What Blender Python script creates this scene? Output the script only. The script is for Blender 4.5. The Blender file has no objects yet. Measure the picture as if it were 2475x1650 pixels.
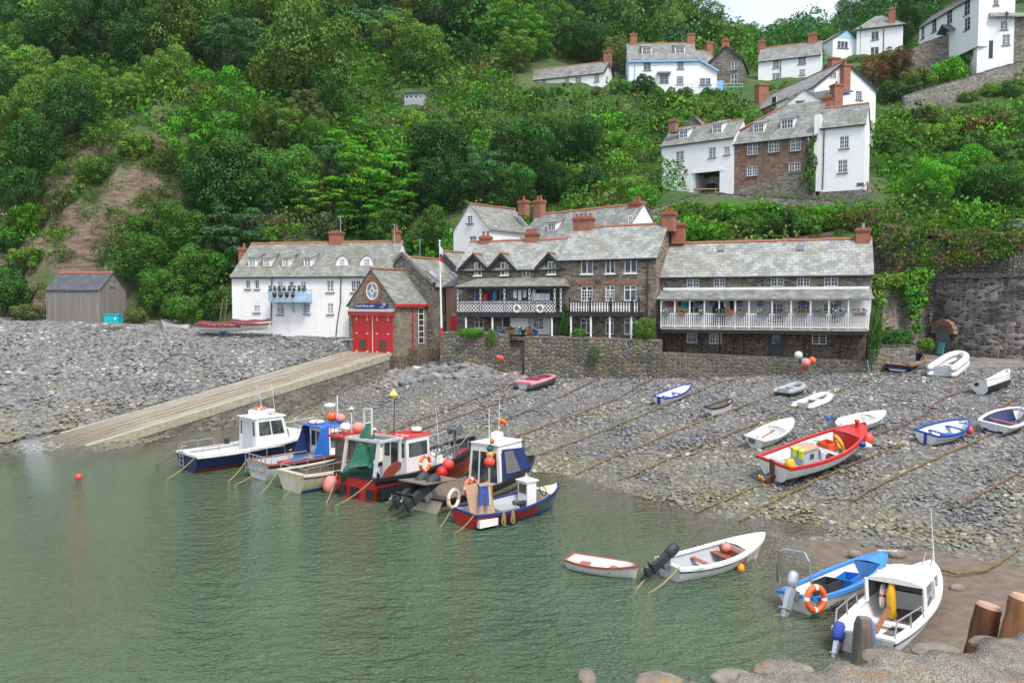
import bpy,math,random
import numpy as np
from mathutils import Vector,Matrix,noise as mnoise
R=math.radians
random.seed(7);rng=np.random.default_rng(11)
scene=bpy.context.scene
# ------------------------------------------------------------------ camera, sky, sun, exposure
F,CX,CY,CAMH=1925.0,1237.5,825.0,9.0
PITCH=math.atan(90/F)
cam_d=bpy.data.cameras.new("camera");cam=bpy.data.objects.new("camera",cam_d)
scene.collection.objects.link(cam);scene.camera=cam
cam_d.sensor_width=36;cam_d.lens=36*F/2475;cam_d.clip_start=0.1;cam_d.clip_end=3000
cam.location=(0,0,CAMH);cam.rotation_euler=(R(90)-PITCH,0,0)
SUN_EL,SUN_AZ=58,150
w=bpy.data.worlds.new("World");scene.world=w;w.use_nodes=True
nt=w.node_tree;bg=nt.nodes["Background"]
sky=nt.nodes.new("ShaderNodeTexSky");sky.sky_type='NISHITA';sky.sun_disc=False
sky.sun_elevation=R(SUN_EL);sky.sun_rotation=R(SUN_AZ);sky.air_density=1.0;sky.dust_density=5.0;sky.ozone_density=1.0
tcw=nt.nodes.new("ShaderNodeTexCoord");nzw=nt.nodes.new("ShaderNodeTexNoise");nzw.inputs["Scale"].default_value=2.2;nzw.inputs["Detail"].default_value=6
rpw=nt.nodes.new("ShaderNodeValToRGB");rpw.color_ramp.elements[0].position=.35;rpw.color_ramp.elements[1].position=.62;rpw.color_ramp.elements[0].color=(.2,.2,.2,1);rpw.color_ramp.elements[1].color=(.95,.95,.95,1)
mxw=nt.nodes.new("ShaderNodeMix");mxw.data_type='RGBA';mxw.inputs[7].default_value=(4.2,4.6,5.3,1)
nt.links.new(tcw.outputs["Generated"],nzw.inputs["Vector"]);nt.links.new(nzw.outputs[0],rpw.inputs[0]);nt.links.new(rpw.outputs[0],mxw.inputs[0]);nt.links.new(sky.outputs[0],mxw.inputs[6])
nt.links.new(mxw.outputs[2],bg.inputs[0]);bg.inputs[1].default_value=0.15
sun_d=bpy.data.lights.new("sun",'SUN');sun_d.energy=1.5;sun_d.angle=R(14);sun_d.color=(1,.96,.9)
sun=bpy.data.objects.new("sun",sun_d);scene.collection.objects.link(sun)
sun.rotation_euler=(R(90-SUN_EL),0,R(180-SUN_AZ))
scene.view_settings.view_transform='Standard';scene.view_settings.look='None'
scene.view_settings.exposure=0.9;scene.view_settings.gamma=1
scene.cycles.max_bounces=6;scene.cycles.diffuse_bounces=3;scene.cycles.glossy_bounces=3
scene.cycles.transparent_max_bounces=6;scene.cycles.caustics_reflective=False;scene.cycles.caustics_refractive=False
# ------------------------------------------------------------------ photo pixel -> real point
def ray(px,py):
 a,b=(px-CX)/F,-(py-CY)/F
 s,c=math.sin(PITCH),math.cos(PITCH)
 return Vector((a,c+b*s,-s+b*c))
def P(px,py,Y):
 d=ray(px,py);return Vector((0,0,CAMH))+d*(Y/d.y)
def PZ(px,py,z):
 d=ray(px,py);return Vector((0,0,CAMH))+d*((z-CAMH)/d.z)
def pix(p):
 s,c=math.sin(PITCH),math.cos(PITCH);x,y,z=p[0],p[1],p[2]-CAMH
 f=y*c-z*s;return(CX+F*x/f,CY-F*(y*s+z*c)/f)
 # ------------------------------------------------------------------ mesh builder
class MB:
 def __init__(s):s.v=[];s.f=[];s.m=[]
 def add(s,vs,fs,m=0):
  o=len(s.v);s.v+=[tuple(p)for p in vs];s.f+=[tuple(i+o for i in f)for f in fs];s.m+=[m]*len(fs);return s
 def quad(s,a,b,c,d,m=0):return s.add([a,b,c,d],[(0,1,2,3)],m)
 def poly(s,pts,m=0):return s.add(pts,[tuple(range(len(pts)))],m)
 def box(s,x0,y0,z0,x1,y1,z1,m=0):
  v=[(x0,y0,z0),(x1,y0,z0),(x1,y1,z0),(x0,y1,z0),(x0,y0,z1),(x1,y0,z1),(x1,y1,z1),(x0,y1,z1)]
  return s.add(v,[(3,2,1,0),(4,5,6,7),(0,1,5,4),(1,2,6,5),(2,3,7,6),(3,0,4,7)],m)
 def prism(s,bot,top,m=0,caps=True):
  n=len(bot);fs=[(i,(i+1)%n,(i+1)%n+n,i+n)for i in range(n)]
  if caps:fs+=[tuple(range(n-1,-1,-1)),tuple(range(n,2*n))]
  return s.add(list(bot)+list(top),fs,m)
 def tube(s,path,r,n=6,m=0,caps=True):
  path=[Vector(p)for p in path];rs=r if isinstance(r,(list,tuple))else[r]*len(path)
  rings=[];prev=None
  for i,p in enumerate(path):
   t=(path[min(i+1,len(path)-1)]-path[max(i-1,0)]).normalized()
   if prev is None:prev=t.orthogonal().normalized()
   a=(prev-t*prev.dot(t))
   a=a.normalized()if a.length>1e-6 else t.orthogonal().normalized()
   b=t.cross(a);prev=a
   rings.append([p+(a*math.cos(2*math.pi*k/n)+b*math.sin(2*math.pi*k/n))*rs[i]for k in range(n)])
  vs=[q for rg in rings for q in rg];fs=[]
  for i in range(len(path)-1):
   for k in range(n):
    k2=(k+1)%n;fs.append((i*n+k,i*n+k2,(i+1)*n+k2,(i+1)*n+k))
  if caps:fs+=[tuple(range(n-1,-1,-1)),tuple((len(path)-1)*n+k for k in range(n))]
  return s.add(vs,fs,m)
 def bar(s,a,b,w,h=None,m=0,up=(0,0,1)):
  a,b=Vector(a),Vector(b);t=(b-a).normalized();u=Vector(up)
  x=t.cross(u);x=x.normalized()if x.length>1e-4 else t.orthogonal().normalized()
  y=x.cross(t);h=h or w;x=x*w/2;y=y*h/2
  return s.prism([a-x-y,a+x-y,a+x+y,a-x+y],[b-x-y,b+x-y,b+x+y,b-x+y],m)
 def lathe(s,prof,c=(0,0,0),n=12,m=0,axis='z'):
  vs=[];fs=[]
  for(r,z)in prof:
   for k in range(n):
    a=2*math.pi*k/n;p=(r*math.cos(a),r*math.sin(a),z)
    if axis=='x':p=(p[2],p[0],p[1])
    if axis=='y':p=(p[0],p[2],p[1])
    vs.append((p[0]+c[0],p[1]+c[1],p[2]+c[2]))
  for i in range(len(prof)-1):
   for k in range(n):
    k2=(k+1)%n;fs.append((i*n+k,i*n+k2,(i+1)*n+k2,(i+1)*n+k))
  fs+=[tuple(range(n-1,-1,-1)),tuple((len(prof)-1)*n+k for k in range(n))]
  return s.add(vs,fs,m)
 def ball(s,c,r,n=14,m=0,sc=(1,1,1),rings=9):
  vs=[];fs=[]
  for i in range(rings+1):
   t=math.pi*i/rings
   for k in range(n):
    a=2*math.pi*k/n
    vs.append((c[0]+r*sc[0]*math.sin(t)*math.cos(a),c[1]+r*sc[1]*math.sin(t)*math.sin(a),c[2]-r*sc[2]*math.cos(t)))
  for i in range(rings):
   for k in range(n):
    k2=(k+1)%n;fs.append((i*n+k,i*n+k2,(i+1)*n+k2,(i+1)*n+k))
  return s.add(vs,fs,m)
 def torus(s,c,R_,r,nrm=(0,1,0),n=24,k=8,mats=None):
  nrm=Vector(nrm).normalized();a=nrm.orthogonal().normalized()
  if abs(nrm.z)<.9:a=Vector((0,0,1));a=(a-nrm*a.dot(nrm)).normalized()
  b=nrm.cross(a);c=Vector(c)
  vs=[]
  for i in range(n):
   t=2*math.pi*i/n;d=a*math.cos(t)+b*math.sin(t)
   for j in range(k):
    q=2*math.pi*j/k;vs.append(c+d*(R_+r*math.cos(q))+nrm*r*math.sin(q))
  for i in range(n):
   fs=[(i*k+j,((i+1)%n)*k+j,((i+1)%n)*k+(j+1)%k,i*k+(j+1)%k)for j in range(k)]
   if i==0:base=len(s.v);s.add(vs,fs,mats(i)if mats else 0)
   else:s.f+=[tuple(q+base for q in f)for f in fs];s.m+=[mats(i)if mats else 0]*k
  return s
 def build(s,name,mats,parent=None,smooth=False,loc=None):
  me=bpy.data.meshes.new(name);me.from_pydata([tuple(p)for p in s.v],[],s.f)
  for m in(mats if isinstance(mats,(list,tuple))else[mats]):me.materials.append(m)
  if max(s.m,default=0)>0:me.polygons.foreach_set("material_index",s.m)
  me.validate();autouv(me)
  if smooth:me.shade_smooth()
  return link(name,me,parent,loc)
def autouv(me):
 nf=len(me.polygons)
 if not nf:return
 nl=len(me.loops)
 co=np.zeros(len(me.vertices)*3);me.vertices.foreach_get("co",co);co=co.reshape(-1,3)
 nr=np.zeros(nf*3);me.polygons.foreach_get("normal",nr);nr=nr.reshape(-1,3)
 lv=np.zeros(nl,dtype=np.int32);me.loops.foreach_get("vertex_index",lv)
 tot=np.zeros(nf,dtype=np.int32);me.polygons.foreach_get("loop_total",tot)
 t=np.stack([-nr[:,1],nr[:,0],np.zeros(nf)],1);ln=np.linalg.norm(t,axis=1)
 flat=ln<.12
 t[flat]=(1,0,0);ln[flat]=1;t/=ln[:,None]
 b=np.cross(nr,t);b[flat]=(0,1,0)
 fi=np.repeat(np.arange(nf),tot);p=co[lv]
 uv=np.stack([(p*t[fi]).sum(1),(p*b[fi]).sum(1)],1)
 me.uv_layers.new(name="UVMap");me.uv_layers[0].data.foreach_set("uv",uv.astype(np.float32).ravel())
def link(name,me,parent=None,loc=None):
 o=bpy.data.objects.new(name,me);scene.collection.objects.link(o)
 if parent is not None:o.parent=parent
 if loc is not None:o.location=loc
 return o
def tag(o,label=None,cat=None,group=None,kind=None):
 if label:o["label"]=label
 if cat:o["category"]=cat
 if group:o["group"]=group
 if kind:o["kind"]=kind
 return o
def thing(name,label,cat,loc=(0,0,0),rot=(0,0,0),group=None):
 o=link(name,None,None,loc);o.rotation_euler=rot;o.empty_display_size=.2
 return tag(o,label,cat,group)
def copy_tree(o,parent=None):
 c=o.copy();scene.collection.objects.link(c)
 if parent is not None:c.parent=parent
 for ch in list(o.children):copy_tree(ch,c)
 return c
 # ------------------------------------------------------------------ materials
class NT:
 def __init__(s,name):
  s.m=bpy.data.materials.new(name);s.m.use_nodes=True;s.t=s.m.node_tree;s.t.nodes.clear()
  s.out=s.t.nodes.new("ShaderNodeOutputMaterial")
 def __call__(s,typ,*ins,**kw):
  n=s.t.nodes.new("ShaderNode"+typ)
  for k,v in kw.items():
   if k[0]=='_':setattr(n,k[1:],v)
  for i,v in enumerate(ins):
   if v is not None:s.put(n.inputs[i],v)
  for k,v in kw.items():
   if k[0]!='_':s.put(n.inputs[k.replace('_',' ')],v)
  return n
 def put(s,sock,v):
  if isinstance(v,bpy.types.Node):v=v.outputs[0]
  if isinstance(v,bpy.types.NodeSocket):s.t.links.new(v,sock);return
  if isinstance(v,(tuple,list))and len(v)==3 and sock.type=='RGBA':v=(*v,1)
  sock.default_value=v
 def mix(s,f,a,b,mode='MIX'):
  n=s.t.nodes.new("ShaderNodeMix");n.data_type='RGBA';n.blend_type=mode
  for i,v in((0,f),(6,a),(7,b)):s.put(n.inputs[i],v)
  return n.outputs[2]
 def ramp(s,f,stops,interp='LINEAR'):
  n=s.t.nodes.new("ShaderNodeValToRGB");s.put(n.inputs[0],f);n.color_ramp.interpolation=interp
  e=n.color_ramp.elements
  while len(e)<len(stops):e.new(.5)
  for el,(p,c)in zip(e,stops):
   el.position=p;el.color=(*c,1)if isinstance(c,tuple)else(c,c,c,1)
  return n.outputs[0]
 def math(s,op,a,b=None,clamp=False):
  n=s.t.nodes.new("ShaderNodeMath");n.operation=op;n.use_clamp=clamp;s.put(n.inputs[0],a)
  if b is not None:s.put(n.inputs[1],b)
  return n.outputs[0]
 def vmul(s,a,b):
  n=s.t.nodes.new("ShaderNodeVectorMath");n.operation='MULTIPLY';s.put(n.inputs[0],a);s.put(n.inputs[1],b);return n.outputs[0]
 def vadd(s,a,b):
  n=s.t.nodes.new("ShaderNodeVectorMath");n.operation='ADD';s.put(n.inputs[0],a);s.put(n.inputs[1],b);return n.outputs[0]
 def uv(s):return s("UVMap").outputs[0]
 def obj(s):return s("TexCoord").outputs["Object"]
 def pos(s):return s("NewGeometry").outputs["Position"]
 def noise(s,v,scale,detail=3,rough=.55,dim='3D'):
  return s("TexNoise",Vector=v,Scale=scale,Detail=detail,Roughness=rough,_noise_dimensions=dim)
 def fin(s,col,rough=.8,bump=None,bs=.3,dist=.02,**kw):
  p=s("BsdfPrincipled",Base_Color=col,Roughness=rough,**kw)
  if bump is not None:s.put(p.inputs["Normal"],s("Bump",Strength=bs,Distance=dist,Height=bump))
  s.t.links.new(p.outputs[0],s.out.inputs[0]);return s.m
MAT={}
def paint(name,c,rough=.45,var=.12,bump=.0,metal=0.0,dirt=None,streak=0):
 """painted / plain surface with slight tone variation and grime"""
 if name in MAT:return MAT[name]
 n=NT(name);v=n.obj()
 k=n.noise(v,3.0,4).outputs[0]
 d=dirt or tuple(x*.62 for x in c)
 col=n.mix(n.ramp(k,[(.42,0.0),(.75,var*3 if var*3<1 else 1.0)]),c,d)
 if streak:col=n.mix(n.math('MULTIPLY',n.ramp(n.noise(n.vmul(v,(5,5,.55)),1.5,5,.7).outputs[0],[(.52,0.0),(.7,1.0)]),streak),col,d)
 MAT[name]=n.fin(col,rough,n.noise(v,25,2).outputs[0],bump or .05,.01,Metallic=metal);return MAT[name]
def stone(name,su,sv,cols,mortar,edge=.07,distort=.12,bs=.8,stain=(.06,.055,.045),stain_a=.4,patch=None,dist=.05,lich=None):
 n=NT(name);uv=n.uv()
 q=n.noise(uv,2.2,2,dim='2D').outputs[1]
 uvd=n.vadd(uv,n.vmul(q,(distort,distort,0)))
 sc=n.vmul(uvd,(su,sv,1))
 v1=n("TexVoronoi",Vector=sc,Scale=1.0,Randomness=.85,_voronoi_dimensions='2D')
 ve=n("TexVoronoi",Vector=sc,Scale=1.0,Randomness=.85,_voronoi_dimensions='2D',_feature='DISTANCE_TO_EDGE')
 rnd=n("SeparateColor",v1.outputs["Color"]).outputs[0]
 c=n.ramp(rnd,cols)
 fine=n.noise(uv,9,4,.7,'2D').outputs[0]
 c=n.mix(n.ramp(fine,[(.3,.55),(.7,0.0)]),c,n.mix(1.0,c,(.45,.43,.4),'MULTIPLY'))
 em=n.ramp(ve.outputs[0],[(edge*.4,1.0),(edge,0.0)])
 c=n.mix(em,c,mortar)
 big=n.noise(uv,.35,4,.6,'2D').outputs[0]
 c=n.mix(n.math('MULTIPLY',n.ramp(big,[(.45,0.0),(.65,1.0)]),stain_a),c,stain)
 if lich:c=n.mix(n.math('MULTIPLY',n.ramp(n.noise(uv,1.1,5,.7,'2D').outputs[0],[(.56,0.0),(.66,1.0)]),.75),c,lich)
 h=n.math('ADD',n.ramp(ve.outputs[0],[(0,0.0),(edge*2.2,1.0)]),n.math('MULTIPLY',fine,.35))
 MAT[name]=n.fin(c,.88,h,bs,dist);return MAT[name]
def slate(name,c1,c2,gap,lich,bw=.42,rh=.3,la=.6,lthr=.5,moss=(.10,.10,.035),ma=.6):
 n=NT(name);uv=n.uv()
 uvd=n.vadd(uv,n.vmul(n.noise(uv,1.3,2,dim='2D').outputs[1],(.08,.08,0)))
 b=n("TexBrick",Vector=uvd,Color1=c1,Color2=c2,Mortar=gap,Scale=1.0,_offset=.5)
 for k,v in(("Mortar Size",.014),("Brick Width",bw),("Row Height",rh),("Mortar Smooth",.3),("Bias",0.0)):b.inputs[k].default_value=v
 b2=n("TexBrick",Vector=uvd,Color1=(0,0,0),Color2=(1,1,1),Mortar=(0,0,0),Scale=1.0,_offset=.5)
 for k,v in(("Mortar Size",.0),("Brick Width",bw),("Row Height",rh)):b2.inputs[k].default_value=v
 c=n.mix(n.ramp(b2.outputs[0],[(.0,.45),(.35,0.0),(.8,0.0),(1,.5)]),b.outputs[0],lich)
 k1=n.noise(uv,1.0,6,.72,'2D').outputs[0]
 c=n.mix(n.math('MULTIPLY',n.ramp(k1,[(lthr,0.0),(lthr+.14,1.0)]),la),c,lich)
 k2=n.noise(n.vmul(uv,(1,.35,1)),.7,5,.65,'2D').outputs[0]
 c=n.mix(n.math('MULTIPLY',n.ramp(k2,[(.54,0.0),(.68,1.0)]),ma),c,moss)
 c=n.mix(n.ramp(b.outputs[1],[(.2,0.0),(.8,.8)]),c,gap)
 row=n.math('FRACT',n.math('DIVIDE',n("SeparateXYZ",uvd).outputs[1],rh))
 h=n.math('ADD',n.math('MULTIPLY',row,-1.0),n.math('MULTIPLY',k1,.5))
 MAT[name]=n.fin(c,.62,h,.7,.03);return MAT[name]
def brickmat(name,c1,c2,mortar,bw=.23,rh=.08,stain=.5):
 n=NT(name);uv=n.uv()
 uvd=n.vadd(uv,n.vmul(n.noise(uv,3,2,dim='2D').outputs[1],(.02,.02,0)))
 b=n("TexBrick",Vector=uvd,Color1=c1,Color2=c2,Mortar=mortar,Scale=1.0,_offset=.5)
 for k,v in(("Mortar Size",.009),("Brick Width",bw),("Row Height",rh),("Bias",-.1)):b.inputs[k].default_value=v
 k1=n.noise(uv,1.6,5,.7,'2D').outputs[0]
 c=n.mix(n.math('MULTIPLY',n.ramp(k1,[(.45,0.0),(.7,1.0)]),stain),b.outputs[0],tuple(x*.45 for x in c1))
 MAT[name]=n.fin(c,.85,n.math('MULTIPLY',b.outputs[1],-1.0),.4,.02);return MAT[name]
def white_wall(name,c=(.80,.80,.785),low=(.55,.53,.47),amt=.35,rub=2.6):
 n=NT(name);uv=n.uv()
 k1=n.noise(n.vmul(uv,(1,.45,1)),.9,5,.65,'2D').outputs[0]
 col=n.mix(n.math('MULTIPLY',n.ramp(k1,[(.5,0.0),(.78,1.0)]),amt),c,low)
 ve=n("TexVoronoi",Vector=n.vmul(uv,(rub,rub*2.1,1)),Scale=1.0,_voronoi_dimensions='2D',_feature='SMOOTH_F1')
 h=n.math('ADD',n.math('MULTIPLY',ve.outputs[0],-.8),n.noise(uv,4,3,dim='2D').outputs[0])
 MAT[name]=n.fin(col,.75,h,.35,.04);return MAT[name]
def wood(name,c,c2,sx=1.0,sy=12.0,plank=None,rough=.8):
 n=NT(name);uv=n.uv()
 k=n.noise(n.vmul(uv,(sy,sx,1)),1.0,5,.65,'2D').outputs[0]
 col=n.mix(n.ramp(k,[(.35,0.0),(.7,1.0)]),c,c2);h=k
 if plank:
  u=n.math('DIVIDE',n("SeparateXYZ",uv).outputs[0],plank)
  e=n.ramp(n.math('FRACT',u),[(0,1.0),(.07,0.0),(.93,0.0),(1,1.0)])
  wn=n("TexWhiteNoise",W=n.math('FLOOR',u),_noise_dimensions='1D').outputs[0]
  col=n.mix(n.ramp(wn,[(0,0.0),(1,.5)]),col,tuple(x*.5 for x in c))
  col=n.mix(e,col,tuple(x*.25 for x in c));h=n.math('SUBTRACT',k,e)
 MAT[name]=n.fin(col,rough,h,.5,.02);return MAT[name]
def glass(name,c=(.022,.026,.032),rough=.06,var=(.09,.10,.12)):
 n=NT(name);k=n.noise(n.pos(),1.1,2).outputs[0]
 MAT[name]=n.fin(n.mix(n.ramp(k,[(.45,0.0),(.6,1.0)]),c,var),rough,Specular_IOR_Level=.8);return MAT[name]
def rustmat(name,c=(.16,.075,.035),c2=(.06,.035,.022)):
 n=NT(name);k=n.noise(n.pos(),3.0,5,.7).outputs[0]
 MAT[name]=n.fin(n.mix(n.ramp(k,[(.35,0.0),(.65,1.0)]),c,c2),.95,n.noise(n.pos(),18,3).outputs[0],.8,.03);return MAT[name]
slate('slate_grey',(.20,.21,.195),(.13,.138,.135),(.045,.047,.045),(.34,.35,.315),la=.55)
slate('slate_pale',(.25,.265,.25),(.165,.175,.17),(.055,.057,.055),(.40,.41,.375),bw=.5,rh=.34,la=.7,lthr=.47,moss=(.2,.19,.1),ma=.35)
slate('slate_mossy',(.205,.213,.19),(.14,.147,.132),(.045,.047,.04),(.34,.35,.295),la=.5,moss=(.12,.125,.05),ma=.6)
slate('slate_dark',(.085,.09,.10),(.06,.065,.075),(.03,.03,.035),(.14,.145,.15),la=.3,lthr=.56,ma=.1)
brickmat('brick_red',(.36,.115,.06),(.27,.08,.045),(.30,.22,.17))
brickmat('brick_old',(.30,.13,.085),(.20,.10,.07),(.32,.27,.22),stain=.35)
stone('rubble_brown',2.6,5.2,[(0,(.10,.083,.066)),(.3,(.20,.16,.118)),(.6,(.26,.232,.185)),(.85,(.31,.245,.168)),(1,(.38,.355,.30))],(.27,.245,.20),edge=.06,stain_a=.25)
stone('brick_rubble',3.4,7.5,[(0,(.13,.06,.04)),(.35,(.24,.115,.075)),(.65,(.28,.16,.11)),(.85,(.22,.18,.14)),(1,(.34,.30,.26))],(.26,.21,.17),edge=.06,stain=(.16,.13,.10),stain_a=.5)
stone('rubble_grey',2.8,5.5,[(0,(.085,.08,.067)),(.4,(.18,.163,.134)),(.8,(.26,.237,.2)),(1,(.37,.34,.29))],(.28,.26,.22),edge=.07,lich=(.28,.24,.13))
stone('rubble_dark',2.4,6.0,[(0,(.05,.04,.03)),(.4,(.105,.078,.054)),(.8,(.165,.12,.08)),(1,(.21,.17,.13))],(.34,.28,.20),edge=.07,stain_a=.3)
stone('ashlar_mixed',4.2,5.6,[(0,(.09,.078,.062)),(.35,(.19,.15,.105)),(.7,(.25,.22,.175)),(1,(.31,.26,.185))],(.48,.42,.33),edge=.09,distort=.05,stain_a=.25)
stone('cobble_wall',2.5,2.9,[(0,(.095,.095,.08)),(.4,(.16,.155,.13)),(.7,(.205,.195,.165)),(1,(.28,.255,.21))],(.13,.12,.09),edge=.11,bs=.9,dist=.1,distort=.2,lich=(.26,.20,.07))
stone('cobble_mortar',2.7,3.4,[(0,(.08,.07,.06)),(.4,(.13,.12,.105)),(.8,(.18,.165,.145)),(1,(.22,.2,.17))],(.33,.285,.21),edge=.09,bs=1.0,dist=.1,distort=.2,stain_a=.2)
stone('dry_stone',2.6,3.4,[(0,(.07,.065,.055)),(.4,(.125,.12,.10)),(.8,(.17,.165,.145)),(1,(.25,.24,.21))],(.035,.033,.027),edge=.09,bs=1.0,dist=.1,lich=(.16,.16,.07))
stone('kiln_stone',2.2,4.4,[(0,(.035,.033,.036)),(.35,(.10,.09,.085)),(.7,(.20,.18,.16)),(1,(.34,.31,.28))],(.30,.27,.24),edge=.08,stain=(.025,.024,.03),stain_a=.85,bs=.9)
stone('path_wall',2.4,4.6,[(0,(.12,.11,.10)),(.5,(.24,.22,.20)),(1,(.36,.34,.31))],(.27,.25,.22),edge=.07,lich=(.2,.2,.11))
white_wall('white_wall');white_wall('white_render',(.80,.81,.815),(.6,.6,.58),.2,.8)
white_wall('white_stained',(.76,.755,.72),(.45,.41,.32),.6,2.2);white_wall('grey_render',(.62,.63,.63),(.42,.42,.4),.4,.8)
paint('white_paint',(.80,.80,.79),.4,.06);paint('black_paint',(.02,.021,.025),.45);paint('terracotta',(.34,.125,.07),.8,.3)
paint('red_paint',(.56,.018,.016),.4,.07);paint('dark_red',(.20,.028,.02),.55);paint('pale_blue',(.34,.55,.70),.5,.08)
paint('lead',(.30,.32,.33),.6);paint('grey_paint',(.36,.38,.40),.5);paint('sky_blue_trim',(.22,.42,.72),.5)
paint('door_navy',(.025,.032,.045),.5);paint('steel',(.45,.47,.48),.35,metal=.7);paint('dark_steel',(.13,.14,.15),.5)
paint('teal_bin',(.01,.42,.48),.45);paint('slate_sill',(.10,.105,.11),.7);paint('curtain_cream',(.62,.40,.22),.9)
glass('window_glass');glass('boat_glass',(.03,.04,.045),.05,(.10,.12,.12));glass('skylight_glass',(.16,.19,.22),.1,(.3,.34,.38))
wood('grey_planks',(.29,.265,.235),(.16,.145,.13),.5,9,.22);wood('brown_wood',(.20,.10,.05),(.11,.055,.03))
wood('ply_wood',(.46,.30,.20),(.38,.25,.17));wood('old_wood',(.20,.16,.12),(.10,.085,.07));wood('bark_brown',(.17,.06,.025),(.05,.025,.015),1.2,8)
wood('bark_orange',(.33,.145,.06),(.15,.06,.025),1.2,7);rustmat('rust',(.21,.11,.055),(.09,.05,.03));rustmat('rust_orange',(.30,.10,.03),(.14,.05,.02));rustmat('weedy_chain',(.22,.155,.05),(.12,.085,.035))
paint('rope_tan',(.30,.24,.12),.9);paint('rope_pale',(.48,.44,.36),.9);paint('rope_teal',(.08,.36,.32),.8)
# ------------------------------------------------------------------ terrain surfaces (thin-plate fits through measured points)
def tps(pts,lam=.02):
 p=np.array([(a[0],a[1])for a in pts]);z=np.array([a[2]for a in pts]);n=len(p)
 def U(d2):return np.where(d2>1e-9,d2*np.log(np.maximum(d2,1e-9))*.5,0)
 A=np.zeros((n+3,n+3));A[:n,:n]=U(((p[:,None]-p[None])**2).sum(2))+lam*n*np.eye(n)
 A[:n,n]=1;A[:n,n+1:]=p;A[n,:n]=1;A[n+1:,:n]=p.T
 w_=np.linalg.solve(A,np.concatenate([z,[0,0,0]]))
 def f(x,y):
  x=np.asarray(x,float);y=np.asarray(y,float);s=x.shape;q=np.stack([x.ravel(),y.ravel()],1);r=np.zeros(len(q))
  for i in range(0,len(q),4000):
   k=q[i:i+4000];r[i:i+4000]=U(((k[:,None]-p[None])**2).sum(2))@w_[:n]+w_[n]+k@w_[n+1:]
  return r.reshape(s)
 return f
def pts3(L):return[tuple(P(*a))for a in L]
hill_f=tps(pts3([(-250,775,88),(0,768,86),(200,745,86),(420,765,86),(600,765,86),(760,740,87),(950,735,88),(1100,640,86),(1300,610,88),(1500,590,84),(1630,585,77),(1850,575,74),(2000,572,72),(2110,545,72),(2250,560,72),(2475,575,70),(2600,575,70),(1620,505,86),(1850,500,82),(2080,515,80),(2200,520,78),(2475,560,74),(150,345,98),(350,320,98),(60,560,91),(240,560,91),(380,560,92),(450,300,102),(200,270,107),(380,235,109),(520,225,112),(-100,480,100),(0,380,106),(700,480,97),(700,260,118),(1000,450,101),(1000,240,127),(1000,110,150),(0,40,145),(600,-20,150),(1200,-10,165),(300,-330,210),(900,-330,215),(1300,-240,215),(1280,218,130),(1480,218,129),(1400,310,119),(1350,440,104),(1480,400,106),(1530,470,96),(1600,218,131),(1700,225,131),(1700,290,119),(1620,462,94),(1720,470,92.5),(1880,478,88.5),(2000,478,86),(2120,470,86),(1850,260,118),(1840,190,134),(1950,190,128),(2090,140,145),(2140,250,113),(2200,310,107),(2300,400,98),(2250,490,84),(2400,500,84),(2400,245,109),(2475,165,116),(2330,130,124),(2300,90,148),(2200,90,155),(1500,60,185),(1650,110,230),(1850,110,265),(2000,90,265),(2150,40,230),(2475,-60,190),(2475,-60,260),(1700,175,330),(2000,170,330),(1300,-200,300),(2600,-100,300)]),.004)
def slip_t(x,y):return((x+10.9)*(-16.0)+(y-70.2)*(-20.7))/(16.0**2+20.7**2)
SA,SB=Vector((-10.9,70.2,4.55)),Vector((-27.1,49.4,-.05))
SD=(SB-SA);SD.z=0;SD.normalize();SN=Vector((-SD.y,SD.x,0))
if SN.x<0:SN=-SN
def slip_side(x,y):return(x-SA.x)*SN.x+(y-SA.y)*SN.y
def z0(px,py,z=0.0,off=0):p=PZ(px,py,0);return(p.x,p.y,z)
rb=[z0(*a)for a in[(240,1092),(400,1063),(572,1036),(640,1045),(760,1075),(900,1100),(1050,1118),(1200,1132),(1370,1156),(1500,1192),(1700,1248),(1830,1300),(1900,1365),(1985,1450),(2060,1540)]]
rb+=[z0(px,py,-1.0)for px,py in[(420,1130),(700,1140),(900,1200),(1100,1240),(1300,1280),(1500,1330)]]
rb+=[z0(px,py,-.8)for px,py in[(1700,1400),(1800,1500),(1800,1600)]]
rb+=[z0(px,py,-2.5)for px,py in[(300,1250),(900,1400),(1400,1500)]]
rb+=pts3([(750,1000,62),(850,960,64),(960,918,67),(1040,892,69),(1130,880,68.5),(1250,905,67.5),(1420,908,65.2),(1590,912,63),(1850,907,61),(2100,900,58.6),(2300,886,57),(2475,884,56)])
rb+=[(20,75,4.2),(0,78,4.6),(35,70,4.5),(-6,78,4.6)]
rb+=[z0(px,py,zz)for px,py,zz in[(2250,1400,.25),(2350,1480,.3),(2475,1560,.4),(2150,1350,.35)]]
rb+=pts3([(2300,1330,27.8),(2475,1320,28.2),(1950,1290,31),(1700,1130,40.3),(2000,1150,37.5),(2300,1150,35.6),(2475,1150,35.6),(2475,1000,45.5),(2200,1000,46.5),(1850,1000,48.5)])
rbeach_f=tps(rb,.001)
lb=[z0(*a)for a in[(-200,1062),(0,1068),(80,1078),(180,1092)]]+[z0(px,py,-1.5)for px,py in[(-200,1150),(0,1180),(120,1230)]]
lb+=pts3([(-200,900,65),(0,905,65),(200,905,65),(400,920,64),(-200,782,80),(0,779,80),(200,782,79.5),(400,790,79),(550,803,77.5),(700,810,76.5),(835,822,75),(-200,768,87),(300,768,86),(600,790,84),(300,980,58.5),(160,1045,53.5)])
for t_ in range(0,27,3):k_=SA+SD*t_-SN*6.1;lb.append((k_.x,k_.y,SA.z+(SB.z-SA.z)*t_/(SB-SA).xy.length+.02))
lbeach_f=tps(lb,.001)
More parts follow.
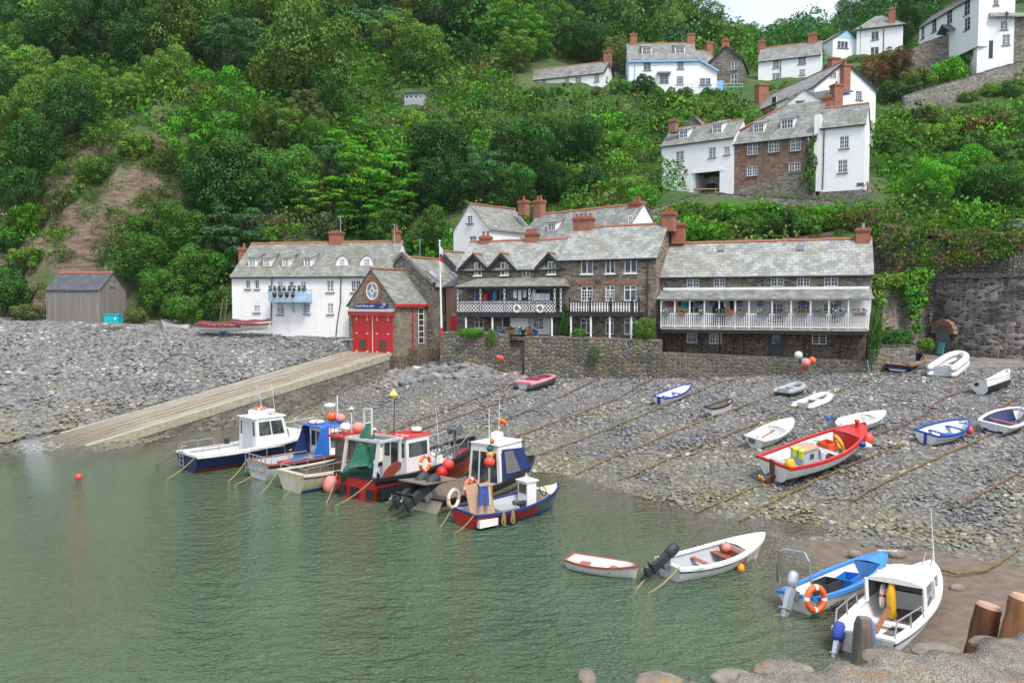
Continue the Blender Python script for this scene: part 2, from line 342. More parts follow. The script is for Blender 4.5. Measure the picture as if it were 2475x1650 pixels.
slip_z=lambda x,y:SA.z+(SB.z-SA.z)*(((x-SA.x)*SD.x+(y-SA.y)*SD.y)/((SB-SA).xy.length))
def ground(px,py,f,lo=15,hi=330,step=.5):
 """first point where the pixel's sight line meets surface f"""
 Y=np.arange(lo,hi,step);d=ray(px,py);t=Y/d.y
 g=CAMH+d.z*t-f(d.x*t,Y);i=np.argmax(g<=0)
 if g[i]>0:return None
 if i>0:Yh=Y[i-1]+step*g[i-1]/(g[i-1]-g[i])
 else:Yh=Y[0]
 return P(px,py,float(Yh))
def on_beach(px,py):
 p=ground(px,py,lambda x,y:np.maximum(rbeach_f(x,y),0));return p
def grid_mesh(name,xs,ys,f,keep=None,rough=0,amp=0):
 X,Y=np.meshgrid(xs,ys);Z=f(X,Y)
 if amp:Z=Z+np.array([mnoise.fractal(Vector((a*rough,b*rough,0)),1,2,4)for a,b in zip(X.ravel(),Y.ravel())]).reshape(Z.shape)*amp
 ny,nx=X.shape;v=np.stack([X,Y,Z],-1).reshape(-1,3);i=np.arange(nx*ny).reshape(ny,nx)
 q=np.stack([i[:-1,:-1],i[:-1,1:],i[1:,1:],i[1:,:-1]],-1).reshape(-1,4)
 if keep is not None:
  k=keep(X,Y).ravel();q=q[k[q].all(1)]
 return v,q
def np_mesh(name,v,q,mat,smooth=True,uv=None):
 me=bpy.data.meshes.new(name);n=q.shape[1]
 me.vertices.add(len(v));me.vertices.foreach_set("co",v.astype(np.float32).ravel())
 me.loops.add(q.size);me.loops.foreach_set("vertex_index",q.astype(np.int32).ravel())
 me.polygons.add(len(q));me.polygons.foreach_set("loop_start",np.arange(len(q),dtype=np.int32)*n)
 me.update(calc_edges=True);me.materials.append(mat)
 if uv is not None:
  me.uv_layers.new(name="UVMap");me.uv_layers[0].data.foreach_set("uv",uv.astype(np.float32).ravel())
 if smooth:me.shade_smooth()
 return me
n=NT('hill_soil');p_=n.pos()
k=n.noise(p_,.5,6,.7).outputs[0];k2=n.noise(p_,.12,3).outputs[0]
st=n("SeparateXYZ",n("NewGeometry").outputs["Normal"]).outputs[2]
rock=n.ramp(n.noise(n.vmul(p_,(.5,.5,2.2)),1.2,7,.75).outputs[0],[(.3,(.05,.04,.033)),(.45,(.17,.12,.085)),(.58,(.27,.20,.15)),(.72,(.17,.165,.16))])
grass=n.ramp(k,[(.3,(.025,.07,.012)),(.5,(.045,.115,.018)),(.72,(.10,.13,.035))])
f_=n.math('ADD',n.ramp(st,[(.45,1.0),(.66,0.0)]),n.ramp(k2,[(.5,-.25),(.7,.35)]),True)
MAT['hill_soil']=n.fin(n.mix(f_,grass,rock),.95,n.noise(p_,1.2,7,.75).outputs[0],1.0,.5)
def shingle_mat(name,sc,cols,weed_z,weed_col,sand=None):
 n=NT(name);p_=n.pos();z=n("SeparateXYZ",p_).outputs[2]
 xy=n.vmul(p_,(1,1.25,1))
 v1=n("TexVoronoi",Vector=xy,Scale=sc,_voronoi_dimensions='2D');ve=n("TexVoronoi",Vector=xy,Scale=sc,_voronoi_dimensions='2D',_feature='DISTANCE_TO_EDGE')
 rnd=n("SeparateColor",v1.outputs["Color"]).outputs[0]
 c=n.mix(n.ramp(ve.outputs[0],[(.02,1.0),(.16,0.0)]),n.ramp(rnd,cols),(.03,.029,.026))
 big=n.noise(p_,.5,4).outputs[0]
 wz=n.math('ADD',n.ramp(n.math('DIVIDE',z,weed_z),[(.0,1.0),(1,0.0)]),n.ramp(big,[(.4,-.4),(.65,.3)]),True)
 c=n.mix(n.math('MULTIPLY',wz,.4),c,weed_col)
 if sand is not None:
  sn=n.noise(p_,.8,4).outputs[0]
  s3=n("SeparateXYZ",p_);sz=n.math('ADD',n.math('MULTIPLY',n.math('SUBTRACT',n.math('SUBTRACT',36.6,n.math('MULTIPLY',s3.outputs[0],.6)),s3.outputs[1]),.5),sn,True)
  sx=n.ramp(n.math('DIVIDE',n("SeparateXYZ",p_).outputs[0],20),[(.50,0.0),(.56,1.0)])
  c=n.mix(n.math('MULTIPLY',n.ramp(sz,[(.4,0.0),(.6,1.0)]),sx),c,n.ramp(n.noise(p_,2.5,5).outputs[0],[(.35,(.115,.085,.062)),(.65,(.175,.135,.10))]))
 hb=ve.outputs[0]if sand is None else n.math('ADD',n.math('MULTIPLY',ve.outputs[0],n.math('SUBTRACT',1.0,n.math('MULTIPLY',n.ramp(sz,[(.35,0.0),(.55,1.0)]),sx))),n.math('MULTIPLY',n.noise(p_,2.5,4).outputs[0],.25))
 c=n.mix(n.ramp(z,[(.0,.5),(.1,0.0)]),c,(.045,.04,.03))
 MAT[name]=n.fin(c,.75,hb,.9,.12);return MAT[name]
stone_cols=[(0,(.055,.06,.065)),(.3,(.12,.125,.13)),(.6,(.18,.185,.185)),(.85,(.20,.175,.14)),(1,(.32,.31,.29))]
shingle_mat('shingle',4.2,stone_cols,2.6,(.16,.15,.085),True)
shingle_mat('boulder_bed',2.4,stone_cols,2.2,(.19,.17,.05))
xs=np.arange(-36,48,.6);ys=np.arange(12,80,.6)
v,q=grid_mesh('b',xs,ys,rbeach_f,lambda X,Y:slip_side(X,Y)>-1.2,.35,.1)
tag(link('beach',np_mesh('beach',v,q,MAT['shingle'])),'sloping grey shingle beach in front of the sea wall',None,None,'structure')
v,q=grid_mesh('b',np.arange(-80,-6,.6),np.arange(38,90,.6),lbeach_f,lambda X,Y:slip_side(X,Y)<-5.4,.3,.25)
tag(link('pebble_bank',np_mesh('pebble_bank',v,q,MAT['boulder_bed'])),'bank of grey boulders left of the slipway',None,None,'structure')
def hill_min(x):return np.interp(x,[-200,-40,-16,-8,3,12,24,34,60,200],[85,84.5,85,84,83,75,70.5,69,67,67])
def hill_z(x,y):return hill_f(x,y)
v,q=grid_mesh('h',np.arange(-190,190,1.0),np.arange(60,345,1.0),hill_f,lambda X,Y:Y>hill_min(X),.16,1.0)
m_=np.exp(-((v[:,0]+46)/17)**4-((v[:,1]-95)/10)**4)>.2
for i in np.nonzero(m_)[0]:a_=Vector(v[i]);v[i,1]+=1.3*mnoise.fractal(a_*.28,1,2,5)-.8*abs(mnoise.noise(Vector((a_.x*.5,a_.z*1.1,2))));v[i,2]+=.7*mnoise.noise(a_*.6)
bx=np.arange(-190,190,1.6);by=hill_min(bx)+1.6;bz=hill_f(bx,by)
o_=len(v);v=np.concatenate([v,np.stack([bx,by,bz+.6],1),np.stack([bx,by-.4,bx*0+2],1)]);m_=len(bx)
q=np.concatenate([q,np.array([(o_+i,o_+m_+i,o_+m_+i+1,o_+i+1)for i in range(m_-1)])])
tag(link('hillside',np_mesh('hillside',v,q,MAT['hill_soil'])),'steep wooded hillside rising behind the harbour',None,None,'structure')
n=NT('harbour_water');p_=n.pos()
dep=n("Attribute",_attribute_name='depth',_attribute_type='GEOMETRY').outputs["Fac"]
dn=n.math('ADD',dep,n.math('MULTIPLY',n.math('SUBTRACT',n.noise(p_,.35,4).outputs[0],.5),.7))
col=n.ramp(dn,[(.0,(.135,.12,.085)),(.14,(.115,.125,.082)),(.6,(.10,.135,.08)),(1,(.08,.13,.074))])
wv=n.vmul(p_,(.9,1.35,1))
hgt=n.math('ADD',n.noise(wv,1.5,4,.6).outputs[0],n.math('MULTIPLY',n.noise(wv,5.5,3,.6).outputs[0],.3))
hgt=n.math('MULTIPLY',hgt,n.ramp(n.noise(p_,.09,3).outputs[0],[(.3,.45),(.65,1.0)]))
fo=n.math('MULTIPLY',n("Attribute",_attribute_name='foam',_attribute_type='GEOMETRY').outputs['Fac'],n.ramp(n.noise(p_,3.2,6,.75).outputs[0],[(.5,0.0),(.6,1.0)]));col=n.mix(fo,col,(.7,.72,.7))
MAT['harbour_water']=n.fin(col,.04,hgt,1.0,1.1,IOR=1.33,Specular_IOR_Level=.5)
xs=np.concatenate([np.arange(-420,-60,20),np.arange(-60,46,.8)]);ys=np.concatenate([np.arange(-60,0,10),np.arange(0,80,.8)])
v,q=grid_mesh('w',xs,ys,lambda X,Y:X*0)
dl=np.where(slip_side(v[:,0],v[:,1])>-3,rbeach_f(v[:,0],v[:,1]),lbeach_f(v[:,0],v[:,1]))
dl=np.where((v[:,0]<-60)|(v[:,1]<12),-2,dl)
me=np_mesh('water',v,q,MAT['harbour_water']);a=me.attributes.new('depth','FLOAT','POINT');a.data.foreach_set('value',np.clip(-dl,0,1).astype(np.float32))
ft=PZ(95,1078,0);fm_=np.exp(-((v[:,0]-ft.x)/2.6)**2-((v[:,1]-ft.y)/2.2)**2);a=me.attributes.new('foam','FLOAT','POINT');a.data.foreach_set('value',np.clip(fm_*1.4,0,1).astype(np.float32))
tag(link('water',me),'green harbour water',None,None,'structure')
# ------------------------------------------------------------------ slipway
n=NT('slip_concrete');p_=n.pos()
along=n("VectorMath",p_,(SD.x,SD.y,0),_operation='DOT_PRODUCT').outputs[1];across=n("VectorMath",p_,(SN.x,SN.y,0),_operation='DOT_PRODUCT').outputs[1]
cv=n("CombineXYZ",n.math('MULTIPLY',along,.35),n.math('MULTIPLY',across,3.0),0.0).outputs[0]
k=n.noise(cv,1.2,6,.7).outputs[0]
c=n.ramp(k,[(.25,(.10,.085,.06)),(.45,(.25,.215,.165)),(.6,(.34,.315,.265)),(.8,(.42,.40,.35))])
pl=n.ramp(n.math('FRACT',n.math('MULTIPLY',across,1.6)),[(.0,1.0),(.06,0.0),(.94,0.0),(1,1.0)])
c=n.mix(n.math('MULTIPLY',pl,.6),c,(.09,.07,.045))
zz=n("SeparateXYZ",p_).outputs[2]
c=n.mix(n.ramp(n.math('DIVIDE',zz,2),[(.0,.75),(.45,0.0)]),c,(.09,.085,.06))
MAT['slip_concrete']=n.fin(c,.9,k,.5,.05)
paint('rail_tan',(.27,.21,.14),.9,.3);paint('slip_kerb',(.38,.36,.27),.9,.25,dirt=(.17,.17,.09))
sl=thing('slipway','long pale concrete boat slipway with rails running down into the water','slipway',SA)
def slp(t,off,dz=0):
 L=(SB-SA).xy.length;return SD*t+SN*off+Vector((0,0,(SB.z-SA.z)*t/L+dz))
LW=5.6;LT=33
b=MB();seg=24
for i in range(seg):
 t0,t1=LT*i/seg-.5,LT*(i+1)/seg-.5
 b.quad(slp(t0,-LW),slp(t1,-LW),slp(t1,-.5),slp(t0,-.5))
b.build('deck',MAT['slip_concrete'],sl)
b=MB()
for o0,o1,h in((-.5,.0,.06),(-LW-.4,-LW,.05)):
 b.prism([slp(-.5,o0,-.5),slp(LT,o0,-.5),slp(LT,o1,-.5),slp(-.5,o1,-.5)],[slp(-.5,o0,h),slp(LT,o0,h),slp(LT,o1,h),slp(-.5,o1,h)])
b.build('kerb',MAT['slip_kerb'],sl)
b=MB();dn=Vector((0,0,-5.5))
q4=[slp(-2.2,-.04,-.5),slp(LT,-.04,-.5),slp(LT,-.04,-.5)+dn,slp(-2.2,-.04,-.5)+dn];b.poly(q4)
q4=[slp(-.5,-LW-.36,-.5),slp(LT,-LW-.36,-.5),slp(LT,-LW-.36,-.5)+dn,slp(-.5,-LW-.36,-.5)+dn];b.poly(q4[::-1])
b.build('side_wall',MAT['rubble_grey'],sl)
for o in(-1.9,-2.7,-3.7):
 b=MB();b.prism([slp(-.4,o-.06,0),slp(LT,o-.06,0),slp(LT,o+.06,0),slp(-.4,o+.06,0)],[slp(-.4,o-.06,.05),slp(LT,o-.06,.05),slp(LT,o+.06,.05),slp(-.4,o+.06,.05)])
 b.build('rail',MAT['rail_tan'],sl)
 # ------------------------------------------------------------------ sea walls
def wall_block(name,label,cat,pts,mat,thick=.7,topmat=None,coping=None,batter=.06,uvseg=.0):
 """pts: [(x, y, zbot, ztop)] along the front face; solid wall of real thickness behind it"""
 o=Vector((pts[0][0],pts[0][1],0));t=thing(name,label,cat,o)
 n_=len(pts);nor=[]
 for i in range(n_):
  a,c_=pts[max(i-1,0)],pts[min(i+1,n_-1)];d=Vector((c_[0]-a[0],c_[1]-a[1],0)).normalized();nor.append(Vector((-d.y,d.x,0)))
 b=MB();F0=[];F1=[];B0=[];B1=[]
 for(x,y,zb,zt),k in zip(pts,nor):
  p=Vector((x,y,0))-o;h=zt-zb
  F0.append(p+Vector((0,0,zb)));F1.append(p+k*batter*h+Vector((0,0,zt)));B0.append(p+k*thick+Vector((0,0,zb)));B1.append(p+k*(thick+batter*h)+Vector((0,0,zt)))
 for i in range(n_-1):
  b.quad(F0[i],F0[i+1],F1[i+1],F1[i]);b.quad(B0[i+1],B0[i],B1[i],B1[i+1]);b.quad(F1[i],F1[i+1],B1[i+1],B1[i])
 b.quad(B0[0],F0[0],F1[0],B1[0]);b.quad(F0[-1],B0[-1],B1[-1],F1[-1]);b.build('stonework',MAT[mat],t)
 if coping:
  ch,cm=coping;b=MB();rr=random.Random(len(pts)+int(abs(o.x)*10))
  for i in range(n_-1):
   L=(F1[i+1]-F1[i]).length;m_=max(1,int(L/.32))
   for j in range(m_):
    a0,a1=F1[i].lerp(F1[i+1],j/m_),F1[i].lerp(F1[i+1],(j+.93)/m_);e0,e1=B1[i].lerp(B1[i+1],j/m_),B1[i].lerp(B1[i+1],(j+.93)/m_)
    out=(a0-e0).normalized()*rr.uniform(.0,.07);u=Vector((0,0,ch*rr.uniform(.6,1.25)))
    b.prism([a0+out,a1+out,e1-out,e0-out],[a0+out*.4+u,a1+out*.4+u*rr.uniform(.85,1.1),e1+u,e0+u])
  b.build('coping',MAT[cm],t)
 return t
def wp(px,yb,yt,Y):
 a,c_=P(px,yb,Y),P(px,yt,Y);return(a.x,a.y,a.z-(.8 if Y<76 else 3.5),c_.z)
wall_block('sea_wall','tall cobble sea wall below the brown stone terrace','sea wall',[wp(1062,885,806,68.9),wp(1130,890,806,67.9),wp(1222,905,812,66.6)],'cobble_wall',1.2,coping=(.16,'rubble_grey'))
wall_block('sea_wall','cobble sea wall with yellow lichen right of the stone steps','sea wall',[wp(1266,910,816,66),wp(1420,912,820,64),wp(1592,914,826,61.9)],'cobble_wall',1.2,coping=(.14,'rubble_grey'))
wall_block('sea_wall','mortared cobble plinth wall under the white balcony cottage','sea wall',[wp(1592.5,912,852,62.6),wp(1850,908,862,60.8),wp(2106,904,872,58.4)],'cobble_mortar',1.3)
st_=thing('stone_steps','dark stone steps in the gap of the cobble sea wall','steps',P(1244,905,68))
a,c_=P(1224,905,67.6),P(1266,905,67.0);o=Vector(st_.location);b=MB();ux=(c_-a);ux.z=0;W_=ux.length;ux.normalize();uy=Vector((-ux.y,ux.x,0))
for i in range(9):
 p0=a-o+uy*(i*.14-.5);z1=i*.4
 b.prism([p0+Vector((0,0,-1)),p0+ux*W_+Vector((0,0,-1)),p0+ux*W_+uy*.34+Vector((0,0,-1)),p0+uy*.34+Vector((0,0,-1))],[p0+Vector((0,0,z1)),p0+ux*W_+Vector((0,0,z1)),p0+ux*W_+uy*.34+Vector((0,0,z1)),p0+uy*.34+Vector((0,0,z1))])
b.build('treads',MAT['rubble_grey'],st_)
ter=[P(1062,806,70.0),P(1130,806,68.9),P(1240,812,67.4),P(1420,820,65),P(1592,826,62.8)]
b=MB();tz=6.25
fr=[Vector((p.x,p.y,p.z-.35))for p in ter];bk=[Vector((p.x+2,p.y+9,p.z-.35))for p in ter]
for i in range(4):b.quad(fr[i],fr[i+1],bk[i+1],bk[i])
tag(b.build('pavement',MAT['rubble_grey']),'stone terrace behind the sea wall',None,None,'structure')
wall_block('low_wall','low mossy rubble wall beside the balcony cottage','wall',[wp(2108,900,838,58.5),wp(2214,890,836,58.5)],'rubble_grey',.6,coping=(.1,'dry_stone'))
b=MB();kp=[(2200,868,895,57.5),(2260,872,900,56.2),(2360,876,896,55.5),(2480,872,892,55),(2700,868,890,55)]
f1=[P(a[0],a[1]+12,a[3])for a in kp];f0=[Vector((p.x,p.y-.1,p.z-1.2))for p in f1];bk=[P(a[0],a[1]+4,a[3]+14)for a in kp]
bk=[Vector((p.x,p.y+12,p.z+.25))for p in f1]
for i in range(4):b.quad(f0[i],f0[i+1],f1[i+1],f1[i]);b.quad(f1[i],f1[i+1],bk[i+1],bk[i])
tag(b.build('footpath',MAT['path_wall']),'stone kerbed path at the top of the beach',None,None,'structure')
kc=P(2480,870,66.5);KR=8.4;kz0,kz1=kc.z-1.5,P(2420,668,58.6).z
kt=thing('lime_kiln','round stained stone lime kiln at the right end of the beach','lime kiln',(kc.x,kc.y,0))
b=MB();N_=48;th0=R(150);
ang=[math.pi*(1.02+.98*i/N_)for i in range(N_+1)]
ring=lambda r,z:[Vector((r*math.cos(a_),r*math.sin(a_),z))for a_ in ang]
r0,r1=ring(KR+.25,kz0),ring(KR-.45,kz1)
for i in range(N_):b.quad(r0[i],r0[i+1],r1[i+1],r1[i])
b.poly(r1);body=b.build('body',MAT['kiln_stone'],kt)
uvd_=body.data.uv_layers[0].data
for pl_ in body.data.polygons[:N_]:
 for li in pl_.loop_indices:
  co_=body.data.vertices[body.data.loops[li].vertex_index].co;uvd_[li].uv=((math.atan2(co_.y,co_.x)%(2*math.pi))*KR,co_.z)
b=MB();rr=random.Random(3)
for i in range(90):
 a0=math.pi*(1.02+.98*i/90);a1=math.pi*(1.02+.98*(i+.9)/90);h=rr.uniform(.18,.34)
 pt=lambda a_,r:Vector((r*math.cos(a_),r*math.sin(a_),kz1))
 b.prism([pt(a0,KR-.3),pt(a1,KR-.3),pt(a1,KR-.9),pt(a0,KR-.9)],[pt(a0,KR-.33)+Vector((0,0,h)),pt(a1,KR-.33)+Vector((0,0,h)),pt(a1,KR-.9)+Vector((0,0,h)),pt(a0,KR-.9)+Vector((0,0,h))])
b.build('coping',MAT['dry_stone'],kt)
aa=math.pi*1.09;ar=Vector((math.cos(aa),math.sin(aa),0));at_=Vector((-ar.y,ar.x,0));c0=ar*(KR-.35)
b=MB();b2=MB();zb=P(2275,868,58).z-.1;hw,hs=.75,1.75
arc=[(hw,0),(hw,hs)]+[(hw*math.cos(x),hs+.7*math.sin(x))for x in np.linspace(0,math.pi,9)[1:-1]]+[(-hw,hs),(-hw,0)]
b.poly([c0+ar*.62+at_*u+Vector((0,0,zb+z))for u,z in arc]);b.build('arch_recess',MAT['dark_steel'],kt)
for i in range(9):
 x0,x1=math.pi*i/9,math.pi*(i+.85)/9
 f=lambda x,r,d:c0+ar*d+at_*(r*math.cos(x))+Vector((0,0,zb+hs+(r-.05)*math.sin(x)))
 b2.prism([f(x0,hw,.3),f(x1,hw,.3),f(x1,hw+.45,.3),f(x0,hw+.45,.3)],[f(x0,hw,.74),f(x1,hw,.74),f(x1,hw+.45,.74),f(x0,hw+.45,.74)])
b2.build('brick_arch',MAT['brick_old'],kt)
b=MB();b.box(-.28,-.05,0,.28,.05,.95);o=b.build('information_board',MAT['rope_teal'],None,loc=Vector((kc.x,kc.y,zb+.1))+c0+ar*.95+at_*.1);o.rotation_euler=(R(-10),0,aa+R(90));tag(o,'small teal board standing in the kiln arch','board')
wall_block('retaining_wall','tall dry stone retaining wall above the kiln with valerian growing on it','retaining wall',[wp(2085,800,545,69.5),wp(2180,800,555,69),wp(2260,760,590,68.5),(P(2500,760,68).x,68,8,P(2475,596,68).z),(P(2700,760,68).x,68,8,P(2475,596,68).z)],'dry_stone',.9,coping=(.2,'dry_stone'))
wall_block('retaining_wall','upper rubble wall carrying the path below the ivy bank','retaining wall',[wp(2020,560,500,79.5),wp(2140,580,506,77),wp(2300,600,542,75),wp(2400,600,556,73.5),wp(2560,600,558,72.5)],'rubble_grey',.6,coping=(.12,'dry_stone'))
wall_block('garden_wall','ivy topped wall between the balcony cottage and the kiln','wall',[wp(2090,850,668,62.5),wp(2170,850,676,64),wp(2250,850,670,66.5)],'rubble_grey',.5)
wall_block('wall_pier','square grey stone pier at the right end of the upper path','wall pier',[wp(2450,580,528,71),wp(2520,580,528,71)],'path_wall',1.0)
wall_block('path_wall','rubble parapet climbing to the archway house','wall',[wp(1555,560,512,84),wp(1610,540,497,86),wp(1660,520,480,88),wp(1705,510,466,89.5),wp(1790,512,472,88),wp(1880,512,477,85.8),wp(1985,516,481,83.6),wp(2050,522,492,82.4)],'path_wall',.5,coping=(.14,'dry_stone'))
wall_block('path_wall','long stone path wall climbing the right hand slope','wall',[wp(2190,262,231,108),wp(2240,258,214,109),wp(2330,238,190,110),wp(2400,215,168,111.5),wp(2448,190,155,112.5),wp(2580,150,118,114)],'path_wall',.5,coping=(.15,'dry_stone'))
wall_block('terrace_wall','high rubble terrace wall in front of the top right white house','wall',[wp(2172,150,134,122),wp(2230,150,104,121),wp(2300,150,78,120),wp(2366,160,66,119)],'rubble_grey',1.0,coping=(.12,'dry_stone'))
# ------------------------------------------------------------------ foreground quay
n=NT('quay_granite');p_=n.pos()
v1=n("TexVoronoi",Vector=p_,Scale=85.0);rn=n("SeparateColor",v1.outputs["Color"]).outputs[0]
c=n.ramp(rn,[(0,(.10,.085,.06)),(.3,(.23,.20,.155)),(.7,(.34,.31,.255)),(1,(.50,.47,.41))])
kk=n.noise(p_,1.6,5,.7).outputs[0]
c=n.mix(.45,c,(.27,.24,.19));c=n.mix(n.ramp(kk,[(.42,0.0),(.58,.85)]),c,n.ramp(n.noise(p_,9,5,.7).outputs[0],[(.32,(.09,.08,.065)),(.68,(.32,.285,.235))]))
c=n.mix(n.ramp(n.noise(p_,2.9,5,.75).outputs[0],[(.6,0.0),(.68,.85)]),c,(.30,.16,.04))
c=n.mix(n.ramp(n.noise(n.vadd(p_,(7,3,1)),4.0,5,.7).outputs[0],[(.63,0.0),(.68,.8)]),c,(.68,.68,.66))
MAT['quay_granite']=n.fin(c,.95,n.math('ADD',n.math('MULTIPLY',v1.outputs[0],.5),n.math('MULTIPLY',n.noise(p_,5,7,.7).outputs[0],2.5)),.9,.03)
def qedge(px):return float(np.interp(px,[1300,1560,1780,1900,2070,2300,2475,2700],[1668,1650,1618,1598,1575,1560,1528,1500]))
QZ=7.0
ed=[]
for px in range(1250,2760,10):
 p=PZ(px,qedge(px),QZ);ed.append((p.x,p.y+.06*math.sin(px*.021)+.05*math.sin(px*.053+1)))
ed=np.array(ed);b_v=[];nr_=46
for i in range(nr_):
 t=i/(nr_-1)
 for x,y in ed:
  yy=y*(1-t)+(-1.5)*t;xx=x
  hz=QZ+.05*mnoise.fractal(Vector((xx*1.6,yy*1.6,0)),1,2,4)+.02*mnoise.noise(Vector((xx*9,yy*9,1)))
  hz-=.035*math.exp(-(t*(y+1.5))/.06)
  b_v.append((xx,yy,hz))
nx=len(ed);i_=np.arange(nr_*nx).reshape(nr_,nx)
q=np.stack([i_[1:,:-1],i_[1:,1:],i_[:-1,1:],i_[:-1,:-1]],-1).reshape(-1,4)
fr=[(x,y+.12,-3)for x,y in ed];off=len(b_v);b_v+=fr
q=np.concatenate([q,np.array([(i,i+1,off+i+1,off+i)for i in range(nx-1)])])
tag(link('quay',np_mesh('quay',np.array(b_v),q,MAT['quay_granite'])),'granite quay top in the foreground',None,None,'structure')
n=NT('quay_stone');p_=n.pos();kk=n.noise(p_,5,6,.7).outputs[0];c=n.ramp(kk,[(.3,(.10,.085,.07)),(.55,(.22,.19,.155)),(.75,(.33,.30,.26))]);c=n.mix(n.ramp(n.noise(p_,7,5,.75).outputs[0],[(.56,0.0),(.64,.85)]),c,(.33,.17,.04));MAT['quay_stone']=n.fin(c,.95,n.noise(p_,22,5,.7).outputs[0],.8,.02)
paint('quay_boulder',(.24,.21,.17),.9,.3,.4,dirt=(.12,.10,.08))
def rock(name,label,cat,c,s,seed,mat,rough=.25,group=None):
 b=MB();b.ball((0,0,0),1,28,rings=18)
 b.v=[tuple((Vector(p)*(1+rough*mnoise.fractal(Vector(p)*1.3+Vector((seed*9.1,0,0)),1,2,4)))*Vector(s)if 0 else tuple(a_*b_ for a_,b_ in zip(Vector(p)*(1+rough*mnoise.fractal(Vector(p)*1.3+Vector((seed*9.1,0,0)),1,2,4)),s)))for p in b.v]
 o=b.build(name,MAT[mat],None,True,c);return tag(o,label,cat,group)
for i,(px,py,wpx,hpx,lab)in enumerate([(1895,1612,75,16,'flat lichened capstone at the lower end of the quay edge'),(1770,1632,55,14,'pale whitened capstone at the tip of the quay edge'),(1595,1640,60,13,'grey capstone barely rising above the water at the quay end'),(2135,1583,50,16,'round grey capstone right of the weathered post'),(2265,1566,60,12,'orange lichened capstone under the bow of the cabin boat'),(2398,1552,46,16,'grey capstone in front of the two big timber posts'),(1420,1632,22,12,'small round bollard stone at the far left of the quay')]):
 p=PZ(px,py+8,QZ-.05);s=p.y/F;rock('capstone',lab,'capstone',(p.x,p.y+.02,p.z-hpx*s*.1),(wpx*s,.10,hpx*s*1.0),i+1,'quay_stone',.16)
def post(label,base,top,r,mat,seed,square=False):
 b=MB();top=Vector(top);base=Vector(base);m_=14
 path=[base.lerp(top,i/m_)for i in range(m_+1)]
 b.tube([p-base for p in path],[r*(1.08-.16*i/m_+.018*math.sin(i*1.7+seed))for i in range(m_+1)],4 if square else 18,0,False)
 b.v=[tuple(Vector(p)+(Vector((mnoise.noise(Vector((p[0]*14,p[1]*14,p[2]*1.2+seed))),mnoise.noise(Vector((p[0]*14,p[1]*14,p[2]*1.2+seed+9))),0))*.025*(p[2]<(top-base).z-.02)))for p in b.v]
 o=b.build('timber_post',MAT[mat],None,not square,base);tag(o,label,'timber post')
 c=MB();d=(top-base);rt=r*.93;nn=4 if square else 18;ax=d.normalized();a_=ax.orthogonal().normalized();b_=ax.cross(a_)
 ring=[d+(a_*math.cos(2*math.pi*i/nn)+b_*math.sin(2*math.pi*i/nn))*rt for i in range(nn)];ring2=[d+ax*.03+(p-d)*.82 for p in ring]
 c.prism(ring,ring2);c.build('sawn_end',MAT['ply_wood' if not square else 'old_wood'],o)
post('weathered grey square timber post in front of the covered outboard',P(2075,1660,6.9),P(2088,1500,6.9),.078,'old_wood',1,True)
post('dark brown round timber post, the lower of the two at bottom right',P(2338,1680,8.3),P(2390,1466,8.3),.135,'bark_brown',2)
post('orange brown round timber post, the taller one at the right edge',P(2425,1680,8.0),P(2478,1447,8.0),.155,'bark_orange',4)
# ------------------------------------------------------------------ houses
def rect_wall(b,W,H,holes,y=0.0,rec=.13,m=0,x0=0.0,z0=0.0):
 xs=sorted({x0,W}|{min(max(h[k],x0),W)for h in holes for k in(0,2)});zs=sorted({z0,H}|{min(max(h[k],z0),H)for h in holes for k in(1,3)})
 for i in range(len(xs)-1):
  for j in range(len(zs)-1):
   cx,cz=(xs[i]+xs[i+1])/2,(zs[j]+zs[j+1])/2
   if any(h[0]<cx<h[2]and h[1]<cz<h[3]for h in holes):continue
   b.quad((xs[i],y,zs[j]),(xs[i+1],y,zs[j]),(xs[i+1],y,zs[j+1]),(xs[i],y,zs[j+1]),m)
 for a,c,d,e in holes:
  a,d=max(a,x0),min(d,W);c,e=max(c,z0),min(e,H);r=y+rec
  b.quad((a,y,c),(a,r,c),(a,r,e),(a,y,e),m);b.quad((d,r,c),(d,y,c),(d,y,e),(d,r,e),m)
  b.quad((a,y,e),(a,r,e),(d,r,e),(d,y,e),m);b.quad((a,r,c),(a,y,c),(d,y,c),(d,r,c),m)
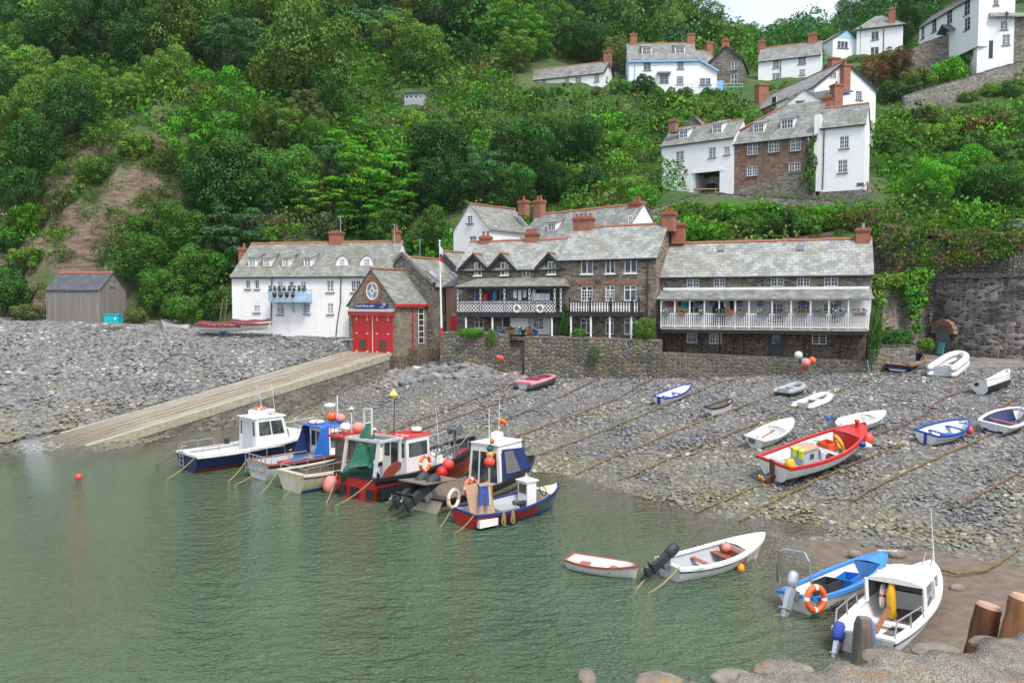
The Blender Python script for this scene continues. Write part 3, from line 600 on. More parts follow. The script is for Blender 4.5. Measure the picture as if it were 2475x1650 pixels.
def window(parent,u0,z0,u1,z1,y,cas=2,cols=2,rows=3,sill=True,frame='white_paint',pane='window_glass',fw=.075,bar=.034,name='window',arch=0,curtain=None,transom=0):
 f=MB();w_,h_=u1-u0,z1-z0;fy,by=y,y+.07
 f.box(u0,fy,z0,u0+fw,by,z1);f.box(u1-fw,fy,z0,u1,by,z1);f.box(u0+fw,fy,z1-fw,u1-fw,by,z1);f.box(u0+fw,fy,z0,u1-fw,by,z0+fw)
 if arch:f.prism([(u0+w_*(.5-.5*math.cos(t)),fy,z1+arch*math.sin(t))for t in np.linspace(0,math.pi,9)],[(u0+w_*(.5-.5*math.cos(t)),by,z1+arch*math.sin(t))for t in np.linspace(0,math.pi,9)])
 zt=z1-fw-transom
 if transom:f.box(u0+fw,fy,zt-fw*.5,u1-fw,by,zt+fw*.5)
 cw=(w_-fw*2-(cas-1)*fw*1.1)/cas
 for i in range(cas):
  a=u0+fw+i*(cw+fw*1.1)
  if i:f.box(a-fw*1.1,fy+.002,z0+fw,a,by-.002,z1-fw)
  for c in range(1,cols):f.box(a+cw*c/cols-bar/2,fy+.02,z0+fw,a+cw*c/cols+bar/2,by-.004,zt)
  for r_ in range(1,rows):f.box(a,fy+.022,z0+fw+(zt-z0-fw)*r_/rows-bar/2,a+cw,by-.006,z0+fw+(zt-z0-fw)*r_/rows+bar/2)
 o=f.build(name,MAT[frame],parent)
 g=MB();g.box(u0+.02,by-.012,z0+.02,u1-.02,by+.004,z1-.02);g.build('pane',MAT[pane],o)
 if curtain:
  k=MB()
  for side in curtain[1]:
   a,c=(u0+fw,u0+fw+w_*.3)if side=='l' else(u1-fw-w_*.3,u1-fw)
   k.box(a,by-.03,z0+fw,c,by-.014,z1-fw)
  k.build('curtain',MAT[curtain[0]],o)
 if sill:
  k=MB();k.box(u0-.08,y-.17,z0-.09,u1+.08,y+.05,z0-.002);k.build('sill',MAT['slate_sill' if sill is True else sill],o)
 return o
class House:
 def __init__(s,name,label,cat,a,b,Ya,base,wall='white_wall',roof='slate_grey',pitch=42,ridge=None,r=None,Yb=None,group=None):
  """a, b: eave ends of the front wall in the photo; Ya the distance of end a; base: photo row of the foot of the wall at a (or ('z', z))"""
  pa=P(a[0],a[1],Ya);ze=pa.z
  pb=P(b[0],b[1],Yb)if Yb else PZ(b[0],b[1],ze)
  d=Vector((pb.x-pa.x,pb.y-pa.y,0));s.W=d.length;d.normalize()
  s.zb=base[1]if isinstance(base,tuple)else P(a[0],base,Ya).z
  s.ux=d;s.uy=Vector((-d.y,d.x,0));s.o=Vector((pa.x,pa.y,s.zb));s.H=ze-s.zb
  s.root=thing(name,label,cat,s.o,(0,0,math.atan2(d.y,d.x)),group);s.wallm,s.roofm=wall,roof
  s.tp=math.tan(R(pitch));s.holes=[];s.wins=[]
  if r is None:
   best=1e9
   for rr in np.arange(1.2,9,.05):
    zr=s.loc(ridge[0],ridge[1],rr)[1];e=abs(zr-s.H-rr*s.tp)
    if e<best:best,r=e,float(rr)
  s.r=r;s.zr=s.H+r*s.tp
 def loc(s,px,py,y=0.0):
  d=ray(px,py);c=Vector((0,0,CAMH))-s.o;t=(y-c.dot(s.uy))/d.dot(s.uy);q=c+d*t
  return q.dot(s.ux),q.z
 def side(s,px,py,u):
  """photo pixel on the end wall u -> (y, z)"""
  d=ray(px,py);c=Vector((0,0,CAMH))-s.o;t=(u-c.dot(s.ux))/d.dot(s.ux);q=c+d*t;return q.dot(s.uy),q.z
 def box2(s,px0,py0,px1,py1,y=0.0):
  a=s.loc(px0,py0,y);b=s.loc(px1,py1,y);return min(a[0],b[0]),min(a[1],b[1]),max(a[0],b[0]),max(a[1],b[1])
 def win(s,px0,py0,px1,py1,**k):
  q=s.box2(px0,py0,px1,py1);s.wins.append((q,k))
  if not k.get('proud'):s.holes.append(q)
  return q
 def hole(s,px0,py0,px1,py1):
  q=s.box2(px0,py0,px1,py1);s.holes.append(q);return q
 def walls(s,d=None,gable=True,rear=True,name='wall',end_mats=None,under=.0):
  d=d or 2*s.r;W,H=s.W,s.H;b=MB();rect_wall(b,W,H,s.holes,z0=-under);zr=s.zr if gable else H
  e=(H+0.0)
  for u,flip in((0,True),(W,False)):
   pts=[(u,0,-under),(u,d,-under),(u,d,H)]+([(u,s.r,zr)]if gable else[])+[(u,0,H)]
   b.poly(pts[::-1]if flip else pts,(end_mats or{}).get(u>0,0))
  b.quad((W,d,-under),(0,d,-under),(0,d,H),(W,d,H))
  b.poly([(0,.5,H-.02),(W,.5,H-.02),(W,d-.02,H-.02),(0,d-.02,H-.02)])
  mats=[MAT[s.wallm]]+([MAT['white_render']]if end_mats else[])
  o=b.build(name,mats,s.root)
  for q,k in s.wins:window(s.root,*q,-.1 if k.pop('proud',0)else .05,**k)
  return o
 def roof(s,over=.22,verge=.12,d=None,mat=None,ridge_tiles=True,gutter=True,th=.09,rear=True,ridge_mat='terracotta'):
  d=d or 2*s.r;W=s.W;b=MB();t=s.tp;n_=max(2,int(W/1.2));rr=random.Random(int(W*100))
  sag=[0.0]+[rr.uniform(-.06,.03)for _ in range(n_-1)]+[0.0]
  us=[-verge+(W+2*verge)*i/n_ for i in range(n_+1)]
  for i in range(n_):
   f=lambda k,y,dz:(us[k],y,s.H+y*t+dz+sag[k]*(1-abs(y/s.r-.5)))
   e,g=-over,s.r
   b.quad(f(i,e,th),f(i+1,e,th),f(i+1,g,th),f(i,g,th));b.quad(f(i,e,0),f(i,g,0),f(i+1,g,0),f(i+1,e,0));b.quad(f(i,e,0),f(i+1,e,0),f(i+1,e,th),f(i,e,th))
   if rear:
    ty=(s.zr-s.H)/(d-s.r)
    h=lambda k,y,dz:(us[k],y,s.zr-(y-s.r)*ty+dz+sag[k]*.5*(1-(y-s.r)/(d-s.r)))
    b.quad(h(i,g,th),h(i+1,g,th),h(i+1,d+over,th),h(i,d+over,th))
  for u in(us[0],us[-1]):
   b.quad((u,-over,s.H-over*t),(u,s.r,s.zr),(u,s.r,s.zr+th),(u,-over,s.H-over*t+th))
   if rear:b.quad((u,s.r,s.zr),(u,d+over,s.H-over*ty),(u,d+over,s.H-over*ty+th),(u,s.r,s.zr+th))
  o=b.build('roof',MAT[mat or s.roofm],s.root);s.roof_o=o
  if ridge_tiles:
   k=MB();n2=max(2,int(W/.5))
   for i in range(n2):
    a,c=us[0]+(us[-1]-us[0])*i/n2,us[0]+(us[-1]-us[0])*(i+.96)/n2;zz=s.zr+th-.02+float(np.interp(a,us,sag))*.5
    pr=[(-.16,-.06),(-.09,.06),(.0,.11),(.09,.06),(.16,-.06)]
    k.prism([(a,s.r+p[0],zz+p[1])for p in pr],[(c,s.r+p[0],zz+p[1])for p in pr])
   k.build('ridge_tiles',MAT[ridge_mat],o)
  if gutter:
   k=MB();gz=s.H-over*t;k.tube([(-verge,-over-.05,gz-.0),(W+verge,-over-.05,gz-.0)],.06,6);k.build('gutter',MAT['black_paint'],s.root)
  return o
 def chimney(s,px,ptop,w,d=None,pbot=None,pots=2,y=None,pot_h=.45,band=True,mat='brick_red',cowl=False,px_is_u=False,base_white=False):
  y=s.r if y is None else y;u,zt=s.loc(px,ptop,y);d=d or .75;zb=(s.loc(px,pbot,y)[1]if pbot else s.zr-.9)
  b=MB();b.box(u-w/2,y-d/2,zb,u+w/2,y+d/2,zt-.3)
  b.box(u-w/2-.05,y-d/2-.05,zt-.3,u+w/2+.05,y+d/2+.05,zt-.18);b.box(u-w/2-.1,y-d/2-.1,zt-.18,u+w/2+.1,y+d/2+.1,zt-.04);b.box(u-w/2-.02,y-d/2-.02,zt-.04,u+w/2+.02,y+d/2+.02,zt+.06)
  o=b.build('chimney',MAT[mat],getattr(s,'roof_o',s.root))
  for i in range(pots):
   q=MB();x=u+(i-(pots-1)/2)*min(.42,w/max(pots,1));rp=.13
   q.lathe([(rp,0),(rp*.85,pot_h*.8),(rp*1.1,pot_h*.85),(rp*1.1,pot_h),(rp*.8,pot_h)],(x,y,zt+.04),10)
   q.build('chimney_pot',MAT['lead' if cowl else 'terracotta'],o if o.parent is s.root else s.root)
  return o
 def flash(s,px,py,w,h,y=None):
  y=s.r if y is None else y;u,z=s.loc(px,py,y);
 def dormer(s,px0,py0,px1,py1,kind='shed',cols=2,cas=2,rows=2,cheek='white_render',roof=None,run=None):
  """window face in the photo; its own face stands where the roof slope meets the sill"""
  best=(1e9,0)
  for y in np.arange(.05,s.r,.02):
   u,z=s.loc((px0+px1)/2,py1,y);e=abs(z-(s.H+y*s.tp+.1))
   if e<best[0]:best=(e,y)
  y=float(best[1]);u0,z0,u1,z1=s.box2(px0,py0,px1,py1,y);m=.1;top=z1+m
  o=tag(MB().box(u0-m,y+.1,z0-.12,u1+m,y+.14,z0).build('dormer',MAT['slate_sill'],s.root))
  sl=s.tp;b=MB()
  if kind=='shed':
   k=.32;yb=(top-s.H-.1-y*k)/(sl-k)if sl>k else y+2
   yb=max(yb,y+.5);zt=top+(yb-y)*k
   for u,fl in((u0-m,1),(u1+m,0)):
    pts=[(u,y,z0-.1),(u,yb,zt),(u,y,top)];b.poly(pts if not fl else pts[::-1])
   b.quad((u0-m,y,z0-.12),(u1+m,y,z0-.12),(u1+m,y,top),(u0-m,y,top));b.build('cheeks',MAT[cheek],o)
   rb_=MB();e=.14
   rb_.prism([(u0-m-e,y-e,top-e*k),(u1+m+e,y-e,top-e*k),(u1+m+e,yb+.3,zt+.3*k),(u0-m-e,yb+.3,zt+.3*k)],[(u0-m-e,y-e,top-e*k+.08),(u1+m+e,y-e,top-e*k+.08),(u1+m+e,yb+.3,zt+.3*k+.08),(u0-m-e,yb+.3,zt+.3*k+.08)])
   rb_.build('dormer_roof',MAT[roof or s.roofm],o)
   l=MB();l.box(u0-m-e,yb+.05,zt+.12*k+.06,u1+m+e,yb+.28,zt+.28*k+.12);l.build('lead_flashing',MAT['lead'],o)
  elif kind=='arch':
   uc=(u0+u1)/2;hw=(u1-u0)/2+.5;hh=(z1-z0)+.55;N_=12
   prof=[(uc+hw*math.cos(t)*(1 if abs(math.cos(t))>.99 else .96),z0-.25+hh*math.sin(t)**.8)for t in np.linspace(0,math.pi,N_)]
   b.poly([(u,y,z)for u,z in prof][::-1]if False else[(u,y,z)for u,z in prof]);b.build('cheeks',MAT[cheek],o);rb_=MB()
   for i in range(N_-1):
    (ua,za),(ub,zb_)=prof[i],prof[i+1];ya,yb=max(y+.05,(za-s.H)/sl),max(y+.05,(zb_-s.H)/sl)
    rb_.quad((ua,y-.1,za+.05),(ua,ya+.1,za+.05),(ub,yb+.1,zb_+.05),(ub,y-.1,zb_+.05));rb_.quad((ua,y-.1,za),(ua,y-.1,za+.05),(ub,y-.1,zb_+.05),(ub,y-.1,zb_))
   rb_.build('dormer_roof',MAT[roof or s.roofm],o)
  window(o,u0,z0,u1,z1,y-.06,cas,cols,rows,False,fw=.06)
  return o
 def gable_front(s,pxa,pxb,pya,pxt,pyt,proud=.0,board=True,apex_back=None):
  """a small front gable over the facade: eave ends and apex in the photo"""
  (ua,za),(ub,zb_),(ut,zt)=s.loc(pxa,pya,-.02),s.loc(pxb,pya,-.02),s.loc(pxt,pyt,-.02);y=-.02;yb=(zt-s.H)/s.tp+.3
  b=MB();b.poly([(ua+.15,y,za),(ub-.15,y,za),(ut,y,zt-.1)]);o=b.build('gable',MAT[s.wallm],s.root)
  rb_=MB();e=.35
  for(u,z),sg in(((ua,za),-1),((ub,zb_),1)):
   yb0=max((z-s.H)/s.tp,-.1);a0=Vector((u,y-e,z));a1=Vector((ut,y-e,zt));c1=Vector((ut,yb,zt));c0=Vector((u,yb0+.2,z));up=Vector((0,0,.08))
   ring=[a0,a1,c1,c0]if sg<0 else[a1,a0,c0,c1];rb_.prism(ring,[p+up for p in ring])
  rb_.build('gable_roof',MAT['slate_mossy'],o);k=MB()
  for(u,z)in((ua,za),(ub,zb_)):k.bar((u,y-e-.03,z-.12),(ut,y-e-.03,zt-.1),.07,.24)
  k.box(ut-.4,y-e+.02,zt-.55,ut+.4,y-e+.06,zt-.48);k.poly([(ut-.4,y-e+.05,zt-.5),(ut+.4,y-e+.05,zt-.5),(ut,y-e+.05,zt-.08)])
  k.build('bargeboard',MAT['black_paint'],o)
  l=MB();n2=5
  for i in range(n2):
   a,c=y-e+(yb-y+e)*i/n2,y-e+(yb-y+e)*(i+.95)/n2;pr=[(-.14,.02),(0,.16),(.14,.02)]
   l.prism([(ut+p[0],a,zt+p[1])for p in pr],[(ut+p[0],c,zt+p[1])for p in pr])
  l.build('ridge_tiles',MAT['terracotta'],o);return o
 def pipe(s,pts,r=.05,mat='black_paint',y=-.1,name='downpipe'):
  b=MB();b.tube([(*((lambda q:(q[0],y,q[1]))(s.loc(a,c,y))),)for a,c in pts],r,6);return b.build(name,MAT[mat],s.root)
 def skylight(s,px0,py0,px1,py1,shine='skylight_glass'):
  best=(1e9,0)
  for y in np.arange(.05,s.r,.02):
   u,z=s.loc((px0+px1)/2,py1,y);e=abs(z-(s.H+y*s.tp+.15))
   if e<best[0]:best=(e,y)
  y=float(best[1]);u0,z0=s.loc(px0,py1,y);u1,_=s.loc(px1,py1,y);y2=y
  for q in np.arange(y,s.r,.02):
   if s.loc(px0,py0,q)[1]-(s.H+q*s.tp+.15)<0:y2=q;break
  y2=max(y2,y+.4);f=lambda yy,dz:s.H+yy*s.tp+.12+dz;b=MB()
  b.prism([(u0,y,f(y,0)),(u1,y,f(y,0)),(u1,y2,f(y2,0)),(u0,y2,f(y2,0))],[(u0,y,f(y,.1)),(u1,y,f(y,.1)),(u1,y2,f(y2,.1)),(u0,y2,f(y2,.1))])
  o=b.build('skylight',MAT['dark_steel'],s.root);g=MB();i_=.09;um=(u0+u1)/2
  for a,c in((u0+i_,um-.02),(um+.02,u1-i_)):g.quad((a,y+i_,f(y+i_,.106)),(c,y+i_,f(y+i_,.106)),(c,y2-i_,f(y2-i_,.106)),(a,y2-i_,f(y2-i_,.106)))
  g.build('pane',MAT[shine],o);return o
 def gwin(s,u,px0,py0,px1,py1,cas=1,cols=2,rows=3,name='window',out=1):
  """window on an end wall"""
  a,c=s.side(px0,py0,u),s.side(px1,py1,u);y0,y1=sorted((a[0],c[0]));z0,z1=sorted((a[1],c[1]))
  e=link(name,None,s.root)
  bpy.data.objects.remove(e);f=MB();g=MB();x0,x1=(u,u+.06*out)if out>0 else(u-.06,u)
  for a_,b_,c_,d_ in((y0,z0,y0+.07,z1),(y1-.07,z0,y1,z1),(y0,z0,y1,z0+.07),(y0,z1-.07,y1,z1)):f.box(x0,a_,b_,x1,c_,d_)
  for i in range(1,cols):yy=y0+(y1-y0)*i/cols;f.box(x0+.01,yy-.02,z0,x1-.01,yy+.02,z1)
  for i in range(1,rows):zz=z0+(z1-z0)*i/rows;f.box(x0+.012,y0,zz-.02,x1-.012,y1,zz+.02)
  o=f.build(name,MAT['white_paint'],s.root);g.box(x0+.005,y0+.02,z0+.02,x0+.03,y1-.02,z1-.02);g.build('pane',MAT['window_glass'],o)
  k=MB();k.box(x0-.02,y0-.06,z0-.09,x1+.06,y1+.06,z0-.01);k.build('sill',MAT['slate_sill'],o);return o
  # --- long white cottage above the boulder bank (two roofs, one row)
h=House('white_cottage','long white cottage with blue hanging balcony on the boulder bank','house',(560,667),(938,665.5),77.5,812,'white_wall','slate_mossy',40,(780,588),Yb=74.4)
for x0,y0,x1,y1,c,r_ in((593,677,605,698,1,3),(615,676,627,698,1,3),(671,679,684,697,2,2),(699,679,710,697,1,2),(726,679,740,697,2,2),(789,677,807,706,2,3),(848,677,872,706,2,3),(613,738,628,755,2,3),(669,742,686,760,2,3),(734,733,749,758,2,3),(791,733,806,759,2,3)):
 h.win(x0,y0,x1,y1,cas=c,cols=2,rows=r_)
h.walls(under=1.2);h.roof()
h.chimney(590,600,.85,.8,642,1);h.chimney(813.5,561,1.2,.9,None,3,pot_h=.2);h.chimney(959,558,.62,.7,None,1)
for x0,x1 in((602,618),(638,653),(684,699),(736,752)):h.dormer(x0,626,x1,643,'shed',2,2,2)
for x0,x1 in((822,834),(880,894)):h.dormer(x0,625,x1,642,'arch',2,2,2)
h.pipe([(661,668),(657,674),(656,720),(655,785)]);h.pipe([(816,668),(824,674),(823,730),(815,780),(812,812)])
y=-1.15;u0,z0,u1,z1=h.box2(649,700,741,727,y);bal=MB();k=MB()
bal.box(u0,y,z0-.12,u1,-.0,z0-.02)
for zz in(z0+.12,z0+.55,z1):bal.box(u0,y-.03,zz-.05,u1,y+.03,zz+.03)
n_=int((u1-u0)/.14)
for i in range(n_+1):x=u0+(u1-u0)*i/n_;bal.box(x-.045,y-.018,z0-.02,x+.045,y+.016,z1-.05)
for u in(u0,u1):bal.box(u-.03,y,z1-.06,u+.03,0,z1);bal.box(u-.02,y,z0,u+.02,0,z1-.4)
for f in(.2,.52,.8):x=u0+(u1-u0)*f;bal.bar((x,y+.1,z0-.1),(x,-.02,z0-1.05),.1,.1);bal.box(x-.05,-.06,z0-1.1,x+.05,0,z0)
bal.build('balcony',MAT['pale_blue'],h.root)
white_cottage=h;white_bal=(u0,z0,u1,z1,y)
# --- row 2: white gabled house and slate roofed house behind the brown terrace
def simple_house(name,label,a,b,Ya,base,wall,roof,pitch,ridge,wins=(),Yb=None,r=None,under=2,**k):
 h=House(name,label,'house',a,b,Ya,base,wall,roof,pitch,ridge,r,Yb)
 for q in wins:h.win(*q[:4],**(q[4]if len(q)>4 else{}))
 h.walls(under=under);h.roof(**k);return h
class FG(House):
 """house whose gable end faces us: ridge runs straight back"""
 def __init__(s,name,label,cat,a,b,Ya,Yb,base,apex,L,wall='white_wall',roof='slate_grey',group=None,za=None):
  pa,pb=P(a[0],a[1],Ya),P(b[0],b[1],Yb);ze=za if za is not None else(pa.z+pb.z)/2
  d=Vector((pb.x-pa.x,pb.y-pa.y,0));s.W=d.length;d.normalize()
  s.zb=base[1]if isinstance(base,tuple)else P(a[0],base,Ya).z
  s.ux=d;s.uy=Vector((-d.y,d.x,0));s.o=Vector((pa.x,pa.y,s.zb));s.H=ze-s.zb;s.L=L
  s.root=thing(name,label,cat,s.o,(0,0,math.atan2(d.y,d.x)),group);s.wallm,s.roofm=wall,roof;s.holes=[];s.wins=[]
  s.ua,s.zr=s.loc(*apex);s.r=0;s.tp=1
 def walls(s,under=1.5,y0=0.0,name='wall',rec=.13):
  b=MB();W,H,L=s.W,s.H,s.L;hs=s.holes;top=[q for q in hs if q[3]>H]
  rect_wall(b,W,H,hs,y0,rec,z0=-under);b.poly([(0,y0,H),(W,y0,H),(s.ua,y0,s.zr)])
  b.poly([(W,L,H),(0,L,H),(s.ua,L,s.zr)]);b.quad((W,L,-under),(0,L,-under),(0,L,H),(W,L,H))
  b.quad((W,y0,-under),(W,L,-under),(W,L,H),(W,y0,H));b.quad((0,L,-under),(0,y0,-under),(0,y0,H),(0,L,H))
  o=b.build(name,MAT[s.wallm],s.root)
  for q,k in s.wins:window(s.root,*q,-.06 if k.pop('proud',0)else y0+.05,**k)
  return o
 def roof(s,over=.25,verge=.15,th=.09,ridge_tiles=True,barge=None,y0=0.0,name='roof',coping=None):
  b=MB();L=s.L
  for u,sg in((0,-1),(s.W,1)):
   k=(s.zr-s.H)/(s.ua-u);e=u+sg*over;ze=s.H+(e-u)*k
   p=[Vector((e,y0-verge,ze)),Vector((s.ua,y0-verge,s.zr)),Vector((s.ua,L+verge,s.zr)),Vector((e,L+verge,ze))]
   if sg>0:p=p[::-1]
   b.prism(p,[q+Vector((0,0,th))for q in p])
   if barge:
    kk=MB();kk.bar((e,y0-verge-.04,ze-.02),(s.ua,y0-verge-.04,s.zr-.02),.06,.26);kk.build('bargeboard',MAT[barge],s.root)
   if coping:
    kk=MB();kk.bar((e,y0-.02,ze+.12),(s.ua,y0-.02,s.zr+.12),.42,.22);kk.build('coping',MAT[coping],s.root)
  o=b.build(name,MAT[s.roofm],s.root);s.roof_o=o
  if ridge_tiles:
   k=MB();n2=max(2,int(L/.5));pr=[(-.16,-.02),(-.08,.1),(.08,.1),(.16,-.02)]
   for i in range(n2):
    a,c=y0-verge+(L+2*verge-y0)*i/n2,y0-verge+(L+2*verge-y0)*(i+.96)/n2
    k.prism([(s.ua+p[0],a,s.zr+th+p[1])for p in pr],[(s.ua+p[0],c,s.zr+th+p[1])for p in pr])
   k.build('ridge_tiles',MAT['terracotta'],o)
  return o
h=FG('white_gabled_house','white house with plain gable end behind the brown terrace','house',(1096,556),(1182,554),83,79.5,660,(1135,494),6.6,'white_wall','slate_mossy')
h.win(1130,521,1144,539,cas=1,cols=2,rows=3,proud=1);h.win(1134,571,1152,593,cas=1,cols=3,rows=3)
h.walls(under=4);h.roof();h.chimney(1266,486,.95,.8,None,1,y=5.5)
h=House('slate_house','house with long dark slate roof behind the brown terrace chimneys','house',(1256,581),(1510,561),78,640,'white_render','slate_dark',44,(1400,510))
h.roofm='slate_grey';h.walls(under=4);h.roof();h.chimney(1304,485,.95,.8,None,2);h.chimney(1540,489,1.2,.9,545,2)
h.dormer(1325,541,1343,556,'shed',2,2,2);h.gwin(h.W,1518,521,1527,545,1,2,2)
# --- brown stone terrace: left house with latticed balcony, right house with baluster balcony
h=House('stone_terrace_house','brown stone house with black and white lattice balcony','house',(1106,651),(1362,646),71.5,805,'rubble_brown','slate_pale',42,(1270,582),Yb=67.8)
hl=h
for x0,y0,x1,y1,k in((1147,634,1165,666,dict(proud=1,cas=2,cols=1,rows=2,curtain=('curtain_cream','l'))),(1211,634,1230,665,dict(proud=1,cas=2,cols=1,rows=2,curtain=('curtain_cream','r'))),(1262,649,1281,671,dict(cas=2,cols=1,rows=1)),(1325,632,1344,663,dict(proud=1,cas=2,cols=1,rows=2)),(1146,698,1164,728,dict(cas=1,cols=1,rows=2)),(1208,698,1222,728,dict(cas=1,cols=2,rows=2)),(1226,698,1247,728,dict(cas=1,cols=1,rows=1)),(1146,763,1169,793,dict(cas=2,cols=1,rows=2)),(1289,766,1314,797,dict(cas=2,cols=2,rows=3,transom=.35))):h.win(x0,y0,x1,y1,sill='white_paint',**k)
dq=h.hole(1216,766,1233,800)
h.holes=[q if q[3]<h.H else(q[0],q[1],q[2],h.H-.0)for q in h.holes]
wtop=[q for q,k in h.wins]
h.walls(under=1.5);h.roof()
b=MB();b.box(dq[0],.10,dq[1],dq[2],.13,dq[3]);o=b.build('door',MAT['black_paint'],h.root)
b=MB();b.box(dq[0]-.1,-.03,dq[1],dq[0],.04,dq[3]+.1);b.box(dq[2],-.03,dq[1],dq[2]+.06,.04,dq[3]+.1);b.box(dq[0],-.03,dq[3],dq[2],.04,dq[3]+.1);b.build('door_frame',MAT['white_paint'],o)
for ax,bx,tx,ty,ey in((1111,1184,1147,614,651),(1180,1249,1214,613,650),(1296,1366,1328,612,648)):h.gable_front(ax,bx,ey,tx,ty)
h.chimney(1174,572,.9,.75,600,2,mat='brick_red');h.chimney(1286,563,1.1,.75,592,4,pot_h=.3)
h.pipe([(1292,650),(1293,672)],.04);h.pipe([(1366,655),(1368,720),(1368,790)],.055)
hr_=h2=House('stone_terrace_house','taller brown stone house with white baluster balcony and brick arched windows','house',(1354,626),(1586,620),67.8,812,'rubble_brown','slate_pale',42,(1490,548),Yb=64)
for x0,y0,x1,y1,k in((1404,628,1433,662,dict(cas=2,cols=1,rows=1)),(1463,627,1486,661,dict(cas=2,cols=1,rows=1)),(1509,625,1539,660,dict(cas=2,cols=1,rows=1)),(1404,691,1432,728,dict(cas=2,cols=2,rows=3,transom=.3,arch=.1)),(1463,690,1485,728,dict(cas=2,cols=2,rows=3,transom=.3,arch=.1)),(1508,689,1538,727,dict(cas=2,cols=1,rows=1,transom=.3,arch=.1)),(1403,769,1430,806,dict(cas=2,cols=1,rows=1,transom=.3,arch=.08)),(1463,769,1483,808,dict(cas=2,cols=1,rows=1,transom=.3,arch=.08)),(1508,768,1537,809,dict(cas=2,cols=1,rows=1,transom=.3,arch=.08))):h2.win(x0,y0,x1,y1,sill='white_paint' if y0<640 else True,**k)
h2.walls(under=1.5);h2.roof()
h2.chimney(1411,526,1.7,.8,578,4,pot_h=.28);h2.chimney(1617,514,1.0,.9,560,2,pot_h=.4)
h2.pipe([(1562,622),(1565,640),(1564,790)],.05)
for cx in(1417,1474,1523):
 u0,z0,u1,z1=h2.box2(cx-21,683,cx+21,690,0);b=MB();N_=12
 for i in range(N_):
  x0,x1=u0+(u1-u0)*i/N_,u0+(u1-u0)*(i+.93)/N_;zz=lambda x:z0+.14*math.sin(math.pi*(x-u0)/(u1-u0))
  b.prism([(x0,-.03,zz(x0)),(x1,-.03,zz(x1)),(x1,.03,zz(x1)),(x0,.03,zz(x0))],[(x0,-.03,zz(x0)+.3),(x1,-.03,zz(x1)+.3),(x1,.03,zz(x1)+.3),(x0,.03,zz(x0)+.3)])
 b.build('brick_arch',MAT['brick_red'],h2.root)
q=h2.box2(1438,665,1455,682,0);b=MB();b.box(q[0],-.06,q[1],q[2],.02,q[3]);b.box(q[0]+.12,-.1,q[1]+.12,q[2]-.12,-.06,q[3]-.12);b.build('carved_stone',MAT['path_wall'],h2.root)
y=-1.6;u0,zr0,u1,zr1=hl.box2(1107,728,1357,757,y);zf=zr0;root=hl.root
b=MB();b.box(u0,y-.05,zf-.35,u1,-.0,zf);b.build('balcony_deck',MAT['black_paint'],root)
b=MB();bk=MB();posts=[1107,1162,1220,1280,1341,1356];up=[hl.loc(x,740,y)[0]for x in posts];zt_=hl.loc(1200,694,y)[1];zrail=hl.loc(1200,727,y)[1];zmid=zrail-.24
for a in up:bk.box(a-.13,y-.03,zf,a+.13,y+.05,zt_)
for zz in(zf+.06,zmid,zrail):bk.box(u0,y-.04,zz-.04,u1,y+.04,zz+.04)
bk.box(u0,y-.03,zt_-.22,u1,y+.08,zt_)
for a in up:
 for(za,zb_)in((zf+.1,zmid-.05),(zrail+.08,zrail+.75),(zmid,zrail),(zrail+.82,zrail+1.02)):
  if zb_>zt_-.05:continue
  for sg in(1,-1):b.bar((a-.08*sg,y-.05,za),(a+.08*sg,y-.05,zb_),.045,.02,up=(0,1,0))
for i in range(len(up)-1):
 a,c=up[i]+.14,up[i+1]-.14;L=c-a
 if L<.3:continue
 n_=max(2,round(L/.3));hgt_=zmid-zf-.1
 for k in range(-2,n_):
  for sg in(1,-1):
   xa=a+L*k/n_;xb=xa+L*2/n_;za,zb_=zf+.08,zmid-.04
   if sg<0:xa,xb=xb,xa
   lo_,hi_=0.0,1.0;dx=xb-xa
   for lim,s_ in((a,1),(c,-1)):
    t_=(lim-xa)/dx
    if(dx>0)==(s_>0):lo_=max(lo_,t_)
    else:hi_=min(hi_,t_)
   if hi_-lo_>.08:b.bar((xa+dx*lo_,y-.05-.012*sg,za+(zb_-za)*lo_),(xa+dx*hi_,y-.05-.012*sg,za+(zb_-za)*hi_),.055,.02,up=(0,1,0))
 for k in range(max(2,round(L/.62))):
  m_=max(2,round(L/.62));c0=a+L*(k+.5)/m_
  for sg in(1,-1):
   pts=[(c0+(t_-.5)*L/m_*.94,y-.05,(zmid+zrail)/2+sg*.085*math.sin(math.pi*t_))for t_ in np.linspace(0,1,7)];b.tube(pts,.022,4)
bk.build('balcony_frame',MAT['black_paint'],root);b.build('lattice',MAT['white_paint'],root)
rf=MB();ze,zw=zt_+.03,hl.loc(1200,673,0)[1];ov=.25
A0,A1=(u0-.2,y-ov,ze),(u1+.25,y-ov,ze);B0,B1=(u0+1.3,-.02,zw),(u1-.2,-.02,zw)
up_=lambda p:(p[0],p[1],p[2]+.07)
rf.prism([A0,A1,B1,B0],[up_(A0),up_(A1),up_(B1),up_(B0)]);rf.prism([A1,(u1+.25,-.02,ze),B1],[up_(A1),up_((u1+.25,-.02,ze)),up_(B1)]);rf.prism([(u0-.2,-.02,ze),A0,B0],[up_((u0-.2,-.02,ze)),up_(A0),up_(B0)])
rf.build('veranda_roof',MAT['slate_mossy'],root)
for px in(1125,1189,1333):
 a=hl.loc(px,780,y)[0];c=MB();c.tube([(a,y+.1,-.3),(a,y+.1,zf-.34)],.085,10);c.build('column',MAT['white_paint'],root)
q=hl.box2(1236,765,1278,800,-.35);b=MB();b.box(q[0],-.5,q[1]-.3,q[2],-.02,q[3]-.1);b.build('white_porch',MAT['white_paint'],root)
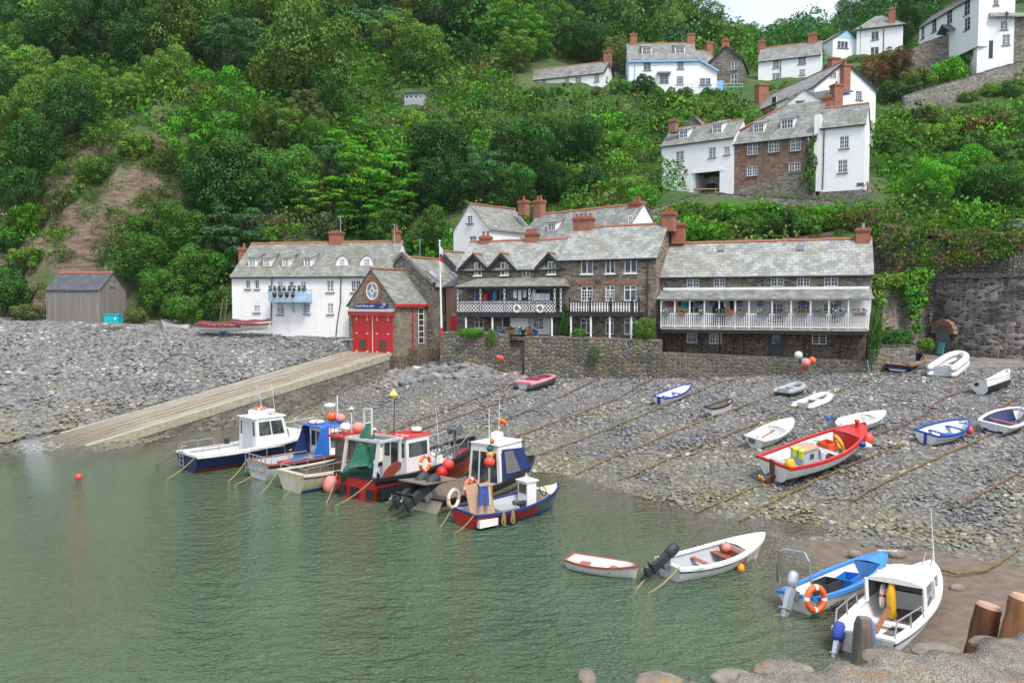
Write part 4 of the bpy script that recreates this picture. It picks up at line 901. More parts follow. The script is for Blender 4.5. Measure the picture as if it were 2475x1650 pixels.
q=hl.box2(1278,765,1330,800,-.02);b=MB();rect_wall(b,q[2],q[3]-.1,[hl.box2(1290,768,1313,796,0)],-.05,.06,0,q[0],q[1]-.3);b.build('white_panelling',MAT['white_paint'],root)
y=-1.25;u0,zr0,u1,zr1=h2.box2(1377,728,1544,756,y);zf=zr0;b=MB();b.box(u0,y-.05,zf-.3,u1,0,zf);b.build('balcony_deck',MAT['black_paint'],h2.root)
bk=MB();wb=MB();zrail=zr1
for x in(1377,1426,1476,1528,1544):a=h2.loc(x,740,y)[0];bk.box(a-.06,y-.06,zf,a+.06,y+.06,zrail+.18);bk.lathe([(.0,0),(.07,.05),(.07,.12),(.0,.18)],(a,y,zrail+.17),8)
bk.box(u0,y-.05,zrail-.06,u1,y+.05,zrail);bk.box(u0,y-.04,zf+.02,u1,y+.04,zf+.08)
for yy in(u0,u1):bk.box(yy-.04,y,zrail-.06,yy+.04,0,zrail)
n_=26
for i in range(n_):
 x=u0+(u1-u0)*(i+.5)/n_;H_=zrail-zf-.14
 wb.lathe([(.035,0),(.06,H_*.08),(.035,H_*.15),(.065,H_*.35),(.05,H_*.55),(.03,H_*.75),(.055,H_*.82),(.035,H_*.9),(.045,H_)],(x,y,zf+.08),6)
bk.build('railing',MAT['black_paint'],h2.root);wb.build('baluster_row',MAT['white_paint'],h2.root)
for px in(1379,1427,1473,1525):
 a=h2.loc(px,780,y)[0];c=MB();c.tube([(a,y+.1,-.3),(a,y+.1,zf-.29)],.085,10);c.build('column',MAT['white_paint'],h2.root)
 # --- cottage with the long white balcony
h=hc=House('balcony_cottage','long stone cottage with white railed balcony along its whole front','house',(1588,664),(2108,657),65.3,868,'rubble_dark','slate_pale',44,(1840,584),Yb=59.6)
for x0,y0,x1,y1,k in((1660,665,1690,694,dict(cas=2,cols=2,rows=3)),(1725,664,1753,693,dict(cas=2,cols=2,rows=3)),(1863,663,1894,692,dict(cas=2,cols=2,rows=3)),(1926,663,1958,692,dict(cas=2,cols=2,rows=3)),(1992,662,2026,692,dict(cas=2,cols=2,rows=3)),(1860,732,1893,775,dict(cas=2,cols=2,rows=4)),(1926,728,1957,758,dict(cas=1,cols=4,rows=3)),(1990,732,2024,775,dict(cas=2,cols=2,rows=4)),(1664,728,1690,770,dict(cas=2,cols=1,rows=3)),(1660,799,1685,829,dict(cas=1,cols=2,rows=2)),(1714,800,1744,831,dict(cas=2,cols=2,rows=3)),(1963,801,1998,832,dict(cas=2,cols=1,rows=4))):h.win(x0,y0,x1,y1,**k)
h.walls(under=2.5);h.roof(over=.3)
zs1=h.loc(1850,795,0)[1];zs2=h.loc(1850,700,0)[1];zs3=h.H
b=MB();rect_wall(b,h.W-.02,zs2-.02,[q for q in h.holes if q[1]>zs1-.1 and q[3]<zs2+.3],-.035,.05,0,.02,zs1);b.build('white_wall_band',MAT['white_stained'],h.root)
b=MB();rect_wall(b,h.W-.02,zs3-.05,[(q[0],q[1],q[2],min(q[3],zs3))for q in h.holes if q[1]>zs2],-.03,.05,0,.02,zs2+.02);b.build('grey_stone_band',MAT['rubble_grey'],h.root)
q=h.box2(1722,730,1752,790,-.05);b=MB();b.box(q[0],-.09,zs1,q[2],-.04,q[3]);b.build('balcony_doorway',MAT['black_paint'],h.root)
q=h.box2(1858,803,1894,857,-.02);b=MB();b.box(q[0],-.07,q[1],q[2],0,q[3]);o=b.build('door',MAT['door_navy'],h.root)
b=MB();um=(q[0]+q[2])/2;b.box(um-.3,-.085,q[3]-.75,um+.3,-.071,q[3]-.2);b.build('window',MAT['window_glass'],o)
b=MB();b.box(q[0]+.25,-.1,q[3]-.85,q[0]+.5,-.07,q[3]-.8);b.build('handle',MAT['steel'],o)
h.chimney(1640,541,1.05,.95,590,1,pot_h=.25,cowl=True);h.chimney(2086,553,1.0,.95,600,1,pot_h=.4,cowl=True)
h.skylight(1734,595,1750,607);h.skylight(1926,594,1942,606)
y=-1.75;u0,zf,u1,zrail=h.box2(1597,758,2099,791,y);ul,ur=h.loc(1597,780,y)[0],h.loc(2099,780,y)[0];zf=h.loc(1850,793,y)[1];zrail=h.loc(1850,759,y)[1];zv=h.loc(1850,724,y)[1]
b=MB();b.box(ul,y-.06,zf-.16,ur,-.0,zf-.02);b.build('balcony_deck',MAT['slip_kerb'],h.root)
b=MB();b.box(ul,y+.02,zf-.42,ur,y+.22,zf-.16);b.build('balcony_beam',MAT['black_paint'],h.root)
b=MB();pp=[1598,1631,1667,1702.5,1738,1777,1810.5,1866,1912,1959,2003,2050.5,2099];pu=[h.loc(x,760,y)[0]for x in pp]
for a in pu:b.box(a-.05,y-.05,zf-.06,a+.05,y+.05,zv)
b.box(ul,y-.05,zrail-.04,ur,y+.05,zrail+.04);b.box(ul,y-.04,zf+.06,ur,y+.04,zf+.13);b.box(ul,y-.05,zv-.06,ur,y+.05,zv+.06)
for a in(ul,ur):b.box(a-.04,y,zrail-.04,a+.04,0,zrail+.04);b.box(a-.04,y,zf+.06,a+.04,0,zf+.13)
b.build('balcony_frame',MAT['white_paint'],h.root);b=MB()
for i in range(len(pu)-1):
 m_=max(3,round((pu[i+1]-pu[i])/.168))
 for k in range(1,m_):x=pu[i]+(pu[i+1]-pu[i])*k/m_;b.box(x-.033,y-.03,zf+.12,x+.033,y+.02,zrail-.03)
for k in range(1,10):
 for a in(ul,ur):b.box(a-.02,y+1.7*k/10-.03,zf+.12,a+.02,y+1.7*k/10+.03,zrail-.03)
b.build('baluster_row',MAT['white_paint'],h.root)
zw=h.loc(1850,700,0)[1];rf=MB();A0,A1=(ul-.35,y-.25,zv+.02),(ur+.35,y-.25,zv+.02);B0,B1=(ul-.1,-.04,zw),(ur+.1,-.04,zw)
rf.prism([A0,A1,B1,B0],[up_(A0),up_(A1),up_(B1),up_(B0)]);rf.build('veranda_roof',MAT['slate_grey'],h.root)
b=MB();b.box(ul-.1,-.2,zw-.02,ur+.1,-.036,zw+.2);b.build('lead_flashing',MAT['white_paint'],h.root)
for xt,yt,xb,yb in((1604,800,1609,848),(1645,800,1650,850),(1692,800,1697,853),(1738,803,1741,853),(1773,803,1773,855),(1798,803,1798,855),(1948,806,1944,860),(2032,805,2030,867),(2098,803,2093,865)):
 a,c=h.loc(xt,yt,y+.12),h.loc(xb,yb,-.25);b=MB();b.bar((a[0],y+.12,a[1]+.1),(c[0],-.35,c[1]),.1,.1);b.build('brace_post',MAT['black_paint'],h.root)
cot=dict(y=y,ul=ul,ur=ur,zf=zf,zrail=zrail,zv=zv)
# --- lifeboat station
def flat_text(body,size,mat,parent,loc,rot,name='lettering',extrude=.004,align='LEFT'):
 c=bpy.data.curves.new(name,'FONT');c.body=body;c.size=size;c.extrude=extrude;c.align_x=align;c.align_y='CENTER'
 t=bpy.data.objects.new('tmp',c);scene.collection.objects.link(t);bpy.context.view_layer.update()
 me=bpy.data.meshes.new_from_object(t);bpy.data.objects.remove(t);me.materials.clear();me.materials.append(MAT[mat])
 o=link(name,me,parent,loc);o.rotation_euler=rot;return o
paint('sign_blue',(.012,.035,.16),.4);paint('sign_white',(.82,.82,.82),.5);paint('vent_brown',(.10,.075,.05),.6)
h=ls=FG('lifeboat_station','stone lifeboat station with tall red doors at the head of the slipway','lifeboat station',(843,735),(957,735),74.0,70.2,('z',SA.z),(898,651),3.9,'ashlar_mixed','slate_mossy',za=9.05)
dq=h.hole(851,762,950,857);dq=(dq[0],-.02,dq[2],h.loc(900,762)[1]);h.holes[-1]=dq
oq=h.box2(887,682,914,725)
h.walls(under=3,rec=.25);h.roof(over=.3,verge=.1,coping=None)
b=MB();kk=MB()
um=(dq[0]+dq[2])/2
paint('red_boards',(.56,.018,.016),.4,.05)
dn_=22
for side,(a,c)in enumerate(((dq[0],um-.04),(um+.04,dq[2]))):
 b=MB()
 for i in range(dn_//2):x0,x1=a+(c-a)*i/(dn_/2),a+(c-a)*(i+.95)/(dn_/2);b.box(x0,.06,.03,x1,.14,dq[3])
 b.box(a,.1,.03,c,.2,dq[3]-.01);o=b.build('door',MAT['red_boards'],h.root)
 v=MB();vx=a+(c-a)*(.33 if side==0 else .3);v.box(vx,.03,.35,vx+.95,.07,1.25)
 for i in range(7):v.box(vx+.06+i*.125,.015,.4,vx+.12+i*.125,.03,1.2)
 v.build('vent_grille',MAT['vent_brown'],o)
 for f in(.2,.75):
  x=a+(c-a)*f
  for z in(.12,1.75,dq[3]-.45):
   g=MB();g.box(x-.12,.035,z,x+.12,.06,z+.09)
   if z>2:g.box(x-.03,.04,z+.09,x+.03,.06,dq[3])
   g.build('hinge',MAT['white_paint'],o)
b=MB();b.box(um-.035,.04,.03,um+.035,.09,dq[3]);b.build('door_stop',MAT['white_paint'],h.root)
b=MB();b.box(dq[0]-.2,-.35,dq[3]-.02,dq[2]+.2,-.005,dq[3]+.32);o=b.build('door_canopy',MAT['red_paint'],h.root)
b=MB();b.prism([(dq[0]-.25,-.42,dq[3]+.325),(dq[2]+.25,-.42,dq[3]+.325),(dq[2]+.25,-.004,dq[3]+.36),(dq[0]-.25,-.004,dq[3]+.36)],[(dq[0]-.25,-.42,dq[3]+.36),(dq[2]+.25,-.42,dq[3]+.36),(dq[2]+.25,-.004,dq[3]+.6),(dq[0]-.25,-.004,dq[3]+.6)]);b.build('lead_flashing',MAT['lead'],o)
cu,cz=(oq[0]+oq[2])/2,(oq[1]+oq[3])/2;rx,rz_=.82,.82
def ell(r0,r1,y0,y1,n_=36,gap=1.0):
 b=MB()
 for i in range(n_):
  t0,t1=2*math.pi*i/n_,2*math.pi*(i+gap)/n_;f=lambda t,r,y:(cu+rx*r*math.cos(t),y,cz+rz_*r*math.sin(t))
  b.prism([f(t0,r0,y0),f(t1,r0,y0),f(t1,r1,y0),f(t0,r1,y0)],[f(t0,r0,y1),f(t1,r0,y1),f(t1,r1,y1),f(t0,r1,y1)])
 return b
ell(.98,1.42,-.05,.05,40,.9).build('brick_surround',MAT['brick_red'],h.root)
b=ell(.86,.98,-.06,.04);t_=ell(.24,.34,-.055,.03,20);b.add(t_.v,t_.f)
for a_ in(0,90,180,270):c_,s_=math.cos(R(a_)),math.sin(R(a_));b.bar((cu+c_*rx*.32,-.02,cz+s_*rz_*.32),(cu+c_*rx*.9,-.02,cz+s_*rz_*.9),.07,.05,up=(0,1,0))
o=b.build('round_window',MAT['white_paint'],h.root);b=MB();b.poly([(cu+rx*.95*math.cos(t),-.012,cz+rz_*.95*math.sin(t))for t in np.linspace(0,2*math.pi,33)[:-1]]);b.build('pane',MAT['skylight_glass'],o)
sq=h.box2(859,736,938,745);b=MB();b.box(sq[0],-.09,sq[1]-.02,sq[2],-.01,sq[3]+.08);o=b.build('name_board',MAT['sign_blue'],h.root)
hh=sq[3]-sq[1]+.1;flat_text('Clovelly lifeboat station',hh*.62,'sign_white',o,(sq[0]+.1,-.096,(sq[1]+sq[3])/2+.04),(R(90),0,0))
flat_text('Lifeboats',hh*.34,'sign_white',o,(sq[2]-.95,-.096,sq[1]+.09),(R(90),0,0))
b=MB();fx,fz=sq[2]-.62,sq[1]+.22;b.box(fx,-.1,fz,fx+.34,-.092,fz+.22);f_=b.build('flag_emblem',MAT['sign_white'],o)
b=MB();b.box(fx+.14,-.104,fz,fx+.2,-.1,fz+.22);b.box(fx,-.104,fz+.08,fx+.34,-.1,fz+.14);b.build('emblem_cross',MAT['red_paint'],o)
b=MB();W=h.W;b.box(W+.12,-.1,h.H-.32,W+.3,h.L,h.H-.04);b.box(W,-.12,h.H-.32,W+.3,-.04,h.H-.1);b.build('fascia',MAT['red_paint'],h.root)
y_,_=h.side(990,800,W);y2_=2.0;b=MB();b.tube([(W+.25,y2_-.3,h.H-.2),(W+.1,y2_,h.H-.6),(W+.1,y2_,.2)],.06,6);b.build('downpipe',MAT['red_paint'],h.root)
b=MB();g=MB();ya,yb,za,zb_=2.75,3.5,.9,h.H-.4
for(p,q_)in(((ya,za),(ya+.07,zb_)),((yb-.07,za),(yb,zb_))):b.box(W,p[0],p[1],W+.05,q_[0],q_[1])
for i in range(7):z=za+(zb_-za)*i/6;b.box(W,ya,z-.035,W+.045,yb,z+.035)
o=b.build('window',MAT['white_paint'],h.root);g.box(W+.003,ya,za,W+.02,yb,zb_);g.build('pane',MAT['window_glass'],o)
b=MB();u0,u1,y0,y1,Hb=-.8,W+.75,3.9,15.5,6.1;ua,zr=h.ua,Hb+2.7
rect_wall(b,u1,Hb,[],y0,z0=-3,x0=u0);b.poly([(u0,y0,Hb),(u1,y0,Hb),(ua,y0,zr+.35)]);b.quad((u1,y0,-3),(u1,y1,-3),(u1,y1,Hb),(u1,y0,Hb));b.quad((u0,y1,-3),(u0,y0,-3),(u0,y0,Hb),(u0,y1,Hb));b.poly([(u1,y1,-3),(u0,y1,-3),(u0,y1,Hb),(ua,y1,zr),(u1,y1,Hb)])
b.build('rear_wall',MAT['rubble_grey'],h.root)
b=MB();kk=MB()
for u,sg in((u0,-1),(u1,1)):
 k=(zr-Hb)/(ua-u);e=u+sg*.2;ze=Hb+(e-u)*k;p=[Vector((e,y0+.2,ze)),Vector((ua,y0+.2,zr)),Vector((ua,y1,zr)),Vector((e,y1,ze))]
 if sg>0:p=p[::-1]
 b.prism(p,[q_+Vector((0,0,.09))for q_ in p]);kk.bar((e,y0+.04,ze+.35),(ua,y0+.04,zr+.42),.45,.3)
rro=b.build('rear_roof',MAT['slate_mossy'],h.root);kk.build('coping',MAT['path_wall'],h.root)
b=MB()
for i in range(22):a,c=y0+.3+i*.5,y0+.3+(i+.96)*.5;pr=[(-.16,0),(-.08,.13),(.08,.13),(.16,0)];b.prism([(ua+p[0],a,zr+.08+p[1])for p in pr],[(ua+p[0],c,zr+.08+p[1])for p in pr])
b.build('ridge_tiles',MAT['terracotta'],rro)
k=(zr-Hb)/(ua-u1)
for yy in(5.0,8.2):
 f=lambda u,dz:Hb+(u-u1)*k+.1+dz;ua_,ub_=u1-.5,u1-1.9;b=MB();b.prism([(ua_,yy,f(ua_,0)),(ua_,yy+.9,f(ua_,0)),(ub_,yy+.9,f(ub_,0)),(ub_,yy,f(ub_,0))],[(ua_,yy,f(ua_,.1)),(ua_,yy+.9,f(ua_,.1)),(ub_,yy+.9,f(ub_,.1)),(ub_,yy,f(ub_,.1))])
 o=b.build('skylight',MAT['dark_steel'],h.root);g=MB();g.quad((ua_-.08,yy+.08,f(ua_-.08,.106)),(ua_-.08,yy+.82,f(ua_-.08,.106)),(ub_+.08,yy+.82,f(ub_+.08,.106)),(ub_+.08,yy+.08,f(ub_+.08,.106)));g.build('pane',MAT['skylight_glass'],o)
b=MB();yy=7.2;b.lathe([(.05,0),(.06,.1),(.16,.3),(.16,.4)],(u1+.12,yy,Hb-1.1),8);b.tube([(u1+.12,yy,Hb-1.0),(u1+.12,yy,2.9),(u1+.5,yy-.2,2.2)],.1,8);b.build('downpipe',MAT['red_paint'],h.root)
b=MB();b.box(-.3,-.25,-4,W+.55,3.88,-.12);b.box(W+.55,1.0,-4,W+1.6,13,.5);b.build('plinth',MAT['rubble_dark'],h.root)
bp=House('brick_porch','red brick porch with arched red door beside the lattice balcony','porch',(1078,690),(1107,690),73.6,805,'brick_old','slate_dark',30,None,2.0,Yb=72.3)
bp.walls(under=2,gable=False);bp.roof(gutter=False,ridge_tiles=False)
q=bp.box2(1089,764,1103,799);b=MB();b.box(q[0],-.04,q[1],q[2],-.0,q[3]);o=b.build('door',MAT['red_paint'],bp.root)
um,hw=(q[0]+q[2])/2,(q[2]-q[0])/2;b=MB();b.poly([(um+hw*math.cos(t),-.03,q[3]+hw*math.sin(t))for t in np.linspace(0,math.pi,12)]);b.build('fanlight',MAT['skylight_glass'],o)
b=MB()
for i in range(11):t0,t1=math.pi*i/11,math.pi*(i+.9)/11;f=lambda t,r,y:(um+r*math.cos(t),y,q[3]+r*math.sin(t));b.prism([f(t0,hw+.03,-.06),f(t1,hw+.03,-.06),f(t1,hw+.28,-.06),f(t0,hw+.28,-.06)],[f(t0,hw+.03,-.002),f(t1,hw+.03,-.002),f(t1,hw+.28,-.002),f(t0,hw+.28,-.002)])
b.build('brick_arch',MAT['brick_red'],bp.root)
h=FG('slate_hung_house','small slate hung gable house between station and stone terrace','house',(1050,643),(1106,652),80,77.5,720,(1072,609),6,'slate_dark','slate_mossy');h.walls(under=4);h.roof()
# --- wooden boat shed on the left
h=House('boat_shed','weathered grey plank boat shed with dark slate roof','shed',(112,700),(240,699),81,771,'grey_planks','slate_dark',42,(180,661),Yb=79.6)
h.walls(under=.6);h.roof(over=.12,gutter=False)
b=MB();y_,z_=h.side(271,685,h.W);b.box(h.W,y_-.5,z_-.45,h.W+.05,y_+.5,z_+.3);b.poly([(h.W+.05,y_+.5*math.cos(t),z_+.3+.3*math.sin(t))for t in np.linspace(0,math.pi,9)]);b.build('hatch',MAT['path_wall'],h.root)
b=MB()
for u in(0,h.W):b.box(u-.06,-.05,-.3,u+.06,.03,h.H)
b.build('corner_board',MAT['grey_planks'],h.root)
# --- upper village
def uphouse(name,label,a,b,Ya,base,wall,roof,ridge,wins=(),chims=(),dorms=(),pitch=42,under=3,end=None,Yb=None,gut=True,r=None,tiles=True):
 h=House(name,label,'house',a,b,Ya,base,wall,roof,pitch,ridge,r,Yb)
 for q in wins:h.win(*q[:4],**(q[4]if len(q)>4 else{}))
 h.walls(under=under);h.roof(gutter=gut,ridge_tiles=tiles)
 for c in chims:h.chimney(*c[:2],c[2],c[3],c[4]if len(c)>4 else None,c[5]if len(c)>5 else 1,mat=c[6]if len(c)>6 else 'brick_red')
 for d in dorms:h.dormer(*d)
 return h
A_=dict(cas=2,cols=2,rows=3)
h=House('archway_house','white house built over a dark open archway beside the brick house','house',(1599,353),(1774,330.5),97,474,'white_render','slate_grey',40,(1718,301))
for q in((1633,366,1653,388),(1712.5,357,1730,380),(1749.5,355,1764,373.5)):h.win(*q,**A_)
oq=h.hole(1673,420,1739,464);h.holes[-1]=(oq[0],oq[1]-1.2,oq[2],oq[3])
h.walls(under=3);h.roof();h.chimney(1628,291,.9,.8,322,1,mat='brick_old',y=.8,pot_h=.15)
h.dormer(1643,317,1662,333);h.dormer(1723,303,1744,321)
b=MB();b.box(oq[0]+.02,.2,oq[1]-1.2,oq[2]-.02,3.6,oq[1]-.3);b.box(oq[0]+.02,3.4,oq[1]-.3,oq[2]-.02,3.6,oq[3]);b.box(oq[0]-.03,.14,oq[1]-1.2,oq[0]+.3,3.4,oq[3]);b.box(oq[2]-.05,.14,oq[1]-1.2,oq[2]+.2,3.4,oq[3]);b.build('passage',MAT['grey_render'],h.root)
b=MB();b.box(oq[0]+.4,3.3,oq[1]-.3,oq[0]+1.5,3.39,oq[1]+1.6);b.build('doorway',MAT['black_paint'],h.root)
b=MB();b.box(oq[0]-.1,-.05,oq[3]+.01,oq[2]+.5,.1,oq[3]+.3);b.build('lintel',MAT['white_wall'],h.root)
arch_h=h;arch_q=oq
h=House('brick_house','red brick house with arched lower windows in the middle of the upper village','house',(1775,347),(1974,325),91.8,470,'brick_rubble','slate_grey',46,(1900,256))
for q in((1806,347,1831,373),(1857,341.6,1883,367),(1910,337,1935,364)):h.win(*q,**A_)
for q in((1805,402,1830,424.5),(1906.6,394,1934,417)):h.win(*q,**A_,arch=.3)
h.walls(under=3,gable=False);W=h.W;b=MB();th=.1;s0=.52
F_=lambda u,y:(u,y,h.H+y*h.tp);e=-.22;r1=h.r*.36
pts=[F_(-.15,e),F_(W+.1,e),F_(W+.1,h.r),F_(W*s0,h.r),F_(W*.06,r1),F_(-.15,r1*.8)]
b.prism([Vector(p)for p in pts],[Vector(p)+Vector((0,0,th))for p in pts])
b.poly([(W+.1,h.r,h.zr+th),(W+.1,h.r*2,h.H),(W*s0,h.r*2,h.H),(W*s0,h.r,h.zr+th)]);b.poly([(W*s0,h.r,h.zr+th),(W*s0,h.r*2,h.H),(0,h.r*2,h.H),(-.1,r1,h.H+r1*h.tp+th)])
h.roof_o=b.build('roof',MAT['slate_grey'],h.root);b=MB();b.poly([(W-.02,0,h.H),(W-.02,h.r*2,h.H),(W-.02,h.r,h.zr)]);b.build('gable',MAT['white_render'],h.root)
b=MB();p0,p1=Vector(F_(-.1,r1*.9)),Vector(F_(W*s0,h.r));up3=Vector((0,0,.14));b.tube([p0+up3,p1+up3],.12,6);b.build('ridge_tiles',MAT['terracotta'],h.roof_o)
b=MB();b.tube([(-.1,-.28,h.H-.2),(W+.1,-.28,h.H-.2)],.06,6);b.build('gutter',MAT['black_paint'],h.root)
h.chimney(1999,236,.95,.9,272,1);h.dormer(1822,301,1846,319);h.dormer(1889,291,1917,310)
b=MB();q=h.loc(1950,470);b.box(W-4.2,-.06,-1.5,W-.02,-.0,2.0);b.prism([(W-9.5,-.06,-1.5),(W-4.2,-.06,-1.5),(W-4.2,-.0,-1.5),(W-9.5,-.0,-1.5)],[(W-9.5,-.05,.3),(W-4.2,-.06,1.4),(W-4.2,-.0,1.4),(W-9.5,-.0,.3)]);b.build('stone_plinth',MAT['rubble_grey'],h.root)
h=House('white_wing_house','tall narrow white house at the right end of the brick house','house',(1985,308),(2091,297),86.8,458,'white_render','slate_grey',46,(2071,254))
for q in((2029,330,2052,358),(2025,387.5,2048,417)):h.win(*q,**A_)
h.walls(under=.3);h.roof();
for q in((2103,289,2109,318),(2101,331,2107,359)):h.gwin(h.W,*q,1,2,3)
b=MB();b.box(-.1,-.1,-3.5,h.W+.1,6,-.3);b.build('stone_plinth',MAT['rubble_grey'],h.root)
b=MB();b.box(-.7,-.12,-.2,0,.6,h.H+1.4);b.build('buttress',MAT['white_wall'],h.root)
h.pipe([(1992,310),(1990,400),(1988,458)],.06);q=h.box2(2071,444,2088,449);b=MB();b.box(q[0],-.05,q[1],q[2],-.005,q[3]+.08);b.build('name_board',MAT['slate_sill'],h.root)
h=FG('upper_white_house','white gabled house with long slate roof above the brick house','house',(1968,214),(2117,214),104,106.3,275,(2042,149),17,'white_render','slate_grey')
h.win(2068.6,219.5,2084,242.5,cas=1,cols=3,rows=4);q=h.box2(2004,174,2021,191);h.walls(under=4);h.roof(barge='black_paint',ridge_tiles=True);window(h.root,*q,-.06,2,2,2,False)
h.chimney(2043,158,1.0,.9,225,1,y=-.3);h.chimney(2022,206,1.2,1.0,262,1,y=-2.5);h.chimney(2016,142,1.3,1.0,165,0,y=7)
b=MB();b.quad((-.03,16.9,.5),(-.03,9,.5),(-.03,9,h.H-.2),(-.03,16.9,h.H-.2));b.build('brick_panel',MAT['brick_red'],h.root)
u,z=0,0;h.chimney(1841,206,1.6,1.2,300,0,y=16.5);h.gwin(-.04,1866,236,1877,258,1,3,3,out=-1)
b=MB();b.prism([Vector((-4.2,-2.8,h.H-3.0)),Vector((3.8,-2.8,h.H-1.2)),Vector((3.8,-.05,h.H-.1)),Vector((-4.2,-.05,h.H-1.8))],[Vector((-4.2,-2.8,h.H-2.9)),Vector((3.8,-2.8,h.H-1.1)),Vector((3.8,-.05,h.H)),Vector((-4.2,-.05,h.H-1.7))]);b.build('lean_to_roof',MAT['slate_dark'],h.root)
b=MB();b.prism([(-4,-2.6,-4),(3.6,-2.6,-4),(3.6,-.02,-4),(-4,-.02,-4)],[(-4,-2.6,h.H-3.1),(3.6,-2.6,h.H-1.4),(3.6,-.02,h.H-.3),(-4,-.02,h.H-1.9)]);b.build('lean_to_wall',MAT['white_render'],h.root)
h=FG('white_gable_end','plain white gable rising behind the brick house roof','house',(1898,257),(1992,243),101,100,300,(1944,217),3.2,'grey_render','slate_grey');h.walls();h.roof(ridge_tiles=False,over=.1)
h=uphouse('blue_trim_house','white house with light blue eaves and two dormers high on the slope',(1520,145),(1685,142),131,221,'white_render','slate_grey',(1602,106),[(1555,151,1573.5,170,dict(cas=1,cols=2,rows=2)),(1636.5,148,1653,167,dict(cas=1,cols=4,rows=4)),(1594.5,180.6,1616,200,dict(cas=2,cols=2,rows=3)),(1635,185,1652,204,dict(cas=1,cols=4,rows=4))],[(1531,84,1.1,.8,None,1),(1670,84,1.3,.8,None,0)],[(1553,115,1573.5,132),(1633,113,1653.6,129.6)])
b=MB();b.box(-.2,-.34,h.H-.5,h.W+.2,-.2,h.H-.2);b.box(-.15,-.12,-.5,.05,0,h.H-.3);x=h.loc(1534,180)[0];b.box(x-.06,-.12,0,x+.06,-.01,h.H);b.build('blue_trim',MAT['sky_blue_trim'],h.root)
q=h.box2(1588,172,1621,178,-.3);b=MB();b.box(q[0],-.8,q[1],q[2],0,q[1]+.25);b.build('bay_roof',MAT['lead'],h.root)
a_=h.loc(1733,172);e_=h.loc(1733,218);b=MB();w2=a_[0];b.poly([(h.W,-.02,-2),(w2,-.02,-2),(w2,-.02,a_[1]),(h.W,-.02,h.H)]);b.quad((w2,-.02,-2),(w2,5,-2),(w2,5,a_[1]),(w2,-.02,a_[1]));b.build('side_wing',MAT['white_render'],h.root)
b=MB();b.prism([Vector((h.W,-.3,h.H)),Vector((w2+.2,-.3,a_[1]-.05)),Vector((w2+.2,5,a_[1]-.05)),Vector((h.W,5,h.H))],[Vector((h.W,-.3,h.H+.15)),Vector((w2+.2,-.3,a_[1]+.1)),Vector((w2+.2,5,a_[1]+.1)),Vector((h.W,5,h.H+.15))]);b.build('wing_roof',MAT['slate_grey'],h.root)
b=MB();b.bar((h.W,-.34,h.H-.05),(w2+.2,-.34,a_[1]-.1),.08,.3);b.build('blue_trim',MAT['sky_blue_trim'],h.root);q=h.box2(1691,189,1718,205);window(h.root,*q,-.09,2,2,2)
q=h.box2(1733,195,1748,218,1.0);b=MB();b.box(q[0],1,q[1]-1,q[2],3,q[3]);b.build('blue_store',MAT['sky_blue_trim'],h.root);blue_house=h
h=uphouse('long_white_cottage','long low white cottage at the left end of the upper village',(1270,196),(1459,175),135,219,'white_render','slate_grey',(1380,160),[(1308.7,193,1320,208.7),(1363.5,188,1375,204),(1390,186.5,1405,203),(1436,180,1448,197)],[(1468.6,125,1.2,.9,None,1)],pitch=38)
b=MB();
for yy,sg in((0,1),(2*h.r,-1)):b.bar((h.W+.16,yy-.2*sg,h.H-.1),(h.W+.16,h.r,h.zr+.05),.06,.3,up=(1,0,0))
b.build('bargeboard',MAT['black_paint'],h.root);h.gwin(h.W,1464,182,1468,200,1,2,2)
h=FG('stone_house','dark rubble house with white windows right of the blue trimmed house','house',(1716,145),(1794,146),135,133,216,(1754,113),11,'rubble_grey','slate_grey')
for q in((1767,150,1782,168.6),(1766.6,181,1782,203)):h.win(*q,cas=2,cols=1,rows=2,sill=True)
h.walls(under=3);h.roof(barge='black_paint');h.chimney(1754,98,1.1,.9,125,2,y=.5)
h=uphouse('back_house','slate roof showing behind between blue trimmed house and stone house',(1684,150),(1730,152),139,200,'white_render','slate_grey',(1708,124),(),[(1714,104,1.1,.9,None,1)])
h=uphouse('white_house','white house with a tall brick chimney stack at its right end',(1833,149),(1984,131.5),133,200,'white_render','slate_grey',(1890,112),[(1868,144.5,1883,163.6),(1929,139,1948,154),(1866,178,1884,192),(1931.5,169,1945.5,181)],[(1842,101,1.1,.9,None,1),(1964,84,1.35,1.0,None,2)],pitch=40)
h.pipe([(1887,143),(1886,196)],.06)
h=House('hipped_house','tall white house with hipped slate roof below the skyline trees','house',(2071,74),(2183,61),146,140,'white_render','slate_grey',38,None,4.0)
for q in((2106,77,2124,95.6),(2104,115,2124,135)):h.win(*q,cas=2,cols=1,rows=1)
h.walls(under=3,gable=False);b=MB();W=h.W;o_=.35;za=h.loc(2128,39,4)[1];ap=(W*.45,4,za);ap2=(W*.55,4,za)
c4=[(-o_,-o_,h.H),(W+o_,-o_,h.H),(W+o_,8+o_,h.H),(-o_,8+o_,h.H)];b.quad(c4[0],c4[1],ap2,ap);b.poly([c4[1],c4[2],ap2]);b.quad(c4[2],c4[3],ap,ap2);b.poly([c4[3],c4[0],ap]);b.poly(c4[::-1]);h.roof_o=b.build('roof',MAT['slate_grey'],h.root)
b=MB();b.tube([c4[0],ap],.12,5);b.tube([c4[1],ap2],.12,5);b.build('lead_hips',MAT['lead'],h.root);b=MB();b.tube([(-.3,-.45,h.H-.05),(W+.3,-.45,h.H-.05)],.09,6);b.build('gutter',MAT['black_paint'],h.root)
h.chimney(2156,22,1.05,.9,62,1,y=1.2);h.pipe([(2136,70),(2136,132)],.06)
